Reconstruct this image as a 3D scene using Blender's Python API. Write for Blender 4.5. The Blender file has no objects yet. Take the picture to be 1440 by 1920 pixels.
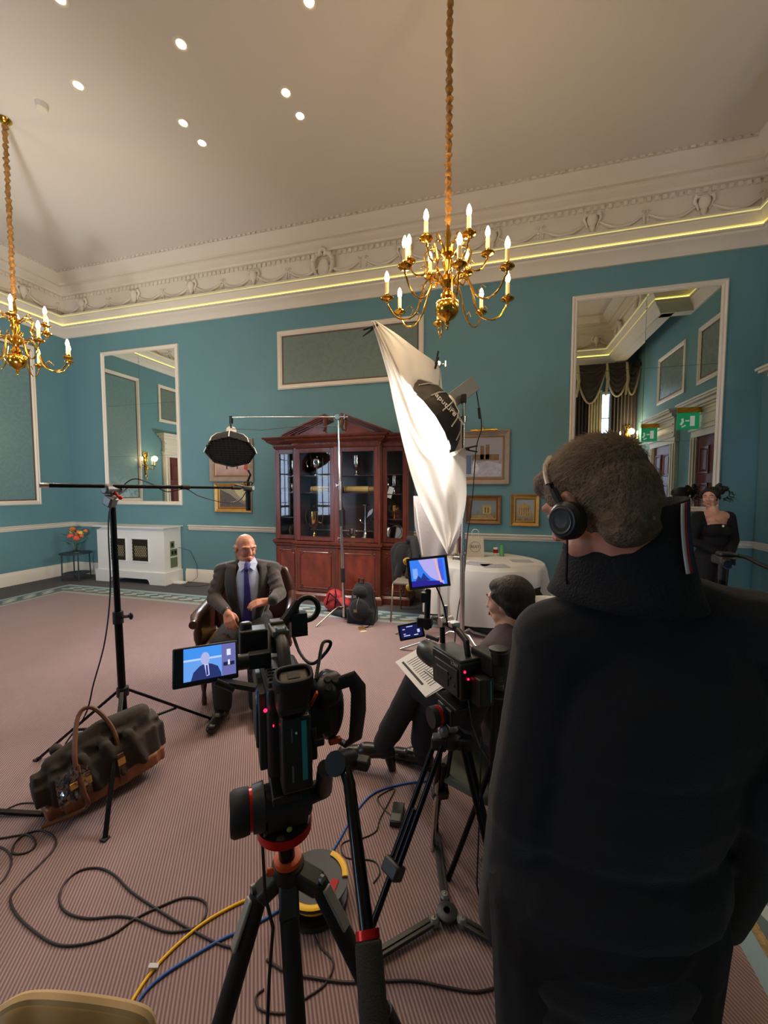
import bpy, bmesh, math, random
from mathutils import Vector as V, Matrix, Euler, noise
random.seed(7)
C = bpy.context.scene.collection
PI = math.pi
R = math.radians

# ---------------------------------------------------------------- camera, exposure
FPX, YAW, PITCH, EYE = 745.0, R(15.48), R(3.32), 1.65
cam = bpy.data.cameras.new('camera')
cam.sensor_fit = 'VERTICAL'; cam.sensor_height = 36.0; cam.lens = 36.0 * FPX / 1920.0
cam.clip_start = 0.02; cam.clip_end = 60
cam_o = bpy.data.objects.new('camera', cam); C.objects.link(cam_o)
cam_o.location = (0, 0, EYE); cam_o.rotation_euler = (PI / 2 - PITCH, 0, YAW)
bpy.context.scene.camera = cam_o
sc = bpy.context.scene
sc.view_settings.view_transform = 'Standard'; sc.view_settings.look = 'None'
sc.view_settings.gamma = 1.0; sc.view_settings.use_curve_mapping = False
sc.view_settings.exposure = 0.0
sc.cycles.use_denoising = True
sc.cycles.max_bounces = 7; sc.cycles.diffuse_bounces = 4; sc.cycles.glossy_bounces = 5
sc.cycles.sample_clamp_indirect = 4.0
sc.cycles.caustics_reflective = False; sc.cycles.caustics_refractive = False
world = bpy.data.worlds.new('world'); sc.world = world; world.use_nodes = True
world.node_tree.nodes['Background'].inputs[0].default_value = (0.55, 0.7, 1.0, 1)
world.node_tree.nodes['Background'].inputs[1].default_value = 1.0

def light(name, kind, loc, power, color, size=0.1, aim=None, size_y=None, spot=None, blend=0.5):
    l = bpy.data.lights.new(name, kind); l.energy = power; l.color = color
    if kind == 'AREA':
        l.size = size
        if size_y: l.shape = 'RECTANGLE'; l.size_y = size_y
    else:
        l.shadow_soft_size = size
    if kind == 'SPOT': l.spot_size = R(spot or 90); l.spot_blend = blend
    o = bpy.data.objects.new(name, l); C.objects.link(o); o.location = loc
    if aim is not None:
        o.rotation_euler = (V(aim) - V(loc)).to_track_quat('-Z', 'Y').to_euler()
    return o

# room: back wall y=BY, left wall x=LX, right wall x=RX, rear wall y=RY; step at the right behind the camera
BY, LX, RX, RY, CZ = 5.86, -7.94, 3.07, -4.0, 5.55
SX, SY = 1.75, 1.28
WARM = (1.0, 0.70, 0.40)
# daylight comes from the panes of the two tall windows behind and to the left
UPL = 560
DAY = 12.0                                                         # brightness of the window panes

# ---------------------------------------------------------------- helpers
_f = V((-math.sin(YAW) * math.cos(PITCH), math.cos(YAW) * math.cos(PITCH), -math.sin(PITCH)))
_r = V((math.cos(YAW), math.sin(YAW), 0)); _u = _r.cross(_f)
def ray(x, y): return _f + _r * ((x - 720) / FPX) - _u * ((y - 960) / FPX)
def P(x, y, d): return V((0, 0, EYE)) + ray(x, y) * d            # a point seen at x,y of the survey photo, d metres ahead
def F(x, y, z=0.0):                                                # the point of a level plane
    d = ray(x, y); return V((0, 0, EYE)) + d * ((z - EYE) / d.z)
def WB(x, y, Y=BY):                                                # the point of a plane parallel to the back wall
    d = ray(x, y); return V((0, 0, EYE)) + d * (Y / d.y)
def ZP(x, y, p):                                                   # the height seen at row y above/below the floor point p
    q = V(p); dep = (q - V((0, 0, EYE))).to_2d().dot(_f.to_2d()) / math.cos(PITCH)
    d = ray(x, y); t = V((q.x, q.y)).length / V((d.x, d.y)).length
    return EYE + d.z * t

def lin(c):
    return tuple((v / 255 / 12.92) if v / 255 <= 0.04045 else ((v / 255 + 0.055) / 1.055) ** 2.4 for v in c)

def smooth(pts, n=6):
    out = []; m_ = len(pts)
    for i in range(m_ - 1):
        p0, p1, p2, p3 = pts[max(i - 1, 0)], pts[i], pts[i + 1], pts[min(i + 2, m_ - 1)]
        for k in range(n):
            s = k / n; out.append(.5 * ((2 * p1) + (-p0 + p2) * s + (2 * p0 - 5 * p1 + 4 * p2 - p3) * s * s + (-p0 + 3 * p1 - 3 * p2 + p3) * s ** 3))
    return out + [pts[-1]]

class MB:
    def __init__(s): s.v = []; s.f = []
    def add(s, vs, fs):
        b = len(s.v); s.v += [V(p) for p in vs]; s.f += [tuple(i + b for i in f) for f in fs]; return s
    def box(s, c, d, rot=None):
        c = V(c); M = rot.to_matrix() if isinstance(rot, Euler) else rot
        vs = []
        for x in (-.5, .5):
            for y in (-.5, .5):
                for z in (-.5, .5):
                    p = V((x * d[0], y * d[1], z * d[2]))
                    if M is not None: p = M @ p
                    vs.append(c + p)
        return s.add(vs, [(0, 1, 3, 2), (4, 6, 7, 5), (0, 4, 5, 1), (2, 3, 7, 6), (0, 2, 6, 4), (1, 5, 7, 3)])
    def box2(s, a, b):
        a = V(a); b = V(b); return s.box((a + b) / 2, [abs(b[i] - a[i]) for i in range(3)])
    def bar(s, a, b, w, h, up=(0, 0, 1)):                          # rectangular bar from a to b
        a = V(a); b = V(b); t = (b - a); L = t.length; t.normalize()
        x = t.cross(V(up))
        if x.length < 1e-4: x = t.cross(V((1, 0, 0)))
        x.normalize(); z = x.cross(t)
        M = Matrix((x, t, z)).transposed()
        return s.box((a + b) / 2, (w, L, h), M)
    def tube(s, pts, r, n=10, closed=False, caps=True, flat=1.0, up=None):
        pts = [V(p) for p in pts]; m = len(pts)
        rs = list(r) if isinstance(r, (list, tuple)) else [r] * m
        prev = None; rings = []
        for i, p in enumerate(pts):
            if closed: t = pts[(i + 1) % m] - pts[i - 1]
            else: t = pts[min(i + 1, m - 1)] - pts[max(i - 1, 0)]
            if t.length < 1e-9: t = V((0, 0, 1))
            t.normalize()
            if prev is None:
                a = V(up) if up else (V((0, 0, 1)) if abs(t.z) < .9 else V((1, 0, 0)))
                x = t.cross(a).normalized()
            else:
                x = prev - t * prev.dot(t)
                x = x.normalized() if x.length > 1e-6 else t.orthogonal().normalized()
            prev = x; y = t.cross(x)
            rings.append([p + (x * math.cos(2 * PI * k / n) + y * math.sin(2 * PI * k / n) * flat) * rs[i] for k in range(n)])
        b = len(s.v)
        for q in rings: s.v += q
        for i in range(m if closed else m - 1):
            j = (i + 1) % m
            for k in range(n):
                l = (k + 1) % n
                s.f.append((b + i * n + k, b + i * n + l, b + j * n + l, b + j * n + k))
        if not closed and caps:
            s.f.append(tuple(b + k for k in reversed(range(n))))
            s.f.append(tuple(b + (m - 1) * n + k for k in range(n)))
        return s
    def cyl(s, a, b, r0, r1=None, n=14): return s.tube([a, b], [r0, r0 if r1 is None else r1], n)
    def lathe(s, prof, o=(0, 0, 0), n=20, M=None):                 # prof: (radius, height) around z
        o = V(o); b = len(s.v)
        for (r, z) in prof:
            for k in range(n):
                a = 2 * PI * k / n; p = V((r * math.cos(a), r * math.sin(a), z))
                if M is not None: p = M @ p
                s.v.append(o + p)
        for i in range(len(prof) - 1):
            for k in range(n):
                l = (k + 1) % n
                s.f.append((b + i * n + k, b + i * n + l, b + (i + 1) * n + l, b + (i + 1) * n + k))
        if prof[0][0] > 1e-5: s.f.append(tuple(b + k for k in reversed(range(n))))
        if prof[-1][0] > 1e-5: s.f.append(tuple(b + (len(prof) - 1) * n + k for k in range(n)))
        return s
    def ell(s, c, r, M=None, n=12, m=8):
        c = V(c); r = (r, r, r) if isinstance(r, (int, float)) else r; b = len(s.v)
        def T(p):
            p = V((p[0] * r[0], p[1] * r[1], p[2] * r[2])); return c + (M @ p if M is not None else p)
        s.v.append(T((0, 0, -1)))
        for i in range(1, m):
            a = -PI / 2 + PI * i / m
            for k in range(n):
                t = 2 * PI * k / n; s.v.append(T((math.cos(a) * math.cos(t), math.cos(a) * math.sin(t), math.sin(a))))
        s.v.append(T((0, 0, 1))); e = b + 1 + (m - 1) * n
        for k in range(n):
            l = (k + 1) % n
            s.f.append((b, b + 1 + l, b + 1 + k)); s.f.append((e, e - n + k, e - n + l))
            for i in range(m - 2):
                q = b + 1 + i * n
                s.f.append((q + k, q + l, q + n + l, q + n + k))
        return s
    def cap(s, a, ra, b, rb, n=12):                                # round-ended tapered limb
        a = V(a); b = V(b); t = b - a
        if t.length < 1e-6: return s.ell(a, max(ra, rb), None, n, 8)
        q = t.normalized(); pts = []; rs = []
        for k in range(1, 5):
            h = -math.cos(PI / 2 * k / 4); pts.append(a + q * ra * h); rs.append(ra * math.sin(PI / 2 * k / 4))
        for k in range(3, 0, -1):
            h = math.cos(PI / 2 * k / 4); pts.append(b + q * rb * h); rs.append(rb * math.sin(PI / 2 * k / 4))
        pts.insert(4, b); rs.insert(4, rb)
        return s.tube(pts, rs, n)
    def prism(s, poly, M, h):                                      # 2-D outline in M's xy, thickness h along +z
        n = len(poly)
        vs = [M @ V((x, y, 0)) for x, y in poly] + [M @ V((x, y, h)) for x, y in poly]
        fs = [tuple(reversed(range(n))), tuple(range(n, 2 * n))] + [(i, (i + 1) % n, n + (i + 1) % n, n + i) for i in range(n)]
        return s.add(vs, fs)
    def grid(s, fn, nu, nv, cu=False):
        b = len(s.v)
        for i in range(nu + (0 if cu else 1)):
            for j in range(nv + 1): s.v.append(V(fn(i / nu, j / nv)))
        w = nv + 1; N = nu if cu else nu + 1
        for i in range(nu):
            for j in range(nv):
                i2 = (i + 1) % N
                s.f.append((b + i * w + j, b + i2 * w + j, b + i2 * w + j + 1, b + i * w + j + 1))
        return s
    def sweep(s, prof, path, closed=False):                        # prof: (out, z); path: 2-D points, room on the left
        n = len(path); m = len(prof); pts = [V(p).to_2d() for p in path]; b = len(s.v)
        for i in range(n):
            def nrm(a, c): d = (c - a).normalized(); return V((-d.y, d.x))
            if closed or 0 < i < n - 1: n1 = nrm(pts[i - 1], pts[i]); n2 = nrm(pts[i], pts[(i + 1) % n])
            elif i == 0: n1 = n2 = nrm(pts[0], pts[1])
            else: n1 = n2 = nrm(pts[-2], pts[-1])
            k = (n1 + n2); k = k / max(.2, k.dot(n1))
            for (o, z) in prof: s.v.append(V((pts[i].x + k.x * o, pts[i].y + k.y * o, z)))
        for i in range(n if closed else n - 1):
            j = (i + 1) % n
            for q in range(m - 1):
                s.f.append((b + i * m + q, b + j * m + q, b + j * m + q + 1, b + i * m + q + 1))
        if not closed:
            s.f.append(tuple(b + q for q in range(m))); s.f.append(tuple(b + (n - 1) * m + q for q in reversed(range(m))))
        return s
    def move(s, M):
        s.v = [M @ p for p in s.v]; return s
    def mesh(s, name, smooth=35, inv=None):
        me = bpy.data.meshes.new(name)
        vs = [inv @ p for p in s.v] if inv is not None else s.v
        me.from_pydata([tuple(p) for p in vs], [], s.f); me.validate()
        bm = bmesh.new(); bm.from_mesh(me); bmesh.ops.recalc_face_normals(bm, faces=bm.faces); bm.to_mesh(me); bm.free()
        if smooth:
            me.shade_smooth(); me.set_sharp_from_angle(angle=R(smooth))
        return me
    def build(s, name, mat, parent=None, label=None, smooth=35, bevel=0, seg=2, kind=None, cat=None, group=None, subsurf=0):
        inv = INV.get(parent.name) if parent else None
        o = bpy.data.objects.new(name, s.mesh(name, smooth, inv)); C.objects.link(o)
        if parent: o.parent = parent; INV[o.name] = inv
        if mat: o.data.materials.append(mat)
        if bevel:
            md = o.modifiers.new('bevel', 'BEVEL'); md.width = bevel; md.segments = seg; md.limit_method = 'ANGLE'; md.angle_limit = R(40)
        if subsurf:
            md = o.modifiers.new('subsurf', 'SUBSURF'); md.levels = md.render_levels = subsurf
        tag(o, label, cat, group, kind)
        return o
INV = {}
def tag(o, label=None, cat=None, group=None, kind=None):
    if label: o['label'] = label
    if cat: o['category'] = cat
    if group: o['group'] = group
    if kind: o['kind'] = kind
    return o
def thing(name, label, cat, loc=(0, 0, 0), rotz=0, group=None, rot=None, world=True):
    o = bpy.data.objects.new(name, None); o.empty_display_size = 0.1; C.objects.link(o); o.location = loc
    o.rotation_euler = rot or (0, 0, rotz); tag(o, label, cat, group)
    M = Matrix.Translation(V(loc)) @ o.rotation_euler.to_matrix().to_4x4()
    INV[o.name] = M.inverted() if world else None
    return o
def kids(o): return KIDS.get(o.name) or [c for c in bpy.data.objects if c.parent == o]
KIDS = {}
def dup(root, loc, rotz=None, label=None, group=None, rot=None, scale=None):
    def cp(o, par):
        c = o.copy(); C.objects.link(c)
        if par: c.parent = par
        for ch in kids(o): cp(ch, c)
        return c
    r = cp(root, None); r.location = loc
    if rotz is not None: r.rotation_euler = (0, 0, rotz)
    if rot is not None: r.rotation_euler = rot
    if scale: r.scale = (scale,) * 3
    if label: r['label'] = label
    if group: r['group'] = group
    return r

# ---------------------------------------------------------------- materials
def mat(name, col, rough=0.6, metal=0.0, emit=None, es=0.0, bump=0.0, bscale=40, var=0.0, vscale=6, alpha=1.0, trans=0.0, coat=0.0, sheen=0.0, stretch=None, spec=None, lin_col=False):
    m = bpy.data.materials.new(name); m.use_nodes = True; nt = m.node_tree; b = nt.nodes['Principled BSDF']
    c = col if lin_col else lin(col)
    b.inputs['Base Color'].default_value = (*c, 1); b.inputs['Roughness'].default_value = rough; b.inputs['Metallic'].default_value = metal
    if emit is not None:
        b.inputs['Emission Color'].default_value = (*lin(emit), 1); b.inputs['Emission Strength'].default_value = es
    if trans: b.inputs['Transmission Weight'].default_value = trans
    if alpha < 1: b.inputs['Alpha'].default_value = alpha
    if coat: b.inputs['Coat Weight'].default_value = coat; b.inputs['Coat Roughness'].default_value = 0.15
    if sheen: b.inputs['Sheen Weight'].default_value = sheen
    if spec is not None: b.inputs['Specular IOR Level'].default_value = spec
    if bump or var:
        tc = nt.nodes.new('ShaderNodeTexCoord'); mp = nt.nodes.new('ShaderNodeMapping')
        nt.links.new(tc.outputs['Object'], mp.inputs[0])
        if stretch: mp.inputs['Scale'].default_value = stretch
    if var:
        n = nt.nodes.new('ShaderNodeTexNoise'); n.inputs['Scale'].default_value = vscale; n.inputs['Detail'].default_value = 4
        nt.links.new(mp.outputs[0], n.inputs[0])
        r = nt.nodes.new('ShaderNodeValToRGB'); nt.links.new(n.outputs[0], r.inputs[0])
        r.color_ramp.elements[0].position = .3; r.color_ramp.elements[1].position = .7
        r.color_ramp.elements[0].color = (*[x * (1 - var) for x in c], 1); r.color_ramp.elements[1].color = (*[min(1, x * (1 + var)) for x in c], 1)
        nt.links.new(r.outputs[0], b.inputs['Base Color'])
    if bump:
        n = nt.nodes.new('ShaderNodeTexNoise'); n.inputs['Scale'].default_value = bscale; n.inputs['Detail'].default_value = 3
        nt.links.new(mp.outputs[0], n.inputs[0])
        bp = nt.nodes.new('ShaderNodeBump'); bp.inputs['Strength'].default_value = bump; bp.inputs['Distance'].default_value = 0.01
        nt.links.new(n.outputs[0], bp.inputs['Height']); nt.links.new(bp.outputs[0], b.inputs['Normal'])
    return m
def emit_mat(name, col, strength, sample=False):
    m = mat(name, (20, 20, 20), .5, emit=col, es=strength)
    if not sample: m.cycles.emission_sampling = 'NONE'
    return m

M_teal = mat('teal_paint', (100, 142, 150), .75, var=.03, vscale=2, bump=.05, bscale=120)
M_cream = mat('cream_gloss_paint', (232, 222, 206), .45)
M_white = mat('white_gloss_paint', (236, 234, 230), .4)
M_ceil = mat('ceiling_paint', (226, 216, 206), .85)
M_plaster = mat('plaster_cornice', (226, 216, 200), .6)
M_led = emit_mat('cove_light_strip', (255, 238, 120), 2.6, True)
M_glint = emit_mat('upper_cove_glint', (255, 236, 150), .75, True)
M_brass = mat('polished_brass', (222, 165, 62), .16, 1.0)
M_gold = mat('gilt', (205, 165, 92), .38, .9)
M_silver = mat('polished_silver', (230, 228, 222), .10, 1.0)
M_chrome = mat('chrome', (215, 213, 208), .22, 1.0)
M_black = mat('black_plastic', (16, 16, 17), .42)
M_blackm = mat('black_matte', (17, 17, 18), .75)
M_rubber = mat('black_rubber', (14, 14, 14), .6)
M_blackmetal = mat('black_anodised_metal', (24, 24, 26), .25, .7)
M_darkgrey = mat('dark_grey_plastic', (42, 42, 43), .5)
M_grey = mat('grey_metal', (120, 120, 118), .4, .6)
M_red = mat('red_anodised_metal', (190, 22, 18), .3, .6)
M_orange = mat('orange_trim', (220, 84, 34), .4)
M_yellow = mat('yellow_plastic', (232, 178, 20), .45)
M_blue = mat('blue_plastic', (35, 84, 160), .5)
M_cyan = mat('turquoise_stripe', (40, 150, 160), .5)
M_mirror = mat('mirror_glass', (225, 232, 228), .01, 1.0)
M_glass = mat('clear_glass', (255, 255, 255), .02, 0, trans=1.0)
M_paper = mat('white_paper', (232, 230, 228), .8)
M_ink = mat('printed_ink', (60, 58, 60), .8)
M_whitefab = mat('white_linen', (228, 224, 218), .85, bump=.15, bscale=200)
M_candle = mat('ivory_candle_sleeve', (240, 214, 160), .5, emit=(255, 190, 100), es=.25)
M_bulb = emit_mat('lit_candle_bulb', (255, 226, 170), 22)
# ================================================================ SETTING
def struct(name, mb, m, parent=None, **k):
    return mb.build(name, m, parent, kind='structure' if parent is None else None, **k)

# walls as slabs standing outside the room outline, with openings for the windows
def wall(name, a, b, holes=(), z1=CZ + .1, th=0.15, m=None):      # a->b with the room on the left
    a = V(a); b = V(b); t = (b - a).normalized(); n = V((t.y, -t.x)); L = (b - a).length
    mb = MB()
    def slab(u0, u1, z0, z1):
        if u1 - u0 < 1e-4 or z1 - z0 < 1e-4: return
        p = a + t * u0; q = a + t * u1
        vs = []
        for z in (z0, z1):
            for c in (p, q, q + n * th, p + n * th): vs.append((c.x, c.y, z))
        mb.add(vs, [(0, 1, 2, 3), (4, 5, 6, 7), (0, 1, 5, 4), (1, 2, 6, 5), (2, 3, 7, 6), (3, 0, 4, 7)])
    u = 0
    for (h0, h1, hz0, hz1) in sorted(holes):
        slab(u, h0, 0, z1); slab(h0, h1, 0, hz0); slab(h0, h1, hz1, z1); u = h1
    slab(u, L, 0, z1)
    return struct(name, mb, m or M_teal, smooth=0)
WIN = dict(z0=0.55, z1=3.9)
wall('wall_back', (RX, BY), (LX, BY))
wall('wall_left', (LX, BY), (LX, RY), [(BY + 2.6, BY + 3.6, WIN['z0'], WIN['z1'])])
wall('wall_rear', (LX, RY), (SX, RY), [(1.04, 1.84, WIN['z0'], WIN['z1'])])
wall('wall_rear_step', (SX, RY), (SX, SY - .001))
wall('wall_rear_right', (SX, SY), (RX, SY), [(.35, 1.0, .3, 3.9)])
wall('wall_right', (RX, SY), (RX, BY))
struct('ceiling', MB().box2((LX - .2, RY - .2, CZ), (RX + .2, BY + .2, CZ + .12)), M_ceil, smooth=0)

# carpets: dark surround is the floor, plum ribbed field with a pale blue border band
m = mat('charcoal_carpet', (84, 82, 84), .95, bump=.5, bscale=300, var=.12, vscale=60)
struct('floor', MB().box2((LX - .2, RY - .2, -.12), (RX + .2, BY + .2, 0)), m, smooth=0)
M_field = mat('plum_ribbed_carpet', (140, 118, 118), .95, sheen=.15)
nt = M_field.node_tree; b = nt.nodes['Principled BSDF']
tc = nt.nodes.new('ShaderNodeTexCoord'); mp = nt.nodes.new('ShaderNodeMapping'); mp.inputs['Rotation'].default_value = (0, 0, -R(33.5))
wv = nt.nodes.new('ShaderNodeTexWave'); wv.inputs['Scale'].default_value = 25.0; wv.inputs['Distortion'].default_value = .15; wv.inputs['Detail Scale'].default_value = 8
wv.bands_direction = 'X'
rp = nt.nodes.new('ShaderNodeValToRGB'); rp.color_ramp.elements[0].position = .25; rp.color_ramp.elements[1].position = .75
rp.color_ramp.elements[0].color = (*lin((116, 90, 88)), 1); rp.color_ramp.elements[1].color = (*lin((160, 133, 130)), 1)
ns = nt.nodes.new('ShaderNodeTexNoise'); ns.inputs['Scale'].default_value = 1.3; ns.inputs['Detail'].default_value = 5
mx = nt.nodes.new('ShaderNodeMix'); mx.data_type = 'RGBA'; mx.blend_type = 'MULTIPLY'; mx.inputs[0].default_value = .5
r2 = nt.nodes.new('ShaderNodeValToRGB'); r2.color_ramp.elements[0].position = .35; r2.color_ramp.elements[0].color = (.72, .72, .76, 1); r2.color_ramp.elements[1].position = .65
nt.links.new(tc.outputs['Object'], mp.inputs[0]); nt.links.new(mp.outputs[0], wv.inputs[0]); nt.links.new(wv.outputs['Fac'], rp.inputs[0])
nt.links.new(tc.outputs['Object'], ns.inputs[0]); nt.links.new(ns.outputs[0], r2.inputs[0])
nt.links.new(rp.outputs[0], mx.inputs[6]); nt.links.new(r2.outputs[0], mx.inputs[7]); nt.links.new(mx.outputs[2], b.inputs['Base Color'])
bp = nt.nodes.new('ShaderNodeBump'); bp.inputs['Strength'].default_value = .5; bp.inputs['Distance'].default_value = .004
nt.links.new(wv.outputs['Fac'], bp.inputs['Height']); nt.links.new(bp.outputs[0], b.inputs['Normal'])
FX0, FX1, FY0, FY1 = -6.62, 0.88, -3.2, 4.66                       # field of the carpet
BW = 0.42
rug = thing('carpet', 'plum ribbed fitted carpet with a pale blue patterned border band', 'carpet', ((FX0 + FX1) / 2, 1, 0))
M_bl = mat('pale_blue_carpet', (142, 168, 176), .95, bump=.4, bscale=300)
M_bd = mat('dark_band_carpet', (92, 108, 110), .95, bump=.4, bscale=300)
M_bm = mat('cream_motif_carpet', (172, 182, 178), .95, bump=.4, bscale=300)
M_rope = mat('gold_rope_carpet', (150, 124, 78), .95, var=.35, vscale=60)
MB().box2((FX0, FY0, 0), (FX1, FY1, .007)).build('field', M_field, rug, smooth=0)
def ring(a, b, z):
    mb = MB()
    mb.box2((FX0 - b, FY1 + a, 0), (FX1 + b, FY1 + b, z)); mb.box2((FX0 - b, FY0 - b, 0), (FX1 + b, FY0 - a, z))
    mb.box2((FX0 - b, FY0 - a, 0), (FX0 - a, FY1 + a, z)); mb.box2((FX1 + a, FY0 - a, 0), (FX1 + b, FY1 + a, z))
    return mb
ring(0, .07, .006).build('inner_border_line', M_bl, rug, 'pale blue plain inner line of the border', smooth=0)
ring(.07, .105, .008).build('rope_line', M_rope, rug, 'gold rope pattern line', smooth=0)
ring(.105, .335, .006).build('motif_band', M_bd, rug, 'dark band under the leaf motifs', smooth=0)
ring(.335, BW, .0075).build('outer_border_line', M_bl, rug, 'pale blue outer line of the border', smooth=0)
mo = MB()
def leaf(cx, cy, a):
    M = Matrix.Translation((cx, cy, .0055)) @ Matrix.Rotation(a, 4, 'Z')
    for s in (-1, 1):
        pts = []
        for k in range(13):
            t = 2 * PI * k / 13; x = .105 * math.cos(t); y = s * (.045 + .032 * math.sin(t)) + .02 * math.sin(x * 22)
            pts.append((x + s * .03, y))
        mo.prism(pts, M, .003)
x = FX0 - .1
while x < FX1 + .2: leaf(x, FY1 + .22, 0); x += .26
y = FY0
while y < FY1 + .1: leaf(FX0 - .22, y, PI / 2); leaf(FX1 + .22, y, PI / 2); y += .26
mo.build('leaf_motifs', M_bm, rug, 'cream leaf scrolls woven along the border', smooth=0, kind='stuff')

# cornice with its light strip, frieze ornaments and dentils
COR = [(0, 4.50), (.03, 4.50), (.045, 4.53), (.06, 4.56), (.10, 4.60), (.13, 4.625), (.135, 4.65), (.16, 4.655), (.16, 4.675), (.13, 4.68), (.13, 4.70),
       (.15, 4.71), (.17, 4.74), (.20, 4.77), (.205, 4.79), (.225, 4.795), (.225, 4.81), (.24, 4.815), (.24, 4.83), (.225, 4.835), (.06, 4.85), (.05, 5.14), (.05, 5.24),
       (.09, 5.25), (.10, 5.28), (.16, 5.31), (.18, 5.335), (.18, 5.36), (.22, 5.365), (.22, 5.40), (.26, 5.43), (.31, 5.49), (.33, 5.52), (.33, CZ + .01)]
OUT = [(LX, BY), (LX, RY), (SX, RY), (SX, SY), (2.6, SY), (2.6, 4.05), (RX, 4.05), (RX, BY)]
struct('trim_1', MB().sweep(COR, OUT, True), M_plaster, smooth=25)
struct('trim_2', MB().sweep([(.131, 4.681), (.139, 4.684), (.139, 4.694), (.131, 4.698), (.131, 4.681)], OUT, True), M_led, smooth=0)
struct('trim_30', MB().sweep([(.226, 4.7965), (.229, 4.7965), (.229, 4.808), (.226, 4.808), (.226, 4.7965)], OUT, True), M_glint, smooth=0)  # no lamp: faint glow stands in for cove light caught on the upper fillets
struct('trim_3', MB().box2((2.602, SY, 4.5), (2.78, 4.05, CZ)).box2((2.602, 3.9, 4.5), (RX, 4.049, CZ)), M_cream, smooth=0)
den = MB()
for (x0, y0), (x1, y1) in (((RX - .1, BY), (LX + .1, BY)), ((LX, BY - .1), (LX, RY + .1))):
    a = V((x0, y0)); b = V((x1, y1)); t = (b - a).normalized(); n = V((-t.y, t.x)); L = (b - a).length; k = 0
    while k < L:
        p = a + t * k + n * .062; den.box((p.x, p.y, 5.21), (.045 if t.x else .03, .03 if t.x else .045, .05)); 
        p = a + t * k + n * .345; den.box((p.x, p.y, 5.535), (.05 if t.x else .02, .02 if t.x else .05, .025)); k += .085
den.build('dentil', M_plaster, bpy.data.objects['trim_1'], kind='stuff', smooth=0)
# swag garland between masks: one mesh shared by all bays
def swag_mesh():
    mb = MB()
    for s in (-1, 1):
        pts = []; rs = []
        for k in range(15):
            t = k / 14; x = s * (.06 + t * .52); z = -.10 * math.sin(PI * t) * 1.15 + .02 - .02 * t
            pts.append((x, -.012 - .01 * math.sin(PI * t), z)); rs.append(.013 + .024 * math.sin(PI * t))
        mb.tube(pts, rs, 8, flat=.8)
        for k in range(5):                                           # drop of husks at the end
            mb.ell((s * .585, -.012, -.02 - k * .036), (.016 - k * .001, .012, .024), None, 8, 5)
        mb.tube([(s * .585, -.012, .03), (s * .60, -.015, .06), (s * .57, -.015, .075), (s * .55, -.012, .05)], .008, 6)
    return mb.mesh('swag', 40)
def mask_mesh():
    mb = MB(); mb.ell((0, -.035, .03), (.065, .055, .085), None, 12, 8)
    for s in (-1, 1):
        mb.tube([(s * .03, -.03, .09), (s * .085, -.035, .10), (s * .10, -.02, .05), (s * .07, -.02, .0), (s * .055, -.015, -.05)], [.02, .026, .022, .016, .008], 8)
        mb.ell((s * .02, -.07, .035), (.012, .01, .009), None, 8, 5)
    mb.ell((0, -.075, .01), (.011, .014, .02), None, 8, 5); mb.ell((0, -.062, -.025), (.022, .012, .01), None, 8, 5)
    mb.tube([(0, -.02, -.04), (0, -.03, -.09), (0, -.01, -.15)], [.035, .026, .004], 8)
    return mb.mesh('mask', 50)
def cart_mesh():
    mb = MB(); mb.ell((0, -.01, -.04), (.10, .05, .17), None, 16, 10)
    for s in (-1, 1):
        mb.tube([(s * .02, -.03, .19), (s * .10, -.05, .17), (s * .155, -.05, .10), (s * .16, -.045, .0), (s * .125, -.04, -.09), (s * .05, -.03, -.2)], [.03, .036, .038, .034, .024, .01], 9)
        mb.ell((s * .135, -.075, .14), .034, None, 10, 6); mb.ell((s * .15, -.07, .05), .024, None, 8, 6)
    mb.tube([(-.06, -.05, .15), (-.04, -.06, .22), (0, -.065, .235), (.04, -.06, .22), (.06, -.05, .15)], [.02, .03, .034, .03, .02], 9)
    return mb.mesh('cartouche', 50)
SW, MK, CT = swag_mesh(), mask_mesh(), cart_mesh()
for q in (SW, MK, CT): q.materials.append(M_plaster)
tr1 = bpy.data.objects['trim_1']
def orn(name, me, loc, rz):
    o = bpy.data.objects.new(name, me); C.objects.link(o); o.parent = tr1; o.location = loc; o.rotation_euler = (0, 0, rz); return o
for x in (-7.38, -6.17, -4.97, -3.77, -2.56, -1.3, -.08, 1.15, 2.36):
    orn('cartouche' if x == -2.56 else 'mask', CT if x == -2.56 else MK, (x, BY - .055, 5.03), 0); orn('swag', SW, (x, BY - .055, 5.03), 0)
for k, y in enumerate((5.13, 3.92, 2.71, 1.5, .3, -.9, -2.1, -3.3)):
    orn('mask', MK, (LX + .055, y, 5.03), -PI / 2 + PI); orn('swag', SW, (LX + .055, y, 5.03), -PI / 2 + PI)
for y in (1.9, 3.2): orn('cartouche', CT, (2.6 - .055, y, 5.0), -PI / 2)
for x in (2.2,): orn('mask', MK, (x, SY + .055, 5.03), PI); orn('swag', SW, (x, SY + .055, 5.03), PI)
for x in (-6.9, -5.7, -4.5, -3.3, -2.1, -.9, .3): orn('mask', MK, (x, RY + .055, 5.03), PI); orn('swag', SW, (x, RY + .055, 5.03), PI)

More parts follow.
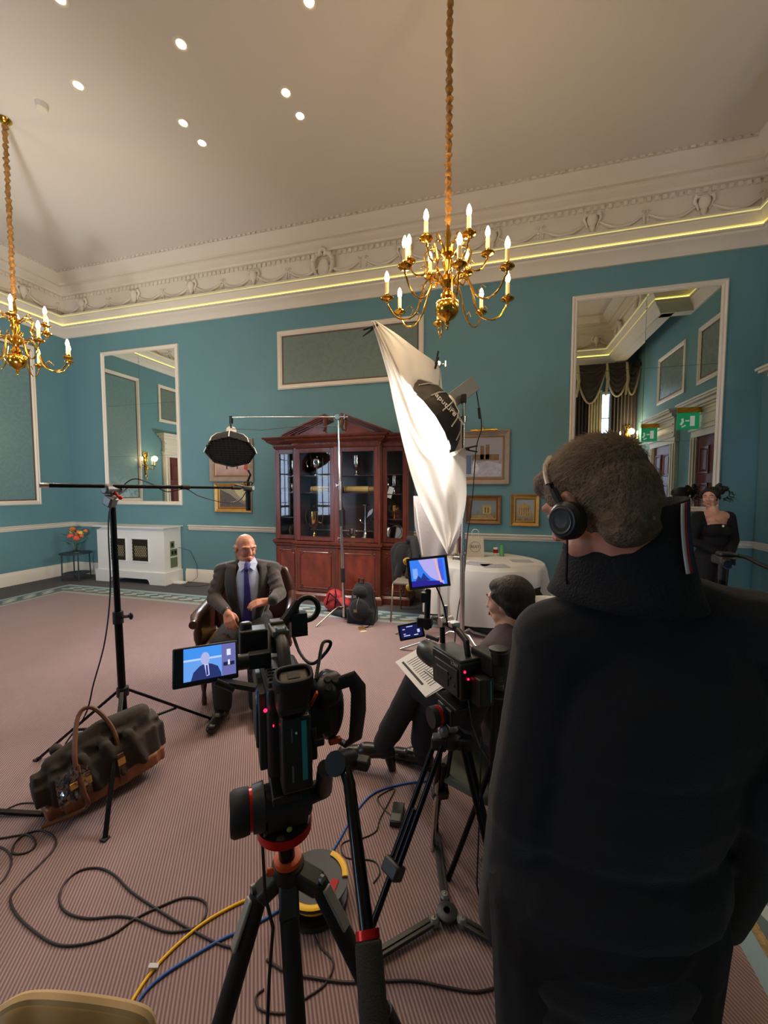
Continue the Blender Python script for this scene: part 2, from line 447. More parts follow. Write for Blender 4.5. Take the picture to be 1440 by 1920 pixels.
# dado rail and skirting
RAIL = [(0, .925), (.012, .925), (.014, .945), (.028, .952), (.03, .965), (.018, .968), (.018, .985), (.04, .992), (.045, 1.005), (.03, 1.012), (0, 1.012)]
BASE = [(0, .0), (.028, .0), (.028, .17), (.022, .185), (.014, .20), (.012, .215), (0, .225)]
DL = (2.55, 3.42)                                                  # doors: left wall
DR1, DR2 = (4.42, 5.22), (2.72, 3.5)
rail_runs = dict(back=[[(RX, BY), (-5.22, BY)], [(-6.92, BY), (LX, BY), (LX, 3.72)]], left=[[(LX, 2.25), (LX, RY)]], right=[[(RX, 5.52), (RX, BY)], [(RX, 3.78), (RX, 4.15)], [(RX, SY), (RX, 2.5)]],
                 rear=[[(LX, RY), (SX, RY), (SX, SY), (SX + .25, SY)]])
n = 4
for side, runs in rail_runs.items():
    for i, run in enumerate(runs):
        struct('trim_%d' % n, MB().sweep(RAIL, run), M_cream, smooth=25); n += 1
base_runs = dict(back=[(RX, BY), (-5.3, BY)], back_corner=[(-6.9, BY), (LX, BY), (LX, 3.72)], left=[(LX, 2.25), (LX, RY)], right=[(RX, 5.52), (RX, BY)], right_mid=[(RX, 3.78), (RX, 4.15)], right_near=[(RX, SY), (RX, 2.5)], rear=[(LX, RY), (SX, RY), (SX, SY), (RX, SY)])
for side, run in base_runs.items():
    struct('baseboard_' + side, MB().sweep(BASE, run), M_cream, smooth=25)

# framed wall panels (fixed mouldings on the wall)
def damask(name, c0, c1, sc=3.2, rough=.5):
    m = mat(name, c0, rough); nt = m.node_tree; b = nt.nodes['Principled BSDF']
    tc = nt.nodes.new('ShaderNodeTexCoord'); vo = nt.nodes.new('ShaderNodeTexVoronoi'); vo.inputs['Scale'].default_value = sc; vo.inputs['Randomness'].default_value = 0.12
    ns = nt.nodes.new('ShaderNodeTexNoise'); ns.inputs['Scale'].default_value = sc * 3.2; ns.inputs['Detail'].default_value = 3
    mt = nt.nodes.new('ShaderNodeMath'); mt.operation = 'ADD'; m2 = nt.nodes.new('ShaderNodeMath'); m2.operation = 'MULTIPLY'; m2.inputs[1].default_value = .9
    wn = nt.nodes.new('ShaderNodeMath'); wn.operation = 'SINE'; m3 = nt.nodes.new('ShaderNodeMath'); m3.operation = 'MULTIPLY'; m3.inputs[1].default_value = 22
    r = nt.nodes.new('ShaderNodeValToRGB'); r.color_ramp.elements[0].position = .46; r.color_ramp.elements[1].position = .54
    r.color_ramp.elements[0].color = (*lin(c0), 1); r.color_ramp.elements[1].color = (*lin(c1), 1)
    L = nt.links.new
    L(tc.outputs['Object'], vo.inputs[0]); L(tc.outputs['Object'], ns.inputs[0]); L(ns.outputs[0], m2.inputs[0]); L(vo.outputs['Distance'], mt.inputs[0]); L(m2.outputs[0], mt.inputs[1])
    L(mt.outputs[0], m3.inputs[0]); L(m3.outputs[0], wn.inputs[0]); L(wn.outputs[0], r.inputs[0]); L(r.outputs[0], b.inputs['Base Color'])
    r3 = nt.nodes.new('ShaderNodeMapRange'); r3.inputs[3].default_value = .35; r3.inputs[4].default_value = .6; L(wn.outputs[0], r3.inputs[0]); L(r3.outputs[0], b.inputs['Roughness'])
    return m
M_dam = damask('sage_damask_fabric', (106, 138, 138), (113, 144, 144))
M_dam2 = damask('grey_green_damask_fabric', (112, 128, 118), (108, 124, 114), 2.4)
M_pinedge = mat('brown_braid', (108, 84, 70), .7)
FR = [(0, 0), (0, .022), (.02, .034), (.034, .026), (.05, .030), (.065, .016), (.075, .012), (.075, 0)]   # in, out
def frame_mb(u0, u1, z0, z1, prof):                                # picture-frame sweep in the plane y=0, outward -y
    mb = MB(); c = [(u0, z0), (u1, z0), (u1, z1), (u0, z1)]; b = 0
    cx, cz = (u0 + u1) / 2, (z0 + z1) / 2
    for (u, z) in c:
        su = 1 if u < cx else -1; sz = 1 if z < cz else -1
        for (i, o) in prof: mb.v.append(V((u + su * i, -o, z + sz * i)))
    m_ = len(prof)
    for k in range(4):
        j = (k + 1) % 4
        for q in range(m_ - 1): mb.f.append((k * m_ + q, j * m_ + q, j * m_ + q + 1, k * m_ + q + 1))
    return mb
def panel(name, label, u0, u1, z0, z1, M, fab, cat='wall panel', braid=True):
    t = thing(name, label, cat, M @ V(((u0 + u1) / 2, 0, z0)), rot=M.to_euler(), world=True)
    fr = frame_mb(u0, u1, z0, z1, FR).move(M); fr.build('moulding', M_cream, t, smooth=25)
    MB().box2((u0 + .07, -.006, z0 + .07), (u1 - .07, -.001, z1 - .07)).move(M).build('fabric_panel', fab, t, smooth=0)
    if braid:
        frame_mb(u0 + .075, u1 - .075, z0 + .075, z1 - .075, [(0, 0), (0, .012), (.022, .012), (.022, 0)]).move(M).build('braid', M_pinedge, t, smooth=0)
    return t
MBK = Matrix.Translation((0, BY, 0))
MLF = Matrix.Translation((LX, 0, 0)) @ Matrix.Rotation(PI / 2, 4, 'Z')      # local x -> +y, local -y -> +x
MRT = Matrix.Translation((RX, 0, 0)) @ Matrix.Rotation(-PI / 2, 4, 'Z')     # local x -> -y, local -y -> -x
panel('wall_panel', 'wide low panel in a cream moulding above the display cabinet', -3.40, -1.02, 3.25, 4.17, MBK, M_dam2)
panel('wall_panel', 'tall sage damask panel in a cream moulding on the left wall', 4.24, 5.30, 1.37, 4.18, MLF, M_dam)
panel('wall_panel', 'small panel over the door on the left wall, seen in the left mirror', 2.30, 3.67, 3.3, 4.2, MLF, M_dam2)
panel('wall_panel', 'tall sage damask panel on the left wall beyond the door', .75, 1.8, 1.37, 4.18, MLF, M_dam)
panel('wall_panel', 'panel over the right-wall door nearer the back wall, seen in the mirror', -5.42, -4.25, 3.27, 4.15, MRT, M_dam2)
panel('wall_panel', 'panel over the second right-wall door, seen deeper in the mirror', -3.82, -2.68, 3.27, 4.15, MRT, M_dam2)

# mirrors
def mirror(label, u0, u1):
    t = thing('wall_mirror', label, 'mirror', ((u0 + u1) / 2, BY, 1.36))
    frame_mb(u0, u1, 1.36, 4.17, [(0, 0), (0, .03), (.018, .045), (.035, .03), (.052, .035), (.07, .018), (.07, 0)]).move(MBK).build('mirror_frame', M_cream, t, smooth=25)
    um = u0 + .065 + (u1 - u0 - .13) * .5
    zs = [1.425, 2.25, 3.18, 4.105]
    for i, (a, b) in enumerate(((u0 + .065, um), (um, u1 - .065))):
        for j in range(3):
            MB().box(((a + b) / 2, BY - .012, (zs[j] + zs[j + 1]) / 2), (b - a - .004, .006, zs[j + 1] - zs[j] - .004), Euler((R(.05 * (j - 1)), 0, R(.12 if i else -.12)))).build('pane', M_mirror, t, smooth=0)
    MB().ell((um, BY - .018, 3.93), .012).build('mirror_fixing', M_silver, t)
    return t
mirror('tall mirror in a cream frame above the white radiator cover', -7.06, -5.34)
mirror('tall mirror in a cream frame near the right-hand corner, behind the dark-haired woman', .955, 2.675)

# doors with cased surrounds
M_mahog_door = mat('mahogany_door', (104, 44, 30), .42, var=.25, vscale=3, stretch=(6, 6, 1), coat=.05, spec=.3)
def door(idx, u0, u1, M, top=2.45, back=.0):
    w = u1 - u0; cs = .30
    d = MB().box2((u0, -.03, .005), (u1, .0, top)).move(M)
    o = d.build('door_%d' % idx, M_mahog_door, None, kind='structure', smooth=0)
    INV[o.name] = None
    pw = w / 2 - .11
    for cx in (u0 + .065 + pw / 2, u1 - .065 - pw / 2):
        for z0, z1 in ((.2, .95), (1.1, 1.75), (1.88, 2.3)):
            frame_mb(cx - pw / 2, cx + pw / 2, z0, z1, [(0, .03), (.01, .05), (.03, .045), (.045, .032)]).move(M).build('door_moulding', M_mahog_door, o, smooth=25)
            MB().box2((cx - pw / 2 + .06, -.042, z0 + .06), (cx + pw / 2 - .06, -.03, z1 - .06)).move(M).build('panel', M_mahog_door, o, bevel=.006, smooth=0)
    MB().lathe([(0, .07), (.02, .068), (.028, .055), (.02, .04), (.01, .03), (.01, .0), (.026, .0)], (0, 0, 0), 14, Matrix.Rotation(PI / 2, 3, 'X')).move(M @ Matrix.Translation((u0 + .07, -.03, 1.03))).build('door_handle', M_brass, o)
    c = MB()                                                       # casing: pilasters, frieze, crown
    for s, e in ((u0 - .17, u0 - .005), (u1 + .005, u1 + .17)):
        c.box2((s, -.06, 0), (e, 0, top + .02)); c.box2((s + .02, -.085, .18), (s + .05, 0, top)); c.box2((e - .05, -.085, .18), (e - .02, 0, top)); c.box2((s - .01, -.1, 0), (e + .01, 0, .18))
    c.box2((u0 - .17, -.07, top + .0), (u1 + .17, 0, top + .1)); c.box2((u0 - .19, -.1, top + .1), (u1 + .19, 0, top + .13))
    c.box2((u0 - .16, -.08, top + .13), (u1 + .16, 0, top + .38))
    c.box2((u0 - .13, -.1, top + .17), (u1 + .13, 0, top + .20)); c.box2((u0 - .13, -.1, top + .31), (u1 + .13, 0, top + .34))
    for k, (e, z0, z1) in enumerate(((.19, .38, .42), (.22, .42, .45), (.26, .45, .50), (.32, .50, .53), (.34, .53, .56))):
        c.box2((u0 - e, -.06 - (e - .16), top + z0), (u1 + e, 0, top + z1))
    c.move(M).build('trim_door_%d' % idx, M_cream, None, kind='structure', smooth=0, bevel=.004, seg=1)
    return o
door(1, DL[0], DL[1], MLF); door(2, -DR1[1], -DR1[0], MRT); door(3, -DR2[1], -DR2[0], MRT)
M_green = mat('exit_sign_green', (30, 120, 80), .5, emit=(40, 170, 110), es=.35)
M_signw = mat('exit_sign_white', (230, 240, 230), .5, emit=(255, 255, 255), es=.25)
for lab, y in (('green emergency exit sign hung over the right-wall door nearer the back wall', 4.6), ('green emergency exit sign hung over the second right-wall door', 3.02)):
    t = thing('exit_sign', lab, 'sign', (RX - .25, y, 2.55))
    MB().box2((RX - .40, y - .008, 2.55), (RX - .11, y + .008, 2.8)).build('sign_plate', M_green, t, bevel=.003)
    s = MB()
    for q in (-.009, .009):
        s.box((RX - .33, y + q, 2.70), (.03, .003, .03)); s.box((RX - .335, y + q, 2.65), (.03, .003, .07), Euler((0, .5, 0))); s.box((RX - .31, y + q, 2.60), (.06, .003, .02), Euler((0, -.5, 0)))
        s.box((RX - .2, y + q, 2.675), (.06, .003, .15)); s.box((RX - .265, y + q, 2.68), (.05, .003, .02))
    s.build('running_figure', M_signw, t, smooth=0)
    MB().box2((RX - .41, y - .02, 2.8), (RX, y + .02, 2.88)).build('bracket', M_brass, t, bevel=.004)

# windows: frames with bars and bright daylight panes behind
M_day = emit_mat('daylight_pane', (200, 224, 255), DAY, True)
def window(i, cx, M, z0=WIN['z0'], z1=WIN['z1'], w=1.4):
    f = frame_mb(cx - w / 2, cx + w / 2, z0, z1, [(0, -.14), (0, .02), (.06, .02), (.06, -.1)]).move(M).build('window_%d' % i, M_white, None, kind='structure', smooth=0)
    INV[f.name] = None
    b = MB()
    for k in (1, 2): x = cx - w / 2 + w * k / 3; b.box2((x - .012, .03, z0), (x + .012, .06, z1))
    for k in range(1, 6): z = z0 + (z1 - z0) * k / 6; b.box2((cx - w / 2, .03, z - (.03 if k == 3 else .012)), (cx + w / 2, .06, z + (.03 if k == 3 else .012)))
    b.move(M).build('glazing_bars', M_white, f, smooth=0)
    for a in range(3):
        for c in range(6):
            MB().box2((cx - w / 2 + w * a / 3 + .012, .065, z0 + (z1 - z0) * c / 6 + .012), (cx - w / 2 + w * (a + 1) / 3 - .012, .07, z0 + (z1 - z0) * (c + 1) / 6 - .012)).move(M).build('pane', M_day, f, smooth=0)
MRR = Matrix.Translation((0, RY, 0)) @ Matrix.Rotation(PI, 4, 'Z')
window(1, -3.1, MLF, w=1.0); window(2, 6.5, MRR, w=.8)
MR2 = Matrix.Translation((0, SY, 0)) @ Matrix.Rotation(PI, 4, 'Z')
window(3, -(SX + .675), MR2, .3, 3.9, .65)

# curtains at the window behind, seen in the right-hand mirror
M_dcurt = mat('dark_brown_velvet', (42, 26, 24), .8, sheen=.4)
M_ccurt = mat('cream_striped_curtain', (190, 180, 150), .8)
M_fringe = mat('cream_fringe', (180, 170, 135), .8)
def pleats(x0, x1, y, z0, z1, n, amp=.03, taper=0):
    def fn(u, v):
        z = z0 + (z1 - z0) * v; x = x0 + (x1 - x0) * u; k = taper * (1 - v)
        return (x + (x0 - x) * k, y + amp * math.sin(u * n * 2 * PI), z)
    g = MB().grid(fn, n * 8, 6); return g
cy = SY + .14
t = thing('window_curtain', 'dark velvet curtains with cream swagged fringe, seen in the right mirror', 'curtain', (SX + .6, cy, 0))
pleats(SX + .02, SX + .55, cy, .02, 4.46, 7).build('curtain', M_dcurt, t, 'dark brown drop', smooth=60)
pleats(SX + .75, RX - .02, cy, .02, 4.46, 8).build('curtain', M_dcurt, t, 'dark brown drop', smooth=60)
pleats(SX + .3, SX + .58, cy + .06, .5, 3.9, 5, .02).build('inner_curtain', M_ccurt, t, 'cream pleated inner curtain', smooth=60)
for k, (a, b, dp) in enumerate(((SX + .0, SX + .62, .75), (SX + .6, SX + 1.12, .62), (SX + 1.0, RX - .02, .6))):
    def fn(u, v, a=a, b=b, dp=dp):
        x = a + (b - a) * u; sag = dp * (1 - (2 * u - 1) ** 2) + .12
        return (x, cy + .12 + .05 * math.sin(PI * v) + .012 * math.sin(v * 40), 4.47 - sag * v)
    MB().grid(fn, 16, 20).build('swag', M_dcurt, t, 'draped dark swag', smooth=60)
    MB().tube([fn(u / 16, 1) for u in range(17)], .022, 8).build('fringe', M_fringe, t)
    MB().tube([(a + .03, cy + .16, 4.45), (a + .06, cy + .17, 4.1), (a + .02, cy + .17, 3.75)], [.03, .035, .02], 8).build('tassel', M_fringe, t)
# ================================================================ CHANDELIERS
M_sleeve = mat('gold_chain_sleeve', (172, 122, 62), .45, .3, bump=.8, bscale=60, var=.35, vscale=30)
def chandelier(label, x, y, phase=0.0):
    t = thing('chandelier', label, 'chandelier', (x, y, CZ), phase, 'brass candle chandeliers', world=False)
    zz = lambda z: z - CZ
    MB().lathe([(0, 0), (.06, 0), (.065, -.01), (.05, -.03), (.02, -.045), (.012, -.07), (0, -.07)]).build('ceiling_rose', M_brass, t)
    pts = []; rs = []; random.seed(int(x * 10) & 255)
    for k in range(90):
        z = -.06 - k * (CZ - .06 - 3.68) / 89; pts.append((random.uniform(-.004, .004), random.uniform(-.004, .004), z)); rs.append(.020 + .007 * math.sin(k * 1.9) + random.uniform(-.003, .006))
    MB().tube(pts, rs, 9).build('chain_sleeve', M_sleeve, t, smooth=60)
    prof = [(0, 2.885), (.006, 2.89), (.012, 2.91), (.008, 2.925), (.02, 2.94), (.012, 2.95), (.03, 2.965), (.065, 2.985), (.088, 3.02), (.092, 3.05), (.086, 3.08), (.06, 3.11), (.035, 3.125),
            (.05, 3.14), (.05, 3.16), (.03, 3.18), (.022, 3.2), (.034, 3.23), (.058, 3.25), (.058, 3.28), (.036, 3.30), (.022, 3.33), (.035, 3.37), (.045, 3.40), (.03, 3.44), (.05, 3.46), (.05, 3.49), (.025, 3.51), (.018, 3.56), (.026, 3.6), (.016, 3.64), (.008, 3.7), (0, 3.7)]
    MB().lathe([(r, zz(z)) for r, z in prof], n=28).build('baluster', M_brass, t)
    MB().tube([(.022 * math.cos(a), 0, zz(3.715) + .022 * math.sin(a)) for a in [2 * PI * k / 16 for k in range(16)]], .004, 6, True).build('hanging_ring', M_brass, t)
    gad = MB()
    for k in range(20):
        a = 2 * PI * k / 20; gad.ell((.078 * math.cos(a), .078 * math.sin(a), zz(3.088)), (.012, .012, .016), None, 6, 4)
    gad.build('gadroon_band', M_brass, t, kind='stuff')
    def arm(n, a, r, z0, zc, dip, off=0):
        ca, sa = math.cos(a), math.sin(a)
        def p(q, z): return (q * ca, q * sa, zz(z))
        ctrl = [(.04, z0), (.08, z0 + .045), (.13, z0 + .05), (.18, z0 - .0), (r * .5, zc - dip * .6), (r * .68, zc - dip), (r * .86, zc - dip * .85), (r * .97, zc - dip * .35), (r, zc - .03), (r, zc)]
        pts = []
        for i in range(len(ctrl) - 1):
            p0 = ctrl[max(i - 1, 0)]; p1 = ctrl[i]; p2 = ctrl[i + 1]; p3 = ctrl[min(i + 2, len(ctrl) - 1)]
            for s in (0, .33, .66):
                f = lambda a0, a1, a2, a3: .5 * ((2 * a1) + (-a0 + a2) * s + (2 * a0 - 5 * a1 + 4 * a2 - a3) * s * s + (-a0 + 3 * a1 - 3 * a2 + a3) * s ** 3)
                pts.append(p(f(p0[0], p1[0], p2[0], p3[0]), f(p0[1], p1[1], p2[1], p3[1])))
        pts.append(p(*ctrl[-1]))
        rs = [.0065 + (.003 if k % 6 == 5 else 0) for k in range(len(pts))]
        mb = MB().tube(pts, rs, 8)
        mb.tube([p(.10, z0 + .03), p(.12, z0 + .08), p(.15, z0 + .09), p(.165, z0 + .06), p(.15, z0 + .045)], [.004, .005, .005, .004, .003], 6)
        mb.tube([p(r * .62, zc - dip), p(r * .56, zc - dip * .5), p(r * .62, zc - dip * .3), p(r * .68, zc - dip * .5)], [.003, .004, .004, .003], 6)
        ao = mb.build('arm', M_brass, t)
        o = (r * ca, r * sa, zz(zc))
        MB().lathe([(.008, -.02), (.014, -.01), (.045, .0), (.052, .008), (.050, .012), (.02, .006), (.016, .02), (.022, .035), (.016, .045), (0, .045)], o, 16).build('drip_pan', M_brass, ao)
        MB().lathe([(0, .03), (.0155, .03), (.0155, .125), (.010, .13), (0, .13)], o, 12).build('candle_sleeve', M_candle, ao)
        MB().lathe([(0, .128), (.010, .13), (.018, .15), (.019, .165), (.014, .19), (.005, .21), (0, .215)], o, 12).build('candle_bulb', M_bulb, ao)
    for k in range(8): arm('l', 2 * PI * k / 8 + .28, .50 if k % 2 else .47, 3.23, 3.17 if k % 2 else 3.12, .15)
    for k in range(6): arm('u', 2 * PI * k / 6 + .1, .30, 3.46, 3.43, .11)
    for k in range(6):
        a = 2 * PI * k / 6 + .4
        light('chandelier_light', 'POINT', (x + .42 * math.cos(a), y + .42 * math.sin(a), 3.36 + .2 * (k % 2)), CH_W, WARM, .04)
    return t
CH_W = 9
chandelier('brass candle chandelier hanging right of the middle of the room, over the white diffusion sheet', -.375, 3.2)
chandelier('brass candle chandelier hanging by the left wall, partly out of view', -5.05, 3.2, .3)

# recessed ceiling lamps
M_lamp = emit_mat('lit_spot_lamp', (255, 236, 200), 40)
DLP = [(-3.396, 2.58), (-2.71, 3.11), (-3.94, 3.14), (-3.26, 3.74), (-3.24, 4.00), (-2.04, 3.74), (-2.02, 4.0), (-1.49, 3.13)]
for k, (x, y) in enumerate(DLP):
    t = thing('ceiling_downlight', 'small bright recessed ceiling lamp' , 'ceiling light', (x, y, CZ), 0, 'recessed ceiling lamps', world=False) if k == 0 else None
    if k == 0:
        MB().lathe([(.03, -.002), (.042, -.006), (.05, -.004), (.052, .0)], n=20).build('lamp_ring', M_cream, t)
        MB().lathe([(0, -.006), (.024, -.006), (.03, -.001)], n=16).build('lamp', M_lamp, t); t0 = t; t0.scale = (1.35, 1.35, 1)
        KIDS[t0.name] = [c for c in bpy.data.objects if c.parent == t0]; o = t0
    else: o = dup(t0, (x, y, CZ))
    light('downlight', 'SPOT', (x, y, CZ - .03), 55, (1, .80, .58), .03, (x, y, 0), spot=105, blend=.9)
labs = ['recessed ceiling lamp cut by the top left edge of the photo', 'recessed ceiling lamp above the close pair, left of the photo middle', 'lone recessed ceiling lamp beside the smoke detector', 'front one of the close pair of ceiling lamps nearer the left wall',
        'rear one of the close pair of ceiling lamps nearer the left wall', 'front one of the close pair of ceiling lamps nearer the central chandelier', 'rear one of the close pair of ceiling lamps nearer the central chandelier', 'recessed ceiling lamp at the top edge, nearest the chandelier chain']
dls = sorted([o for o in bpy.data.objects if o.name.startswith('ceiling_downlight')], key=lambda o: o.name)
for o in dls:
    i = min(range(8), key=lambda q: (DLP[q][0] - o.location.x) ** 2 + (DLP[q][1] - o.location.y) ** 2); o['label'] = labs[i]
# more lamps of the same kind over the part of the room behind the camera
for x, y in ((-3.2, .4), (-2.0, .4), (-5.6, .4)):
    light('downlight', 'SPOT', (x, y, CZ - .03), 45, (1, .78, .54), .03, (x, y, 0), spot=110, blend=.9)
t = thing('smoke_detector', 'round white smoke detector on the ceiling', 'smoke detector', (-4.487, 3.183, CZ))
MB().lathe([(.055, 0), (.055, -.02), (.05, -.035), (.05, -.05), (.042, -.06), (.0, -.062)], (-4.487, 3.183, CZ), 24).build('housing', M_cream, t)
MB().lathe([(.045, -.02), (.045, -.034)], (-4.487, 3.183, CZ), 24).build('vent_ring', M_darkgrey, t)

# wall sconces (seen in the mirrors)
def sconce(label, M, W_=5):
    t = thing('wall_sconce', label, 'wall light', M @ V((0, 0, 2.1)), rot=M.to_euler(), group='brass wall sconces')
    mb = MB().lathe([(0, 0), (.035, .01), (.05, .0), (.02, -.02)], (0, -.02, 2.2), 14).ell((0, -.02, 2.33), (.045, .02, .11), None, 12, 8).ell((0, -.02, 2.47), (.03, .015, .05)).ell((0, -.02, 2.1), (.03, .02, .1))
    for s in (-1, 1):
        mb.tube([(0, -.03, 2.38), (s * .05, -.03, 2.42), (s * .06, -.03, 2.5), (s * .02, -.03, 2.52)], [.01, .012, .01, .006], 8)
        mb.tube([(0, -.03, 2.0), (s * .03, -.03, 1.95), (0, -.03, 1.88)], [.012, .01, .004], 8)
    mb.move(M).build('back_plate', M_brass, t)
    for a, out in ((-.17, .1), (0, .2), (.17, .1)):
        p = [(0, -.03, 2.2), (a * .4, -.08, 2.12), (a * .85, -out * .95, 2.12), (a, -out, 2.2)]
        mb = MB().tube(p, .007, 8); mb.lathe([(.006, 0), (.035, .01), (.038, .018), (.012, .015), (.012, .03)], (a, -out, 2.19), 14); ao = mb.move(M).build('arm', M_brass, t)
        MB().cyl((a, -out, 2.22), (a, -out, 2.31), .012).move(M).build('candle_sleeve', M_candle, ao)
        MB().lathe([(0, 0), (.014, .02), (.015, .035), (.004, .08), (0, .085)], (a, -out, 2.31), 12).move(M).build('candle_bulb', M_bulb, ao)
    light('sconce_light', 'POINT', M @ V((0, -.28, 2.36)), W_, WARM, .06)
sconce('brass three-candle wall sconce on the left wall, seen in the left mirror', MLF @ Matrix.Translation((4.10, 0, 0)))
sconce('brass candle wall sconce between the curtained windows, seen in the right mirror', MR2 @ Matrix.Translation((-2.86, -.20, .55)), 26)

# ================================================================ PICTURES
def paint_mat(name, sky, mid, dark, sc=6, hz=.55, seed=0.0):
    m = mat(name, mid, .5); nt = m.node_tree; b = nt.nodes['Principled BSDF']; L = nt.links.new
    tc = nt.nodes.new('ShaderNodeTexCoord'); sp = nt.nodes.new('ShaderNodeSeparateXYZ'); ns = nt.nodes.new('ShaderNodeTexNoise'); ns.inputs['Scale'].default_value = sc; ns.inputs['Detail'].default_value = 5
    mp = nt.nodes.new('ShaderNodeMapping'); mp.inputs['Location'].default_value = (seed, seed, 0); mp.inputs['Scale'].default_value = (1, 1, .6)
    ad = nt.nodes.new('ShaderNodeMath'); ad.operation = 'MULTIPLY_ADD'; ad.inputs[1].default_value = .45
    r = nt.nodes.new('ShaderNodeValToRGB'); e = r.color_ramp.elements
    e[0].position = .3; e[0].color = (*lin(dark), 1); e[1].position = hz + .32; e[1].color = (*lin(sky), 1)
    q = r.color_ramp.elements.new(hz + .05); q.color = (*lin(mid), 1); q = r.color_ramp.elements.new(hz + .2); q.color = (*lin(tuple(.5 * (a + c) for a, c in zip(mid, sky))), 1)
    L(tc.outputs['Generated'], mp.inputs[0]); L(mp.outputs[0], ns.inputs[0]); L(tc.outputs['Generated'], sp.inputs[0]); L(ns.outputs[0], ad.inputs[0]); L(sp.outputs['Z'], ad.inputs[2]); 
    ad.inputs[1].default_value = .7; L(ad.outputs[0], r.inputs[0]); L(r.outputs[0], b.inputs['Base Color'])
    return m
def picture(label, u0, u1, z0, z1, fw, fm, pm, liner=.02, deco=None):
    t = thing('framed_picture', label, 'picture', ((u0 + u1) / 2, BY, z0))
    frame_mb(u0, u1, z0, z1, [(0, 0), (0, .035), (fw * .15, .045), (fw * .35, .035), (fw * .8, .022), (fw, .03), (fw, .0)]).move(MBK).build('frame', fm, t, smooth=25)
    frame_mb(u0 + fw, u1 - fw, z0 + fw, z1 - fw, [(0, .02), (liner * .3, .024), (liner, .012), (liner, 0)]).move(MBK).build('liner', M_gold, t, 'gilt liner', smooth=25)
    MB().box2((u0 + fw, BY - .014, z0 + fw), (u1 - fw, BY - .004, z1 - fw)).build('canvas', pm, t, smooth=0)
    if deco:
        for di, (nme, col, quads) in enumerate(deco):
            mb = MB()
            for q in quads: mb.prism([(u0 + (u1 - u0) * a, z0 + (z1 - z0) * b_) for a, b_ in q], MBK @ Matrix.Translation((0, -.0145 - .0012 * di, 0)) @ Matrix.Rotation(PI / 2, 4, 'X'), .0006)
            mb.build(nme, mat('paint_' + nme, col, .55, var=.2, vscale=30), t, smooth=0)
    return t
M_fgrey = mat('grey_gilt_frame', (150, 132, 118), .5, .2, var=.1, vscale=12)
M_fgold = mat('gold_leaf_frame', (186, 146, 84), .42, .5, var=.12, vscale=20)
M_fwood = mat('brown_gilt_frame', (128, 88, 52), .45, .2, var=.15, vscale=20)
rect = lambda a, b, c, d: [(a, b), (c, b), (c, d), (a, d)]
picture('pale framed painting of figures, hung behind the small gridded softbox', -4.74, -3.88, 1.77, 2.49, .10, M_fgrey, paint_mat('pink_scene_paint', (190, 160, 150), (172, 140, 132), (150, 118, 112), 5, .4), deco=[('figures', (60, 50, 52), [rect(.38, .3, .41, .42), rect(.62, .3, .65, .44)]), ('red_figure', (170, 70, 50), [[(.78, .3), (.87, .25), (.86, .5), (.8, .42)]])])
picture('small gold-framed street etching below the pale painting', -4.65, -3.92, 1.25, 1.745, .075, M_fgold, paint_mat('etching_paint', (150, 140, 120), (112, 100, 90), (70, 62, 58), 9, .5, 2), deco=[('terrace', (92, 82, 78), [[(.14, .2), (.85, .2), (.6, .42), (.42, .62), (.14, .8)]]), ('pale_sky', (188, 180, 140), [[(.5, .83), (.86, .83), (.86, .45), (.78, .4), (.62, .6)]])])
t = picture('large grey-framed winter street painting with a brass picture light', -.53, .205, 1.71, 2.475, .085, M_fgrey, paint_mat('winter_street_paint', (150, 148, 158), (140, 120, 96), (120, 122, 140), 8, .45, 4), deco=[
    ('cathedral', (122, 92, 62), [rect(.45, .47, .52, .72), rect(.55, .47, .62, .74), rect(.3, .45, .8, .56)]), ('snow_road', (176, 174, 186), [[(.15, .15), (.85, .15), (.85, .38), (.6, .44), (.2, .36)]]), ('white_gable', (210, 208, 212), [[(.28, .22), (.34, .48), (.44, .3), (.38, .2)]]), ('blue_house', (92, 110, 140), [rect(.14, .2, .28, .55)])])
MB().tube([(-.16, BY - .01, 2.49), (-.16, BY - .06, 2.53), (-.16, BY - .14, 2.50), (-.16, BY - .15, 2.47)], .008, 8).cyl((-.33, BY - .15, 2.46), (.03, BY - .15, 2.46), .016).build('picture_light', M_brass, t, 'brass picture light')
picture('small brown and gilt framed painting of yellow buildings, below the winter street painting', -.39, .10, 1.15, 1.56, .06, M_fwood, paint_mat('yellow_building_paint', (120, 130, 140), (118, 104, 72), (92, 80, 60), 9, .45, 7), deco=[('yellow_house', (176, 152, 84), [rect(.48, .35, .72, .66)]), ('windows', (70, 62, 50), [rect(.54, .4, .57, .58), rect(.62, .4, .65, .58)]), ('street', (150, 128, 90), [[(.15, .17), (.85, .17), (.7, .33), (.2, .3)]])])
picture('smallest framed painting of a pillared building, by the tablecloth table', .225, .605, 1.13, 1.58, .06, M_fgold, paint_mat('pillar_building_paint', (150, 160, 170), (150, 128, 88), (96, 78, 64), 9, .45, 11), deco=[('portico', (178, 150, 100), [rect(.25, .32, .7, .62), [(.22, .62), (.73, .62), (.48, .74)]]), ('pillars', (96, 80, 62), [rect(.3 + k * .08, .34, .32 + k * .08, .58) for k in range(5)])])

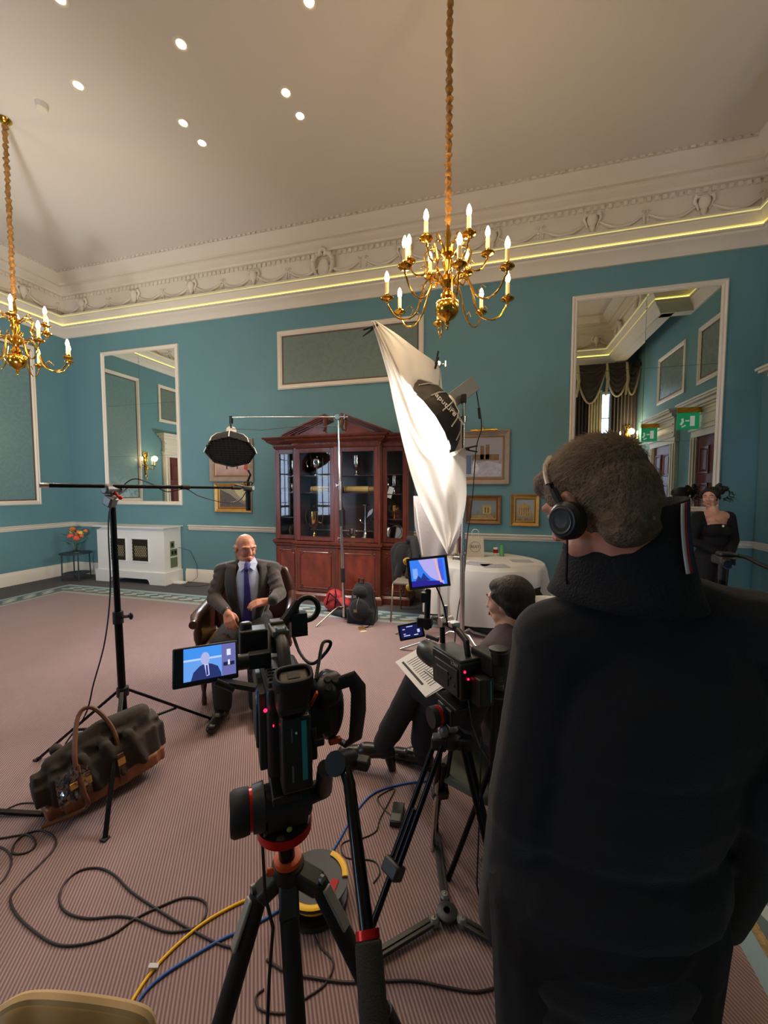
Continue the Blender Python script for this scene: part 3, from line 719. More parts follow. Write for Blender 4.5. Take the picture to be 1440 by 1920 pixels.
# ================================================================ RADIATOR COVER, SIDE TABLE, FLOWERS
t = thing('radiator_cover', 'white panelled radiator cover with two lattice grilles below the left mirror', 'radiator cover', (-6.15, 5.6, 0))
x0, x1, y0, y1 = -6.90, -5.40, 5.47, BY - .005
b = MB()
b.box2((x0 + .03, y0, .12), (x1, y1, .93)); 
b.build('case', M_white, t, bevel=.004)
pl = MB()
for c, d in (((x0 + .0, y0 - .03, .0), (x0 + .3, y1, .2)), ((x1 - .3, y0 - .03, .0), (x1 + .03, y1, .2))): pl.box2(c, d)
pl.box2((x0 + .3, y0 - .03, .09), (x1 - .3, y0 + .02, .2)); pl.box2((x0 - .0, y0 - .03, .2), (x1 + .03, y1, .215))
for s, e in ((x0 + .3, 1), (x1 - .3, -1)): pl.prism([(0, 0), (0, .1), (e * .06, .1), (e * .02, .06)], Matrix.Translation((s, y0 - .03, .0)) @ Matrix.Rotation(PI / 2, 4, 'X') @ Matrix.Translation((0, 0, -.03)), .03)
pl.build('plinth', M_white, t, smooth=0, bevel=.004)
MB().sweep([(0, .90), (.02, .91), (.025, .94), (.05, .955), (.055, .985), (.0, .99)], [(x1, y1), (x1, y0), (x0 + .03, y0), (x0 + .03, y1)][::-1]).box2((x0 + .0, y0 - .05, .985), (x1 + .055, y1, 1.0)).build('top_moulding', M_white, t, smooth=25)
M_lat = mat('dark_metal_lattice', (62, 50, 38), .45, .3); M_radw = mat('old_radiator_cream', (214, 204, 160), .5)
for gx0, gx1 in ((x0 + .33, x0 + .70), (x0 + .81, x0 + 1.19)):
    fr = frame_mb(gx0, gx1, .38, .80, [(0, 0), (0, .012), (.02, .012), (.02, -.02)]).move(Matrix.Translation((0, y0 - .001, 0))).build('grille_frame', M_white, t, smooth=0)
    MB().box2((gx0 + .005, y0 - .004, .385), (gx1 - .005, y0 - .002, .795)).build('grille_backing', mat('dark_recess', (34, 30, 28), .9), t, smooth=0)
    g = MB(); n = 11
    W_, H_ = gx1 - gx0 - .04, .38
    for k in range(-12, 20):
        for sg in (-1, 1):
            c = gx0 + .02 + k * W_ / 9
            pts = []
            for z in (.40, .78):
                pts.append((c + sg * (z - .59) * .62, z))
            (ax, az), (bx, bz) = pts
            lo, hi = gx0 + .02, gx1 - .02
            def clip(ax, az, bx, bz):
                tt = [0, 1]; dx = bx - ax
                if abs(dx) < 1e-6: return None
                ta, tb = (lo - ax) / dx, (hi - ax) / dx
                a_, b_ = max(0, min(ta, tb)), min(1, max(ta, tb))
                return None if b_ <= a_ else (ax + dx * a_, az + (bz - az) * a_, ax + dx * b_, az + (bz - az) * b_)
            q = clip(ax, az, bx, bz)
            if q: g.bar((q[0], y0 - .008, q[1]), (q[2], y0 - .008, q[3]), .011, .004, (0, 1, 0))
    g.build('lattice', M_lat, t, kind='stuff', smooth=0)
    MB().box2((gx0 + .06, y0 - .006, .47), (gx1 - .06, y0 - .0045, .66)).build('radiator_behind', M_radw, t, 'cream radiator glimpsed behind the lattice', smooth=0)
M_sage = mat('olive_socket_plate', (120, 128, 92), .45, .2)
for z0, z1, w, lb in ((.50, .62, .09, 1), (.36, .48, .15, 2), (.16, .33, .15, 0)):
    MB().box2((x1, y0 + .13, z0 + .12), (x1 + .012, y0 + .13 + w, z1 + .12)).build('socket_plate', M_sage, t, 'olive socket plate on the side', bevel=.002)
    for k in range(lb): MB().box2((x1 + .012, y0 + .15 + .065 * k, z0 + .15), (x1 + .02, y0 + .185 + .065 * k, z1 + .09)).build('socket', M_black, t, 'dark socket')
t = thing('adapter_box', 'small white adapter box on the floor beside the radiator cover', 'adapter', (-5.28, 5.66, 0))
MB().box2((-5.36, 5.6, .0), (-5.16, 5.72, .035)).build('adapter_case', M_white, t, bevel=.008)
MB().tube([(-5.2, 5.66, .03), (-5.1, 5.72, .012), (-5.02, 5.8, .1), (-5.06, 5.845, .3), (-5.2, 5.85, .55), (-5.36, 5.75, .62)], .004, 6).build('cable', M_darkgrey, t)
MB().tube([(-5.2, 5.62, .015), (-5.0, 5.5, .008), (-4.8, 5.55, .008), (-4.7, 5.7, .008)], .004, 6).build('cable', M_darkgrey, t)

tb = V((-7.30, 5.40, 0))
t = thing('side_table', 'small round dark metal side table in the left corner', 'side table', tb)
M_tab = mat('slate_metal', (58, 64, 74), .45, .4)
MB().lathe([(0, .48), (.24, .48), (.245, .49), (.24, .50), (0, .50)], tb, 32).build('table_top', M_tab, t)
MB().lathe([(0, .12), (.20, .12), (.205, .128), (.20, .135), (0, .135)], tb, 32).build('lower_shelf', M_tab, t)
for k in range(4):
    a = PI / 4 + k * PI / 2 + .3; c = tb + V((.2 * math.cos(a), .2 * math.sin(a), 0)); MB().cyl(c + V((.01 * math.cos(a), .01 * math.sin(a), 0)), c + V((0, 0, .48)), .011).build('leg', M_tab, t)
vz = tb + V((.02, 0, .50))
t = thing('flower_vase', 'clear glass vase of orange and coral flowers on the side table', 'vase', vz)
MB().lathe([(.0, .002), (.045, .0), (.055, .05), (.05, .12), (.062, .17), (.058, .17), (.046, .12), (.05, .05), (.04, .008), (0, .008)], vz, 20).build('vase', M_glass, t)
M_leaf = mat('leaf_green', (58, 92, 50), .6, var=.3, vscale=20); M_stem = mat('stem_green', (88, 120, 60), .6)
M_cor = mat('coral_petals', (236, 96, 70), .6, var=.15); M_ora = mat('orange_petals', (230, 120, 40), .6, var=.2); M_yel = mat('pale_yellow_petals', (220, 200, 110), .6, var=.2)
random.seed(3)
fl = [((-.06, -.05, .30), .055, M_cor), ((.09, -.05, .27), .06, M_cor), ((-.07, .0, .42), .05, M_ora), ((.06, 0, .37), .045, M_ora), ((.13, .0, .36), .045, M_yel), ((.02, .02, .33), .04, M_ora), ((.24, .0, .40), .035, M_ora), ((-.12, .02, .36), .04, M_yel), ((.17, -.02, .31), .035, M_ora)]
for o, r, mm in fl:
    c = vz + V(o); d = V(o).normalized(); q = d.to_track_quat('Z', 'Y').to_matrix(); mb = MB()
    for ring_ in range(3):
        for k in range(7 - ring_):
            a = 2 * PI * k / (7 - ring_) + ring_ * .4; rr = r * (.62 - .2 * ring_)
            mb.ell(c + q @ V((rr * math.cos(a), rr * math.sin(a), r * .22 * ring_)), (r * .38, r * .38, r * .42), q, 7, 5)
    mb.ell(c, r * .5, None, 8, 6)
    mb.build('flower_head', mm, t)
lf = MB(); st = MB()
for o, r, mm in fl: st.tube([vz + V((random.uniform(-.02, .02), random.uniform(-.02, .02), .02)), vz + V((o[0] * .3, o[1] * .3, .17)), vz + V(o) * .93], .0035, 5)
for k in range(46):
    a = random.uniform(0, 2 * PI); e = random.uniform(.1, .26); z = random.uniform(.16, .40); c = vz + V((e * math.cos(a) * .9, e * math.sin(a) * .6, z)); d = V((math.cos(a), math.sin(a), random.uniform(-.2, .8))).normalized(); s = d.cross(V((0, 0, 1))).normalized(); L_ = random.uniform(.05, .09); w = .016
    lf.add([c - d * L_ * .6, c + s * w, c + d * L_, c - s * w, c + V((0, 0, .006))], [(0, 1, 4), (1, 2, 4), (2, 3, 4), (3, 0, 4)])
st.build('stems', M_stem, t, kind='stuff'); lf.build('foliage', M_leaf, t, kind='stuff', smooth=0)
# ================================================================ DISPLAY CABINET
M_mah = mat('mahogany', (98, 42, 24), .3, var=.3, vscale=4, stretch=(5, 5, .8), coat=.35)
M_mahd = mat('dark_mahogany', (80, 36, 24), .35, var=.25, vscale=4, stretch=(5, 5, .8), coat=.3)
M_mahf = mat('flame_mahogany', (112, 44, 26), .28, var=.4, vscale=5, stretch=(2, 2, 1), coat=.4)
def thin_glass(name, refl=1.0, tint=(1, 1, 1)):
    m = bpy.data.materials.new(name); m.use_nodes = True; nt = m.node_tree; nt.nodes.clear()
    o = nt.nodes.new('ShaderNodeOutputMaterial'); mx = nt.nodes.new('ShaderNodeMixShader'); t = nt.nodes.new('ShaderNodeBsdfTransparent'); g = nt.nodes.new('ShaderNodeBsdfGlossy'); fr = nt.nodes.new('ShaderNodeFresnel')
    mu = nt.nodes.new('ShaderNodeMath'); mu.operation = 'MULTIPLY'; mu.inputs[1].default_value = refl
    fr.inputs[0].default_value = 1.5; g.inputs['Roughness'].default_value = .01; t.inputs[0].default_value = (*tint, 1)
    nt.links.new(fr.outputs[0], mu.inputs[0]); nt.links.new(mu.outputs[0], mx.inputs[0]); nt.links.new(t.outputs[0], mx.inputs[1]); nt.links.new(g.outputs[0], mx.inputs[2]); nt.links.new(mx.outputs[0], o.inputs[0])
    return m
M_pane = thin_glass('cabinet_pane_glass', .55)
cx = -2.19; CF, CS, CB = 5.32, 5.42, BY - .02
X0, X1, X2, X3 = cx - 1.04, cx - .66, cx + .66, cx + 1.04
cab = thing('display_cabinet', 'mahogany breakfront display cabinet with broken pediment and glazed doors', 'cabinet', (cx, 5.6, 0))
def fm(mb, u0, u1, z0, z1, y, w, th=.03):                          # rectangular door frame
    mb.box2((u0, y, z0), (u0 + w, y + th, z1)); mb.box2((u1 - w, y, z0), (u1, y + th, z1)); mb.box2((u0 + w, y, z0), (u1 - w, y + th, z0 + w)); mb.box2((u0 + w, y, z1 - w), (u1 - w, y + th, z1))
ca = MB()                                                          # carcass
ca.box2((X0, CS + .03, .1), (X3, CB, .82)); ca.box2((X1, CF + .03, .1), (X2, CB - .01, .82))
ca.box2((X0, CB - .02, .88), (X3, CB, 2.3))
for x in (X0, X3 - .02): ca.box2((x, CS + .03, .88), (x + .02, CB - .02, 2.3))
for x in (X1 - .01, X2 - .01): ca.box2((x, CF + .03, .88), (x + .02, CB - .02, 2.3))
ca.box2((cx - .01, CF + .03, .88), (cx + .01, CF + .08, 2.3))
ca.box2((X0, CS + .03, 2.22), (X3, CB, 2.33)); ca.box2((X1, CF + .03, 2.22), (X2, CB, 2.33))
ca.build('carcass', M_mahd, cab, bevel=.003, seg=1)
def outline(e, z):                                                 # breakfront outline, grown by e
    return [(X3 + e, CB), (X3 + e, CS - e), (X2 + e, CS - e), (X2 + e, CF - e), (X1 - e, CF - e), (X1 - e, CS - e), (X0 - e, CS - e), (X0 - e, CB)]
def band(prof, name, mm):
    mb = MB(); path = outline(0, 0)[::-1]
    path2 = [path[0], path[1], path[2], path[3], path[4], path[5], path[6], path[7]]
    mb.sweep([(-o, z) for o, z in prof], path2)
    mb.build(name, mm, cab, smooth=25)
band([(-.0, .0), (.03, .0), (.03, .085), (.02, .10), (.005, .115), (0, .12)], 'plinth', M_mah)
band([(0, .79), (.012, .80), (.012, .82), (.03, .84), (.035, .86), (.035, .875), (0, .88)], 'waist_moulding', M_mah)
MB().box2((X0 - .03, CS - .03, .868), (X3 + .03, CB, .882)).box2((X1 - .03, CF - .03, .868), (X2 + .03, CS, .882)).build('waist_shelf', M_mah, cab)
band([(0, 2.25), (.01, 2.27), (.02, 2.29), (.02, 2.31), (.06, 2.33), (.09, 2.35), (.095, 2.37), (.13, 2.39), (.14, 2.41), (0, 2.415)], 'cornice_moulding', M_mah)
MB().box2((X0 - .12, CS - .12, 2.405), (X3 + .12, CB, 2.416)).box2((X1 - .12, CF - .12, 2.405), (X2 + .12, CS, 2.416)).build('cornice_top', M_mahd, cab)
dn = MB(); k = X1 + .01
while k < X2: dn.box2((k, CF - .03, 2.295), (k + .014, CF - .015, 2.32)); k += .026
k = X0 + .01
while k < X1 - .03: dn.box2((k, CS - .03, 2.295), (k + .014, CS - .015, 2.32)); dn.box2((k + X2 - X0 + .03, CS - .03, 2.295), (k + .014 + X2 - X0 + .03, CS - .015, 2.32)); k += .026
dn.build('dentil', M_mahd, cab, kind='stuff', smooth=0)
for s in (-1, 1):                                                  # broken pediment
    M = Matrix.Translation((cx, CF - .02, 0)) @ Matrix.Scale(s, 4, (1, 0, 0)) @ Matrix.Rotation(PI / 2, 4, 'X')
    MB().prism([(.15, 2.44), (.58, 2.44), (.15, 2.615)], M @ Matrix.Translation((0, 0, -.06)), .05).build('pediment_panel', M_mahf, cab, smooth=0)
    mb = MB(); a = V((cx + s * .80, 2.415)); b = V((cx + s * .115, 2.68))
    d = (b - a).normalized(); q = V((-d.y, d.x)) * (1 if s < 0 else -1)
    for lo, hi, o in ((0, .022, .0), (.022, .04, .03), (.04, .055, .055), (.055, .075, .085)):
        pts = [a + q * (lo - .045), b + q * (lo - .045), b + q * (hi - .045), a + q * (hi - .045)]
        mb.add([V((p.x, y, p.y)) for y in (CF - .02 - o, CF + .2) for p in pts], [(0, 1, 2, 3), (7, 6, 5, 4), (0, 1, 5, 4), (1, 2, 6, 5), (2, 3, 7, 6), (3, 0, 4, 7)])
    mb.build('raking_cornice', M_mah, cab, smooth=0)
    mb = MB(); mb.tube([(cx + s * .13, CF - .06, 2.64), (cx + s * .135, CF - .07, 2.58), (cx + s * .12, CF - .07, 2.52), (cx + s * .14, CF - .06, 2.48), (cx + s * .17, CF - .04, 2.47)], [.022, .026, .02, .016, .008], 10)
    mb.lathe([(0, 0), (.03, .004), (.03, .03), (0, .034)], (cx + s * .13, CF - .045, 2.625), 14, Matrix.Rotation(PI / 2, 3, 'X')).build('carved_scroll', M_mahd, cab)
MB().box2((cx - .74, CF - .02, 2.415), (cx + .74, CF + .2, 2.445)).build('pediment_base', M_mah, cab, bevel=.004)
def glass_door(u0, u1, y, lab=None):
    mb = MB(); fm(mb, u0, u1, .89, 2.24, y, .055)
    d = mb.build('glazed_door', M_mah, cab, lab, bevel=.004, seg=1)
    frame_mb(u0 + .052, u1 - .052, .942, 2.188, [(0, 0), (0, .006), (.01, .006), (.012, -.01)]).move(Matrix.Translation((0, y + .004, 0))).build('door_bead', M_mahd, d, smooth=0)
    MB().box2((u0 + .055, y + .012, .945), (u1 - .055, y + .015, 2.185)).build('pane', M_pane, d, smooth=0)
glass_door(X1 + .03, cx - .03, CF); glass_door(cx + .03, X2 - .03, CF); glass_door(X0 + .02, X1 - .01, CS); glass_door(X2 + .01, X3 - .02, CS)
mb = MB()
for a, b, y in ((X1, X1 + .03, CF), (X2 - .03, X2, CF), (cx - .03, cx + .03, CF), (X0, X0 + .02, CS), (X3 - .02, X3, CS), (X1 - .01, X1, CS), (X2, X2 + .01, CS)): mb.box2((a, y + .002, .12), (b, y + .03, .79)); mb.box2((a, y + .002, .88), (b, y + .03, 2.26))
mb.build('stiles', M_mah, cab, smooth=0)
def low_door(u0, u1, y):
    mb = MB().box2((u0, y + .004, .13), (u1, y + .03, .78)); d = mb.build('cupboard_door', M_mah, cab, bevel=.003, seg=1)
    a0, a1, b0, b1 = u0 + .055, u1 - .055, .19, .72; r = .045; pts = []
    for (px, pz, s) in ((a0, b0, 0), (a1, b0, 1), (a1, b1, 2), (a0, b1, 3)):
        for k in range(7):
            t_ = PI / 2 * k / 6
            if s == 0: pts.append((px + r * math.sin(t_), pz + r * math.cos(t_)))
            if s == 1: pts.append((px - r * math.cos(t_), pz + r * math.sin(t_)))
            if s == 2: pts.append((px - r * math.sin(t_), pz - r * math.cos(t_)))
            if s == 3: pts.append((px + r * math.cos(t_), pz - r * math.sin(t_)))
    MB().tube([(x, y + .002, z) for x, z in pts], .008, 6, True).build('panel_bead', M_mah, d)
    MB().prism(pts, Matrix.Translation((0, y + .002, 0)) @ Matrix.Rotation(PI / 2, 4, 'X') @ Matrix.Translation((0, 0, -.006)), .006).build('panel', M_mahf, d, smooth=0)
    for px, pz in ((a0, b0), (a1, b0), (a1, b1), (a0, b1)): MB().lathe([(0, .006), (.01, .005), (.017, .0)], (px, y + .004, pz), 12, Matrix.Rotation(PI / 2, 3, 'X')).build('rosette', M_mahd, d)
for a, b, y in ((X1 + .03, cx - .03, CF), (cx + .03, X2 - .03, CF), (X0 + .02, X1 - .01, CS), (X2 + .01, X3 - .02, CS)): low_door(a, b, y)
def shelf(z, u0, u1, y): MB().box2((u0, y, z - .012), (u1, CB - .02, z)).build('shelf', M_mahd, cab, smooth=0)
for z in (1.22, 1.60, 1.85): shelf(z, X0 + .02, X1 - .01, CS + .06); 
for z in (1.22, 1.58, 1.86): shelf(z, X2 + .01, X3 - .02, CS + .06)
for z in (1.60, 1.85): shelf(z, X1 + .01, X2 - .01, CF + .09)
M_sv = M_silver; M_gs = mat('silver_gilt', (222, 180, 96), .16, 1.0)
def cup(label, x, y, z, h, r, m, handles=1, lid=False, grp=None):
    t = thing('trophy_cup', label, 'trophy', (x, y, z + .002))
    z += .002
    pr = [(0, 0), (r * .7, 0), (r * .7, h * .05), (r * .3, h * .12), (r * .18, h * .22), (r * .3, h * .3), (r * .85, h * .42), (r, h * .6), (r * .92, h * .8), (r * 1.05, h * .82 if lid else h)]
    if lid: pr += [(r * .8, h * .86), (r * .3, h * .9), (r * .15, h * .94), (r * .2, h * .97), (0, h)]
    else: pr += [(r * .98, h * .99), (r * .9, h * .7), (r * .6, h * .45), (0, h * .4)]
    MB().lathe(pr, (x, y, z), 20).build('cup_body', m, t)
    for s in ([-1, 1] if handles == 2 else [-1] if handles else []):
        MB().tube([(x + s * r * .9, y, z + h * .48), (x + s * r * 1.5, y, z + h * .45), (x + s * r * 1.75, y, z + h * .65), (x + s * r * 1.5, y, z + h * .82), (x + s * r, y, z + h * .76)], r * .09, 6).build('handle', m, t)
    return t
sy = 5.58
cup('small silver two-handled cup, top shelf of the cabinet left section', X0 + .21, sy + .05, 1.85, .24, .055, M_sv, 2)
cup('silver one-handled cup, second shelf of the cabinet left section', X0 + .19, sy + .05, 1.60, .13, .05, M_sv)
cup('gilt covered cup, third shelf of the cabinet left section', X0 + .24, sy + .05, 1.22, .24, .045, M_gs, 2, True)
cup('large silver tankard with a big left handle, top left of the cabinet centre', -2.60, sy, 1.85, .30, .105, M_sv, 1, True)
cup('tall plain silver goblet, top right of the cabinet centre', -1.97, sy, 1.85, .29, .06, M_sv, 0)
cup('tall gilt covered urn, bottom left of the cabinet centre', -2.66, sy, .89, .52, .085, M_gs, 2, True)
cup('slender gilt vase standing right of the gilt urn', -2.36, sy + .05, .89, .50, .04, M_gs, 0, True)
cup('silver two-handled cup with a white tag, second shelf of the cabinet right section', -1.39, sy, 1.58, .26, .06, M_sv, 2)
cup('small gilt covered pot, third shelf of the cabinet right section', -1.39, sy, 1.22, .24, .05, M_gs, 1, True)
cup('small silver cup on the cabinet floor left of the tall stand', -2.02, sy - .05, .89, .17, .05, M_sv, 2)
t = thing('trophy_stand', 'tall silver centrepiece stand with two dishes, bottom right of the cabinet centre', 'trophy', (-1.83, sy, .89))
MB().lathe([(0, 0), (.1, 0), (.09, .03), (.05, .06), (.03, .12), (.015, .2), (.02, .3), (.012, .42), (.02, .5), (.07, .52), (.075, .53), (0, .525)], (-1.83, sy, .89), 18).build('stem', M_sv, t)
for s in (-1, 1): MB().tube([(-1.83, sy, 1.13), (-1.83 + s * .06, sy, 1.15), (-1.83 + s * .09, sy, 1.2)], .006, 6).lathe([(0, 0), (.04, .008), (.045, .02), (0, .012)], (-1.83 + s * .09, sy, 1.2), 14).build('dish_arm', M_sv, t)
t = thing('place_card', 'small cream card on the cabinet floor in front of the tall stand', 'card', (-1.98, 5.45, .89)); MB().box((-1.98, 5.45, .925), (.06, .004, .07), Euler((-.15, 0, 0))).build('card', mat('cream_card', (220, 205, 160), .7), t, smooth=0)
for lab, px in (('round silver salver leaning in the bottom of the cabinet left section', X0 + .22), ('oval silver salver leaning in the bottom of the cabinet right section', -1.40)):
    t = thing('silver_salver', lab, 'salver', (px, 5.66, .892))
    MB().lathe([(0, 0), (.09, .0), (.10, .01), (.125, .012), (.13, .018), (.10, .02), (.09, .008), (0, .008)], (px, 5.68, 1.01), 28, Matrix.Rotation(R(72), 3, 'X')).build('salver', M_sv, t)
    MB().box2((px - .04, 5.7, .892), (px + .04, 5.74, .95)).build('prop', M_mahd, t)
M_scr = mat('parchment', (214, 184, 112), .6)
for lab, a, b in (('parchment scroll on the middle shelf behind the left centre door', -2.66, -2.24), ('tied parchment scroll on the middle shelf behind the right centre door', -2.12, -1.62)):
    t = thing('parchment_scroll', lab, 'scroll', ((a + b) / 2, 5.52, 1.602))
    MB().cyl((a, 5.50, 1.646), (b, 5.52, 1.646), .044, n=20).build('scroll_roll', M_scr, t)
    for x in (a + .03, b - .12): MB().tube([(x, 5.505 + .047 * math.cos(q), 1.646 + .047 * math.sin(q)) for q in [2 * PI * k / 14 for k in range(14)]], .005, 5, True).build('ribbon', M_mahd, t)
    MB().lathe([(0, 0), (.022, .0), (.022, .01), (0, .012)], (a - .002, 5.50, 1.646), 12, Matrix.Rotation(-PI / 2, 3, 'Y')).build('roller_end', M_mahd, t)
t = thing('white_tag', 'white paper tag hanging from the two-handled silver cup in the cabinet', 'tag', (-1.43, 5.48, 1.5)); MB().box((-1.43, 5.49, 1.60), (.075, .003, .16), Euler((0, .3, 0))).tube([(-1.41, 5.49, 1.67), (-1.40, 5.53, 1.72)], .002, 4).build('tag_card', M_paper, t, smooth=0)

# ================================================================ STANDS
M_ch2 = M_chrome
def wing(o, a, M=M_black): return MB().cyl(o, V(o) + V(a), .008, .012).build
def knuckle(mb, c, r=.03):
    c = V(c); mb.lathe([(r * .8, -r * .9), (r, -r * .6), (r, r * .6), (r * .8, r * .9)], c, 14, Matrix.Rotation(PI / 2, 3, 'X')); mb.cyl(c + V((r, 0, 0)), c + V((r * 2.2, 0, 0)), .007); mb.bar(c + V((r * 2.2, 0, -.03)), c + V((r * 2.2, 0, .03)), .008, .012)
# c-stand carrying the small gridded softbox
bp_ = V((-1.80, 4.62, 0)); top = V((-1.86, 4.60, 2.53))
t = thing('boom_stand', 'chrome stand with a long horizontal arm in front of the display cabinet', 'light stand', bp_)
def lerp(a, b, k): return V(a) + (V(b) - V(a)) * k
for k0, k1, r in ((.06, .42, .0175), (.40, .68, .0145), (.66, 1.0, .012)): MB().cyl(lerp(bp_, top, k0), lerp(bp_, top, k1), r).build('pole', M_ch2, t)
for k in (.41, .67): mb = MB().cyl(lerp(bp_, top, k - .02), lerp(bp_, top, k + .02), .021); c = lerp(bp_, top, k); mb.cyl(c, c + V((-.05, 0, 0)), .007).bar(c + V((-.05, 0, -.02)), c + V((-.05, 0, .02)), .01, .01); mb.build('collar', M_ch2, t)
for g0, g1 in ((.47, .55), (.19, .26)): MB().cyl(lerp(bp_, top, g0), lerp(bp_, top, g1), .027).build('grip_wrap', M_blackm, t, 'black wrapped grip')
for a in (R(238), R(98), R(48)):
    d = V((math.cos(a), math.sin(a), 0)); h = .16 if a == R(238) else .13
    MB().tube([bp_ + V((0, 0, h)), bp_ + d * .10 + V((0, 0, h + .02)), bp_ + d * .17 + V((0, 0, h - .01)), bp_ + d * .42 + V((0, 0, .012))], .011, 10).build('leg', M_ch2, t)
MB().cyl(bp_ + V((0, 0, .04)), bp_ + V((0, 0, .2)), .022).build('leg_hub', M_ch2, t)
tip = V((-3.10, 4.22, 2.52))
mb = MB(); knuckle(mb, top, .038); mb.build('grip_head', M_ch2, t)
MB().cyl(top + (top - tip).normalized() * .12, tip, .0085).build('arm', M_ch2, t)
t = thing('gridded_softbox', 'small black octagonal softbox with white rim and grid hanging over the seated man', 'softbox', tip)
ax = V((.3, -.47, -.83)).normalized(); q = ax.to_track_quat('Z', 'Y').to_matrix(); oc = tip + V((0, -.01, -.28))
MB().box(tip + V((0, 0, -.03)), (.03, .035, .09)).cyl(tip + V((0, -.02, -.05)), tip + V((0, 0, -.13)), .012).build('spigot', M_black, t)
MB().lathe([(0, -.18), (.055, -.18), (.06, -.17), (.06, -.06), (.07, -.05), (.0, -.05)], oc, 16, q).build('lamp_head', M_cream, t, 'pale lamp head')
MB().lathe([(.065, -.055), (.12, -.04), (.20, .02), (.27, .12), (.29, .19), (.284, .19), (.19, .03), (.065, -.045)], oc, 8, q).build('shell', M_blackm, t, smooth=0)
mb = MB()
for k in range(8):
    a = 2 * PI * k / 8; pr = [(.072, -.057), (.125, -.042), (.206, .02), (.276, .12), (.296, .19)]
    mb.tube([oc + q @ V((r * math.cos(a), r * math.sin(a), z)) for r, z in pr], .006, 6)
mb.build('rib', M_white, t, 'white edge ribs', kind='stuff')
M_diff = mat('softbox_diffuser', (170, 160, 160), .8, emit=(230, 215, 215), es=.7)
MB().lathe([(0, .135), (.255, .135), (.255, .14), (0, .14)], oc, 8, q).build('diffuser', M_diff, t, smooth=0)
g = MB()
for k in range(-6, 7):
    e = math.sqrt(max(0, .275 ** 2 - (k * .043) ** 2)) * .97
    for A, B in (((k * .043, -e, .168), (k * .043, e, .168)), ((-e, k * .043, .168), (e, k * .043, .168))): g.bar(oc + q @ V(A), oc + q @ V(B), .006, .032, up=ax)
g.build('grid', M_blackm, t, kind='stuff', smooth=0)
light('hanging_softbox_light', 'AREA', oc + ax * .21, 38, (.92, .95, 1), .42, oc + ax * 1.5)
MB().tube([tip + V((.02, -.01, -.14)), tip + V((.35, .12, -.15)), tip + V((.8, .25, -.10)), top + V((-.02, 0, -.12))], .004, 5).build('cable', M_black, t)

# big lamp with dome softbox on a chrome stand, and the white sheet in front of it
b2 = V((-.285, 3.93, 0)); t2 = V((-.30, 4.0, 2.50))
t = thing('lamp_stand', 'thick chrome stand behind the white sheet, carrying the large film lamp', 'light stand', b2)
for k0, k1, r in ((.03, .40, .024), (.38, .78, .020), (.76, 1.0, .014)): MB().cyl(lerp(b2, t2, k0), lerp(b2, t2, k1), r).build('pole', M_ch2, t)
for k in (.39, .77, .93): c = lerp(b2, t2, k); MB().cyl(c - V((0, 0, .03)), c + V((0, 0, .03)), .031).cyl(c, c + V((-.09, 0, 0)), .009).bar(c + V((-.09, 0, -.025)), c + V((-.09, 0, .025)), .012, .012).build('collar', M_ch2, t)
for a in (R(185), R(60), R(-50)):
    d = V((math.cos(a), math.sin(a), 0)); MB().tube([b2 + V((0, 0, .22)), b2 + d * .12 + V((0, 0, .23)), b2 + d * .2 + V((0, 0, .18)), b2 + d * .62 + V((0, 0, .013))], .012, 10).build('leg', M_ch2, t)
hd = P(858, 742, 4.0); ax = (P(700, 862, 3.85) - hd).normalized(); q = ax.to_track_quat('Z', 'X').to_matrix()
t = thing('dome_lamp', 'grey film lamp with a black ribbed dome softbox behind the white sheet', 'film lamp', t2)
MB().box2((-.065, -.07, -.17), (.065, .07, .10)).move(Matrix.Translation(hd) @ q.to_4x4()).build('lamp_body', mat('warm_grey_metal', (196, 182, 158), .4, .2), t, bevel=.012)
MB().box2((-.075, -.085, -.20), (.075, -.07, .12)).move(Matrix.Translation(hd) @ q.to_4x4()).build('heat_sink', M_grey, t, bevel=.004)
MB().lathe([(.0, .10), (.10, .10), (.115, .12), (.115, .14), (.08, .15), (0, .15)], hd, 24, q).build('mount_ring', M_white, t, 'pale bayonet ring')
dm = [(.075, .14), (.17, .155), (.28, .205), (.37, .295), (.425, .40), (.44, .49), (.435, .49), (.41, .40), (.26, .215), (.075, .155)]
M_ribm = mat('pale_rib_piping', (176, 172, 166), .4)
MB().lathe(dm, hd, 16, q).build('dome_shell', mat('dark_brown_black_nylon', (30, 25, 22), .6), t, smooth=20)
for k in range(16):
    a = 2 * PI * k / 16; MB().tube([hd + q @ V(((r + .004) * math.cos(a), (r + .004) * math.sin(a), z)) for r, z in dm[:5]], .007, 5).build('rib', M_ribm, t)
M_front = mat('lit_dome_front', (240, 240, 240), .8, emit=(255, 240, 225), es=2.5)
MB().lathe([(0, .462), (.42, .462), (.42, .468), (0, .468)], hd, 24, q).build('front_diffuser', M_front, t, smooth=0)
def text(body, size, M, m, parent, name='lettering', ext=.0006, align='CENTER', label=None):
    cu = bpy.data.curves.new(name, 'FONT'); cu.body = body; cu.size = size; cu.extrude = ext; cu.align_x = align; cu.align_y = 'CENTER'
    tmp = bpy.data.objects.new('tmp', cu); C.objects.link(tmp); dg = bpy.context.evaluated_depsgraph_get(); me = bpy.data.meshes.new_from_object(tmp.evaluated_get(dg)); bpy.data.objects.remove(tmp)
    me.transform(M if parent is None or INV.get(parent.name) is None else INV[parent.name] @ M); me.name = name
    o = bpy.data.objects.new(name, me); C.objects.link(o); o.parent = parent; me.materials.clear(); me.materials.append(m)
    if label: o['label'] = label
    return o
def face_frame(c, n, right):                                       # x along right, z along n
    n = V(n).normalized(); x = (V(right) - n * V(right).dot(n)).normalized(); y = n.cross(x)
    return Matrix.Translation(V(c)) @ Matrix((x, y, n)).transposed().to_4x4()
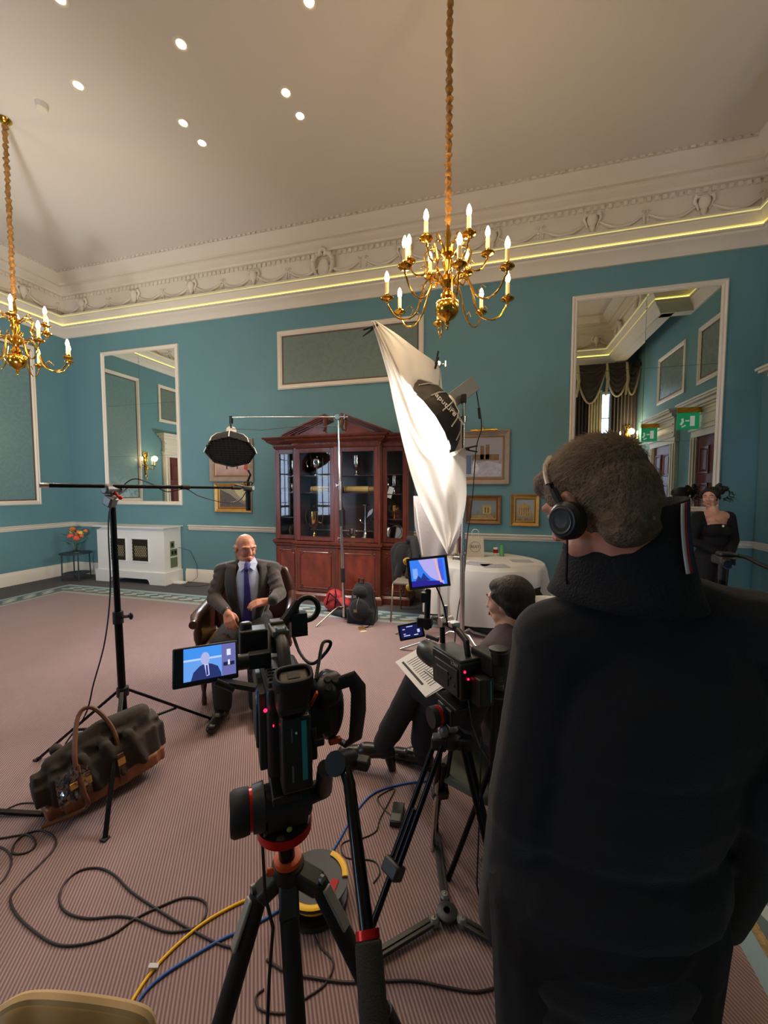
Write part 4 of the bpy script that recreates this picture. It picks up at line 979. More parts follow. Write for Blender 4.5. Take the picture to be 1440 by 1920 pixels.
cdir = (V((0, 0, EYE)) - hd); cdir = (cdir - ax * cdir.dot(ax)).normalized()
pc = hd + ax * .33 + cdir * .378; nn = (cdir * .9 - ax * .42).normalized()
text('aputure', .085, face_frame(pc + nn * .01, nn, -ax.cross(cdir) * 1.0 + ax * -.2), M_white, t)
pc = hd + ax * .30 + cdir * .335 - ax.cross(cdir) * .14
text('LIGHT DOME', .035, face_frame(pc + nn * .03, nn, -ax.cross(cdir)), M_white, t)
MB().tube(smooth([hd + q @ V((.0, .02, -.17)), hd + q @ V((.0, .02, -.24)), P(896, 752, 4.0), P(903, 800, 4.0), P(893, 840, 4.0), P(886, 930, 4.0), P(877, 1000, 4.0), P(870, 1080, 3.97), P(858, 1150, 3.95), F(850, 1235)+V((0,0,.01))]), .006, 6).build('power_cable', M_black, t)
MB().tube([P(898, 765, 4.0), P(900, 785, 4.0)], .014, 8).build('cable_coupler', M_black, t)
MB().cyl(t2 - V((0, 0, .02)), hd + q @ V((0, .0, -.03)), .02).box(t2 + V((0, 0, .03)), (.05, .06, .08)).build('yoke', M_black, t, bevel=.004)
light('dome_lamp_light', 'AREA', hd + ax * .48, 60, (1, .93, .84), .7, hd + ax * 2)

t = thing('sheet_stand', 'slim chrome stand with clamp holding the upper right corner of the white sheet', 'light stand', F(835, 1215))
sb = F(835, 1215); st_ = P(822, 690, 4.35)
sb = V((st_.x + .03, st_.y + .02, 0)); t.location = sb; INV[t.name] = Matrix.Translation(sb).inverted()
MB().cyl(sb + V((0, 0, .2)), lerp(sb, st_, .55), .017).cyl(lerp(sb, st_, .5), st_ + V((0, 0, .06)), .012).build('pole', M_brass if False else M_ch2, t)
for a in (R(200), R(80), R(-40)):
    d = V((math.cos(a), math.sin(a), 0)); MB().tube([sb + V((0, 0, .2)), sb + d * .12 + V((0, 0, .2)), sb + d * .5 + V((0, 0, .012))], .011, 8).build('leg', M_ch2, t)
mb = MB(); knuckle(mb, st_ + V((0, 0, .04)), .035); mb.build('grip_head', M_ch2, t)
cl2 = P(817, 686, 4.1); MB().cyl(st_ + V((0, 0, .04)), cl2, .008).build('arm', M_ch2, t)
def clamp(c, d, label=None, parent=None):
    c = V(c); d = V(d).normalized(); s = d.cross(V((0, 0, 1))).normalized()
    return MB().bar(c - d * .03, c + d * .12 + V((0, 0, .03)), .018, .014).bar(c - d * .03, c + d * .12 - V((0, 0, .03)), .018, .014).cyl(c + d * .03 - s * .015, c + d * .03 + s * .015, .014).build('clamp', M_black, parent, label, bevel=.003)
clamp(cl2, (.3, -.5, .9), None, t)
tA = thing('spring_clamp', 'black spring clamp gripping the highest corner of the white sheet', 'clamp', P(698, 618, 3.46)); clamp(P(703, 612, 3.46), (-.8, .1, -.3), None, tA)
tB = thing('spring_clamp', 'black spring clamp gripping the sheet at the lamp stand pole', 'clamp', P(880, 842, 3.9)); clamp(P(872, 842, 3.88), (1, 0, 0), None, tB)

def translucent(name, col, tr=.5, bump=.55, bs=9):
    m = mat(name, col, .9, bump=bump, bscale=bs); nt = m.node_tree; b = nt.nodes['Principled BSDF']; o = nt.nodes['Material Output']
    mx = nt.nodes.new('ShaderNodeMixShader'); t_ = nt.nodes.new('ShaderNodeBsdfTranslucent'); t_.inputs[0].default_value = (*lin(col), 1); mx.inputs[0].default_value = tr
    nt.links.new(b.outputs[0], mx.inputs[1]); nt.links.new(t_.outputs[0], mx.inputs[2]); nt.links.new(mx.outputs[0], o.inputs[0]); return m
M_sheet = translucent('white_silk_diffusion', (240, 234, 226), .5)
rows = [((696, 601, 3.44), (704, 602, 3.46)), ((706, 632, 3.42), (722, 636, 3.50)), ((717, 668, 3.38), (742, 676, 3.54)), ((728, 708, 3.36), (764, 722, 3.50)), ((737, 752, 3.32), (785, 766, 3.44)), ((748, 800, 3.32), (810, 812, 3.44)),
        ((758, 842, 3.33), (846, 855, 3.60)), ((771, 890, 3.36), (872, 840, 3.86)), ((786, 935, 3.42), (874, 890, 3.84)), ((801, 968, 3.48), (874, 938, 3.80)), ((818, 1002, 3.56), (864, 985, 3.76)), ((832, 1026, 3.64), (848, 1018, 3.72)), ((838, 1038, 3.68), (840, 1039, 3.70))]
def sheet(rows, fold, name, mm, parent, nu=16, sub=5):
    m_ = len(rows) - 1
    def fn(u, v):
        k = min(int(u * m_), m_ - 1); f = u * m_ - k
        def cr(i, c):
            g = lambda j: V(rows[max(0, min(m_, j))][i])
            p0, p1, p2, p3 = g(k - 1), g(k), g(k + 1), g(k + 2)
            return .5 * ((2 * p1) + (-p0 + p2) * f + (2 * p0 - 5 * p1 + 4 * p2 - p3) * f * f + (-p0 + 3 * p1 - 3 * p2 + p3) * f ** 3)
        a, b = cr(0, 0), cr(1, 0); p = a + (b - a) * v
        w = (b - a).length
        dep = p.z + fold(u, v)
        return P(p.x, p.y, dep)
    return MB().grid(fn, m_ * sub, nu).build(name, mm, parent, smooth=80)
ts = thing('diffusion_sheet', 'large white translucent sheet hung diagonally in front of the dome lamp', 'sheet', P(838, 1038, 3.69))
sheet(rows, lambda u, v: .05 * math.sin(v * 9 + u * 5) * math.sin(PI * v) + .03 * math.sin(v * 21 - u * 13) * math.sin(PI * v) + .035 * math.sin(u * 24 + v * 7) * math.sin(PI * v) * u, 'front_panel', M_sheet, ts, 28, 6)
rows2 = [((702, 600, 3.46), (704, 601, 3.46)), ((722, 636, 3.50), (742, 625, 3.65)), ((742, 676, 3.54), (782, 655, 3.9)), ((764, 722, 3.50), (822, 686, 4.3)), ((772, 742, 3.46), (829, 725, 4.45)), ((780, 758, 3.46), (836, 772, 4.5))]
sheet(rows2, lambda u, v: .02 * math.sin(v * 12 + u * 3) * math.sin(PI * v), 'rear_panel', M_sheet, ts, 12)
rows3 = [((775, 930, 4.2), (872, 930, 4.05)), ((778, 985, 4.2), (868, 975, 4.05)), ((786, 1020, 4.2), (858, 1012, 4.05)), ((790, 1046, 4.2), (845, 1042, 4.08))]
t3 = thing('reflector_cloth', 'second grey-white cloth with a stitched seam hanging below and behind the white sheet', 'sheet', P(800, 1046, 4.2))
sheet(rows3, lambda u, v: .03 * math.sin(v * 8), 'cloth', mat('grey_white_cloth', (176, 168, 168), .85, bump=.2, bscale=30), t3, 10)
MB().tube([P(779 + k * .55, 945 + k * 4, 4.18) for k in range(25)], .006, 5).build('seam', M_white, t3)

# ================================================================ TABLE WITH CLOTH
tc_ = V((-.10, 5.10, 0)); tr_ = .70
t = thing('round_table', 'round table hidden under a white tablecloth against the back wall', 'table', tc_)
MB().lathe([(0, .715), (tr_ - .01, .715), (tr_, .73), (tr_ - .01, .745), (0, .745)], tc_, 40).build('table_top', M_mahd, t)
for k in range(4):
    a = PI / 4 + k * PI / 2 - .25; c = tc_ + V((.5 * math.cos(a), .5 * math.sin(a), 0)); MB().bar(c, c + V((0, 0, .72)), .05, .05, (0, 1, 0)).build('leg', M_mahd, t, bevel=.004)
def tcloth(u, v):
    a = 2 * PI * u
    if v < .376: r = tr_ * v / .375; return tc_ + V((r * math.cos(a), r * math.sin(a), .750))
    k = (v - .375) / .625
    front = max(0, -math.sin(a + .35)); right = max(0, math.cos(a + .5)) ** 3
    drop = .60 - .32 * right * (1 + .3 * math.sin(6 * a)) + .05 * math.sin(4 * a + 1)
    r = tr_ + .012 + (.03 + .035 * math.sin(13 * a + 2 * math.sin(2 * a))) * k ** .8 + .02 * math.sin(k * PI)
    y = tc_.y + r * math.sin(a)
    if y > BY - .04: y = BY - .04
    return V((tc_.x + r * math.cos(a), y, .750 - drop * k - .004 * (k > 0)))
MB().grid(tcloth, 140, 16, cu=True).build('tablecloth', M_whitefab, None, 'white linen tablecloth draped over the round table against the back wall', cat='tablecloth', smooth=60)
TZ = .7515
M_bagp = mat('cream_paper_bag', (214, 200, 178), .7)
def paper_bag(lab, c, w, h, rz, txt):
    c = V(c); t = thing('paper_bag', lab, 'bag', c, rz)
    Mx = Matrix.Translation(c) @ Matrix.Rotation(rz, 4, 'Z')
    mb = MB(); d = .10
    vs = [(-w / 2, -d / 2, 0), (w / 2, -d / 2, 0), (w / 2, d / 2, 0), (-w / 2, d / 2, 0), (-w / 2 + .01, -.02, h), (w / 2 - .01, -.02, h), (w / 2 - .01, .02, h), (-w / 2 + .01, .02, h), (-w / 2 + .03, 0, h * .5), (w / 2 - .03, 0, h * .5)]
    mb.add(vs, [(0, 1, 5, 4), (2, 3, 7, 6), (0, 3, 2, 1), (0, 4, 8), (4, 7, 8), (7, 3, 8), (3, 0, 8), (1, 2, 9), (2, 6, 9), (6, 5, 9), (5, 1, 9)])
    mb.move(Mx).build('bag_body', M_bagp, t, smooth=0)
    for y in (-.022, .022): MB().tube([(-.045, y, h - .03), (-.045, y, h + .06), (-.02, y, h + .09), (.02, y, h + .09), (.045, y, h + .06), (.045, y, h - .03)], .006, 6, flat=.5).move(Mx).build('handle', M_white, t)
    ang = math.atan((d / 2 - .02) / h); Mf = Mx @ Matrix.Translation((0, -.036, h * .48)) @ Matrix.Rotation(PI / 2 - ang, 4, 'X')
    text(txt, .05, Mf @ Matrix.Translation((0, 0, .001)), M_ink, t)
    mb = MB(); n = 36
    for k in range(n):
        a0 = 2 * PI * k / n; a1 = 2 * PI * (k + 1) / n; r0, r1 = .066, .070
        mb.add([V((r0 * math.cos(a0), r0 * math.sin(a0), .001)), V((r1 * math.cos(a0), r1 * math.sin(a0), .001)), V((r1 * math.cos(a1), r1 * math.sin(a1), .001)), V((r0 * math.cos(a1), r0 * math.sin(a1), .001))], [(0, 1, 2, 3)])
    mb.move(Mf).build('printed_ring', M_ink, t, smooth=0)
paper_bag('white paper bag with a ringed printed word and looped handles, right of the lamp stand', (-.235, 5.42, TZ), .235, .27, R(4), 'RUST')
paper_bag('white paper bag with a ringed word, mostly hidden left of the lamp stand', (-.56, 5.28, TZ), .22, .25, R(-10), 'RUST')
t = thing('book', 'dark red book standing between the two paper bags', 'book', (-.42, 5.46, TZ)); MB().box2((-.45, 5.42, TZ), (-.39, 5.56, TZ + .25)).build('book_cover', mat('dark_red_cloth', (120, 34, 28), .6), t, bevel=.004); MB().box2((-.448, 5.424, TZ + .003), (-.392, 5.564, TZ + .247)).build('pages', M_paper, t)
def can(lab, c, m1, h=.115, bottle=False):
    c = V(c); t = thing('drinks_bottle' if bottle else 'drinks_can', lab, 'bottle' if bottle else 'can', c)
    pr = [(0, 0), (.025, 0), (.03, .008), (.03, h - .015), (.024, h), (0, h - .003)] if not bottle else [(0, 0), (.03, 0), (.032, .01), (.030, .06), (.032, .09), (.02, .125), (.013, .14), (.013, .155), (0, .155)]
    MB().lathe(pr, c, 18).build('body', m1, t)
    if bottle: MB().lathe([(0, .15), (.016, .15), (.016, .168), (0, .168)], c, 14).build('cap', mat('green_cap', (60, 150, 80), .5), t)
    else:
        MB().lathe([(.0305, .035), (.0305, .085)], c, 18).build('label_band', M_red, t, 'red band'); MB().lathe([(0, h + .0005), (.022, h + .0005)], c, 16).build('lid', M_chrome, t)
M_pgrey = mat('printed_grey_paper', (184, 182, 190), .7, var=.12, vscale=60)
can('small red and white drinks can on the white tablecloth', (.03, 5.55, TZ), M_white)
can('small green drinks bottle beside the red and white can', (.11, 5.53, TZ), mat('green_drink_plastic', (110, 176, 110), .3), bottle=True)
for lab, x, y, rz, w, h in (('white sheets of paper at the front of the tablecloth', .02, 4.66 + .12, .3, .30, .21), ('sheet of paper left of the front sheets on the tablecloth', -.18, 4.86, -.4, .30, .21), ('pinkish sheet of paper at the right side of the tablecloth', .34, 5.2, .2, .25, .18)):
    MB().box((x, y, TZ + .0018), (w, h, .0024), Euler((0, 0, rz))).build('paper_sheet', M_pgrey, None, lab, cat='paper', smooth=0, group='papers on the tablecloth')
t = thing('glass_bowl', 'clear glass bowl in front of the half-hidden paper bag', 'bowl', (-.44, 5.14, TZ)); MB().lathe([(0, .003), (.05, .0), (.09, .05), (.095, .06), (.09, .06), (.048, .006), (0, .006)], (-.44, 5.14, TZ), 20).build('bowl', M_glass, t)
M_boxd = mat('blue_black_matte', (20, 20, 24), .6)
t = thing('table_shade_block', 'black block standing in for the shade under the tablecloth table', 'case', (-.15, 5.15, 0)); MB().box2((-.55, 4.9, 0), (.3, 5.4, .22)).build('shade_block', M_boxd, t, bevel=.015); MB().box2((-.555, 4.895, .12), (.305, 5.405, .13)).build('shade_block_seam', M_black, t); MB().tube([(-.2, 4.9, .12), (-.2, 4.87, .12), (-.05, 4.87, .12), (-.05, 4.9, .12)], .008, 6).build('handle', M_black, t)  # added black block in place of the dark shade beneath the table
# white seat with round holes right of the interviewer
wc = P(1030, 1130, 3.0); wc.z = 0

t = thing('plastic_chair', 'white plastic chair with round holes, half hidden between the interviewer and the operator', 'chair', wc)
mb = MB().grid(lambda u, v: V((wc.x - .2 + .42 * u, wc.y + .2 + .04 * math.cos(u * PI * 2) * -1, .46 + .325 * v)), 8, 4)
ch = mb.build('backrest', M_cream, t, smooth=60); sm = ch.modifiers.new('solid', 'SOLIDIFY'); sm.thickness = .018
MB().box2((wc.x - .22, wc.y - .2, .42), (wc.x + .22, wc.y + .2, .445)).build('seat', M_cream, t, bevel=.012)
for k in range(3): MB().cyl((wc.x - .1 + .1 * k, wc.y + .15, .72), (wc.x - .1 + .1 * k, wc.y + .25, .72), .011).build('hole', M_black, t, 'dark round hole')
for sx in (-1, 1):
    for sy_ in (-1, 1): MB().cyl((wc.x + sx * .21, wc.y + sy_ * .2, 0), (wc.x + sx * .19, wc.y + sy_ * .18, .42), .012, .014).build('leg', M_chrome, t)

# ================================================================ FOLDING CHAIR WITH COATS, BAGS BY THE CABINET
M_legs = mat('bronze_chair_tube', (150, 132, 108), .35, .8)
fc = V((-1.0, 4.95, 0))
t = thing('stacking_chair', 'metal-framed chair with dark coats over its back, in front of the cabinet right section', 'chair', fc)
for s in (-1, 1):
    x = fc.x + s * .21
    MB().tube([(x, fc.y - .27, .0), (x, fc.y - .16, .44), (x, fc.y - .14, .46), (x, fc.y + .18, .45)], .011, 8).build('leg', M_legs, t)
    MB().tube([(x, fc.y + .30, 0), (x, fc.y + .20, .44), (x, fc.y + .22, .50), (x, fc.y + .28, .88), (x - s * .05, fc.y + .285, .9)], .011, 8).build('leg', M_legs, t)
MB().box2((fc.x - .21, fc.y - .18, .45), (fc.x + .21, fc.y + .2, .49)).build('seat', mat('taupe_seat_fabric', (120, 112, 98), .9), t, bevel=.015)
MB().box((fc.x, fc.y + .27, .74), (.40, .03, .3), Euler((-.14, 0, 0))).build('backrest', M_boxd, t, bevel=.01)
M_coat = mat('black_coat_cloth', (19, 18, 20), .9, bump=.5, bscale=12, sheen=.1); M_coat2 = mat('dark_grey_coat_cloth', (46, 46, 48), .9, bump=.4, bscale=12)
def blob(name, mb, voxel, m, parent, label=None, iters=6, kind=None):
    me = mb.mesh('tmp', 0, INV.get(parent.name) if parent else None); o = bpy.data.objects.new(name, me); C.objects.link(o)
    md = o.modifiers.new('r', 'REMESH'); md.mode = 'VOXEL'; md.voxel_size = voxel
    if iters: md = o.modifiers.new('s', 'SMOOTH'); md.factor = .5; md.iterations = iters
    dg = bpy.context.evaluated_depsgraph_get(); me2 = bpy.data.meshes.new_from_object(o.evaluated_get(dg)); o.modifiers.clear(); o.data = me2; bpy.data.meshes.remove(me)
    me2.shade_smooth(); me2.materials.clear(); me2.materials.append(m); me2.name = name
    if parent: o.parent = parent; INV[o.name] = INV.get(parent.name)
    tag(o, label, kind=kind)
    return o
cb = fc + V((-.05, .20, 0))
mb = MB().cap(cb + V((-.19, .05, .86)), .075, cb + V((.17, .05, .90)), .085).ell(cb + V((-.12, -.02, .72)), (.12, .10, .2)).ell(cb + V((.08, -.03, .74)), (.14, .11, .18)).cap(cb + V((-.22, .02, .82)), .07, cb + V((-.20, -.02, .42)), .055).cap(cb + V((.2, .02, .84)), .06, cb + V((.24, .0, .52)), .05)
mb.cap(cb + V((-.1, -.07, .8)), .04, cb + V((-.16, -.1, .5)), .05).cap(cb + V((.03, -.1, .8)), .03, cb + V((.0, -.13, .52)), .06)
o = blob('coat', mb, .012, M_coat, None, iters=5); tag(o, 'black coat hung over the back of the metal-framed chair', 'coat')
mb = MB().cap(cb + V((-.02, -.02, .99)), .05, cb + V((.16, -.02, .96)), .055).cap(cb + V((.05, -.10, .95)), .05, cb + V((.10, -.16, .7)), .045).cap(cb + V((.15, -.08, .94)), .05, cb + V((.2, -.13, .74)), .04)
o = blob('scarf', mb, .010, M_coat2, None, iters=5); tag(o, 'dark grey scarf lying over the black coat on the chair', 'scarf')
bk = V((-1.56, 4.60, 0))
t = thing('backpack', 'black backpack standing on the carpet edge in front of the cabinet', 'backpack', bk)
mb = MB().cap(bk + V((-.05, 0, .13)), .125, bk + V((-.02, .03, .40)), .10).cap(bk + V((.07, 0, .13)), .125, bk + V((.04, .03, .40)), .10).box(bk + V((.01, .0, .1)), (.34, .24, .18)).ell(bk + V((.01, -.12, .19)), (.13, .07, .14)).ell(bk + V((0, -.08, .40)), (.10, .06, .07))
blob('pack_body', mb, .012, M_coat, t)
MB().tube([bk + V((-.03, -.02, .50)), bk + V((-.03, -.02, .55)), bk + V((.03, -.02, .55)), bk + V((.03, -.02, .50))], .010, 6).build('handle', M_black, t)
MB().tube([bk + V((.15, -.02, .42)), bk + V((.21, -.06, .25)), bk + V((.20, -.12, .05)), bk + V((.13, -.2, .012)), bk + V((.05, -.22, .012))], .012, 6, flat=.4).build('strap', M_black, t)
MB().box(bk + V((-.03, -.172, .36)), (.035, .02, .025)).build('patch', M_grey, t, 'pale grey patch'); MB().box(bk + V((-.01, -.205, .2)), (.04, .02, .03)).build('patch', M_legs, t, 'brown leather patch')
MB().tube([bk + V((.0, -.21, .19)), bk + V((.01, -.22, .28)), bk + V((.02, -.17, .36))], .004, 5).build('zip_cord', M_grey, t)
MB().box(bk + V((.08, -.25, .02)), (.07, .04, .02), Euler((0, 0, .6))).tube([bk + V((.02, -.28, .006)), bk + V((.1, -.34, .006)), bk + V((.16, -.3, .006)), bk + V((.12, -.24, .01))], .004, 5).build('brass_buckle', M_gold, t, 'brass buckle and loose strap')
rb = V((-2.02, 4.90, 0))
t = thing('red_bag', 'slumped red bag with black straps beside the black backpack', 'bag', rb)
blob('bag_body', MB().ell(rb + V((0, 0, .12)), (.19, .12, .12)).ell(rb + V((-.02, 0, .2)), (.13, .09, .11)).ell(rb + V((.1, 0, .1)), (.13, .11, .10)), .012, mat('red_nylon', (170, 34, 44), .6, bump=.5, bscale=14), t)
MB().tube([rb + V((-.1, -.11, .12)), rb + V((-.05, -.12, .28)), rb + V((.06, -.12, .2)), rb + V((.15, -.1, .05))], .016, 6, flat=.4).tube([rb + V((.02, -.12, .06)), rb + V((.04, -.11, .24)), rb + V((.0, -.04, .31))], .014, 6, flat=.4).build('strap', M_black, t)
t = thing('dark_jacket', 'dark jacket heaped on the floor between the red bag and the backpack', 'jacket', (-1.85, 4.78, 0))
blob('jacket_cloth', MB().ell((-1.88, 4.80, .03), (.2, .12, .04)).ell((-1.8, 4.74, .04), (.14, .1, .05)).cap((-2.0, 4.8, .03), .04, (-1.8, 4.85, .05), .05), .012, M_coat, t)

# ================================================================ BOOM MICROPHONE STAND AND DUFFEL BAG
pf = [F(397, 1350), F(70, 1427), F(197, 1577)]; pc = V((-2.10, 1.79, 0)); ptop = V((-2.135, 1.80, 1.63))
t = thing('microphone_stand', 'tall black tripod stand at the left with a long horizontal boom pole', 'microphone stand', pc)
MB().cyl(pc + V((0, 0, .25)), lerp(pc, ptop, .56), .021).build('pole', M_blackmetal, t); MB().cyl(lerp(pc, ptop, .54), ptop, .0165).build('pole', M_blackmetal, t)
c = lerp(pc, ptop, .55); MB().cyl(c - V((0, 0, .035)), c + V((0, 0, .035)), .028).cyl(c, c + V((.07, .01, .01)), .009).ell(c + V((.085, .01, .012)), (.012, .012, .022)).build('collar', M_black, t)
hub = pc + V((0, 0, .46)); MB().cyl(hub - V((0, 0, .03)), hub + V((0, 0, .02)), .032).build('leg_hub', M_black, t)
MB().cyl(pc + V((0, 0, .22)), pc + V((0, 0, .25)), .028).build('lower_hub', M_black, t)
for i, f in enumerate(pf):
    kn = lerp(hub, f, .5); d = (f - hub).normalized()
    L_ = MB().bar(hub + V((d.x, d.y, 0)) * .03, f + V((0, 0, .008)), .022, .016).build('leg', M_blackmetal, t, bevel=.003)
    MB().bar(pc + V((0, 0, .235)), lerp(hub, f, .55), .014, .010).build('brace', M_blackmetal, t)
    MB().box(f + V((0, 0, .008)), (.03, .03, .016)).build('foot', M_rubber, t)
MB().cyl(lerp(hub, pf[2], .18), lerp(hub, pf[2], .2), .014).build('tape_band', M_blue, t, 'blue tape band')
ba, bb = P(80, 910, 2.05), P(462, 915, 2.95)
MB().box(ptop + V((0, 0, .0)), (.05, .05, .09)).cyl(ptop + V((0, -.05, .02)), ptop + V((0, .05, .02)), .03).box(ptop + V((.01, -.02, -.05)), (.06, .05, .06), Euler((0, .5, 0))).build('boom_cradle', M_grey, t, bevel=.008)
MB().cyl(ptop + V((.02, 0, 0)), ptop + V((.08, -.02, -.03)), .008).ell(ptop + V((.085, -.02, -.03)), .012).build('knob', M_red, t)
tb_ = thing('boom_pole', 'long dark boom pole lying across the cradle of the tall tripod stand', 'boom pole', lerp(ba, bb, .34))
MB().cyl(ba, lerp(ba, bb, .62), .0115).build('pole_section', M_blackmetal, tb_); MB().cyl(lerp(ba, bb, .6), lerp(ba, bb, .93), .0085).build('pole_section', M_blackmetal, tb_)
MB().cyl(lerp(ba, bb, -.01), lerp(ba, bb, .02), .0125).build('end_cap', M_silver, tb_, 'pale end cap'); MB().cyl(lerp(ba, bb, .60), lerp(ba, bb, .64), .015).cyl(lerp(ba, bb, .90), lerp(ba, bb, .96), .013).build('lock_ring', M_black, tb_)
cablepts = [lerp(ba, bb, k / 30) + V((0, 0, .013 * math.cos(k * 1.3))) + V((0, -.012, 0)) for k in range(9, 14)]
MB().tube(smooth([lerp(ba, bb, .30) + V((0, 0, -.01)), lerp(ba, bb, .36) + V((0, 0, .045)), lerp(ba, bb, .44) + V((0, 0, .02)), lerp(ba, bb, .52) + V((0, 0, -.03)), lerp(ba, bb, .62) + V((0, 0, -.012)), lerp(ba, bb, .7) + V((0, 0, -.06)), lerp(ba, bb, .85) + V((0, 0, -.105)), lerp(ba, bb, .95) + V((0, 0, -.09)), bb + V((0, 0, -.02))]), .0035, 6).build('microphone_cable', M_black, tb_)
MB().tube(smooth([lerp(ba, bb, .33) + V((0, 0, -.01)), P(205, 960, 2.2), P(207, 1100, 2.2), P(197, 1200, 2.15), P(176, 1280, 2.1), P(160, 1340, 2.1), P(120, 1400, 2.08), P(112, 1440, 2.08)]), .004, 6).build('microphone_cable', M_black, tb_)
t = thing('microphone', 'short black microphone hanging from the boom in front of the small pictures', 'microphone', bb)
mt_, mb_ = P(466, 912, 2.98), P(467, 957, 3.0)
MB().cyl(mt_ + V((0, 0, -.0)), mb_, .023).cyl(mt_ + V((0, 0, .05)), mt_, .012).build('foam_windshield', M_rubber, t)
MB().cyl(bb - V((.02, 0, 0)), bb + V((.06, .0, 0)), .016).cyl(P(440, 910, 2.93), P(456, 914, 2.95), .015).build('shock_mount', M_grey, t)
mb = MB()
for k in range(4): a = k * PI / 2 + .4; mb.tube([mt_ + V((.035 * math.cos(a), .035 * math.sin(a), .03)), mt_ + V((.012 * math.cos(a + .6), .012 * math.sin(a + .6), 0)), mt_ + V((.035 * math.cos(a), .035 * math.sin(a), -.03))], .003, 5)
mb.tube([mt_ + V((.036 * math.cos(a), .036 * math.sin(a), .03)) for a in [2 * PI * k / 12 for k in range(12)]], .004, 5, True).tube([mt_ + V((.036 * math.cos(a), .036 * math.sin(a), -.03)) for a in [2 * PI * k / 12 for k in range(12)]], .004, 5, True)
mb.tube([mt_ + V((.0, 0, .05)), mt_ + V((.02, 0, .09)), mt_ + V((0, 0, .12))], .008, 6).build('suspension', M_black, t)
# duffel bag hung on the stand legs as a weight
M_canv = mat('dark_olive_canvas', (52, 42, 34), .85, bump=.5, bscale=14); M_leat = mat('tan_leather', (140, 82, 50), .5, var=.15); M_leatd = mat('dark_tan_leather', (104, 62, 36), .5, var=.2)
def bp2(x, y, h): return P(x, y, h)
A = P(118, 1455, 2.02) ; Bv = P(262, 1378, 2.30)
t = thing('duffel_bag', 'dark canvas duffel bag with tan leather straps, slung on the microphone stand legs', 'bag', V((A.x, A.y, .0)) )
ax_ = (Bv - A).normalized(); sd = ax_.cross(V((0, 0, 1))).normalized(); up_ = sd.cross(ax_)
Qb = Matrix((ax_, sd, up_)).transposed(); mb = MB()
random.seed(5)
for k, w, h in ((-.12, .13, .13), (.06, .20, .20), (.26, .235, .23), (.48, .24, .235), (.70, .235, .23), (.92, .22, .22), (1.06, .17, .19)):
    c = lerp(A, Bv, k)
    mb.box(c - up_ * .02, (.16, w, h * .75), Qb @ Euler((random.uniform(-.1, .1), 0, random.uniform(-.12, .12))).to_matrix())
    mb.box(c + up_ * (h * .33), (.15, w * .55, h * .4), Qb @ Euler((random.uniform(-.2, .2), random.uniform(-.1, .1), 0)).to_matrix())
for k in range(7):
    c = lerp(A, Bv, .02 + .15 * k); s_ = 1 if k % 2 else -1
    mb.cap(c + sd * .10 * s_ + up_ * .10, .03, c + sd * .125 * s_ - up_ * .08 + ax_ * .05, .022)
mb.cap(lerp(A, Bv, -.1) + up_ * .09, .04, lerp(A, Bv, .5) + up_ * .15, .045).cap(lerp(A, Bv, .5) + up_ * .15, .045, lerp(A, Bv, 1.05) + up_ * .13, .05)
blob('canvas_body', mb, .010, M_canv, t, iters=4)
mb = MB(); Q = Matrix((ax_, sd, up_)).transposed()
for k, w in ((-.06, .16), (.12, .23), (.3, .25), (.5, .255), (.7, .25), (.88, .25), (1.02, .22)): mb.box(lerp(A, Bv, k) - up_ * .115, (.15, w, .075), Q)
blob('leather_base', mb, .011, M_leat, t, iters=5)
for k, s in ((.18, -1), (.60, -1)):
    c = lerp(A, Bv, k); cam_side = -sd if (-sd).dot(V((0, 0, EYE)) - A) > 0 else sd
    MB().bar(c + cam_side * .135 - up_ * .13, c + cam_side * .140 + up_ * .04, .03, .008, cam_side).build('strap', M_leatd, t)
    MB().box(c + cam_side * .146 + up_ * .0, (.035, .008, .035), Q).build('buckle', M_gold, t, 'brass buckle')
c0, c1 = lerp(A, Bv, .10), lerp(A, Bv, .62)
MB().tube(smooth([c0 + cam_side * .13 - up_ * .1, c0 + cam_side * .16, c0 + cam_side * .12 + up_ * .13, lerp(c0, c1, .35) + up_ * .27, lerp(c0, c1, .7) + up_ * .28, c1 + cam_side * .05 + up_ * .15, c1 + cam_side * .13]), .011, 8).build('handle', M_leatd, t)
MB().tube(smooth([c0 + cam_side * .14 + up_ * .1, c0 + cam_side * .18 - up_ * .02, c0 + cam_side * .15 - up_ * .13, c0 - ax_ * .16 + cam_side * .1 - up_ * .13]), .010, 8).build('handle', M_leatd, t)
t = thing('plastic_pouch', 'crumpled clear plastic pouch on the near end of the duffel bag', 'pouch', lerp(A, Bv, .05) + cam_side * .15)
random.seed(11); pc_ = lerp(A, Bv, .02) + cam_side * .15 + up_ * .02
MB().grid(lambda u, v: pc_ + ax_ * (.13 * (u - .5)) + up_ * (.17 * (v - .5)) + cam_side * (.012 * noise.noise(V((u * 7, v * 7, 3))) * 3 + .01), 12, 12).build('pouch_film', thin_glass('crinkled_plastic', 4.0), t, smooth=0)
MB().box(pc_ + cam_side * .012, (.03, .006, .03), Q).build('gold_contents', M_gold, t, 'gold glint inside')
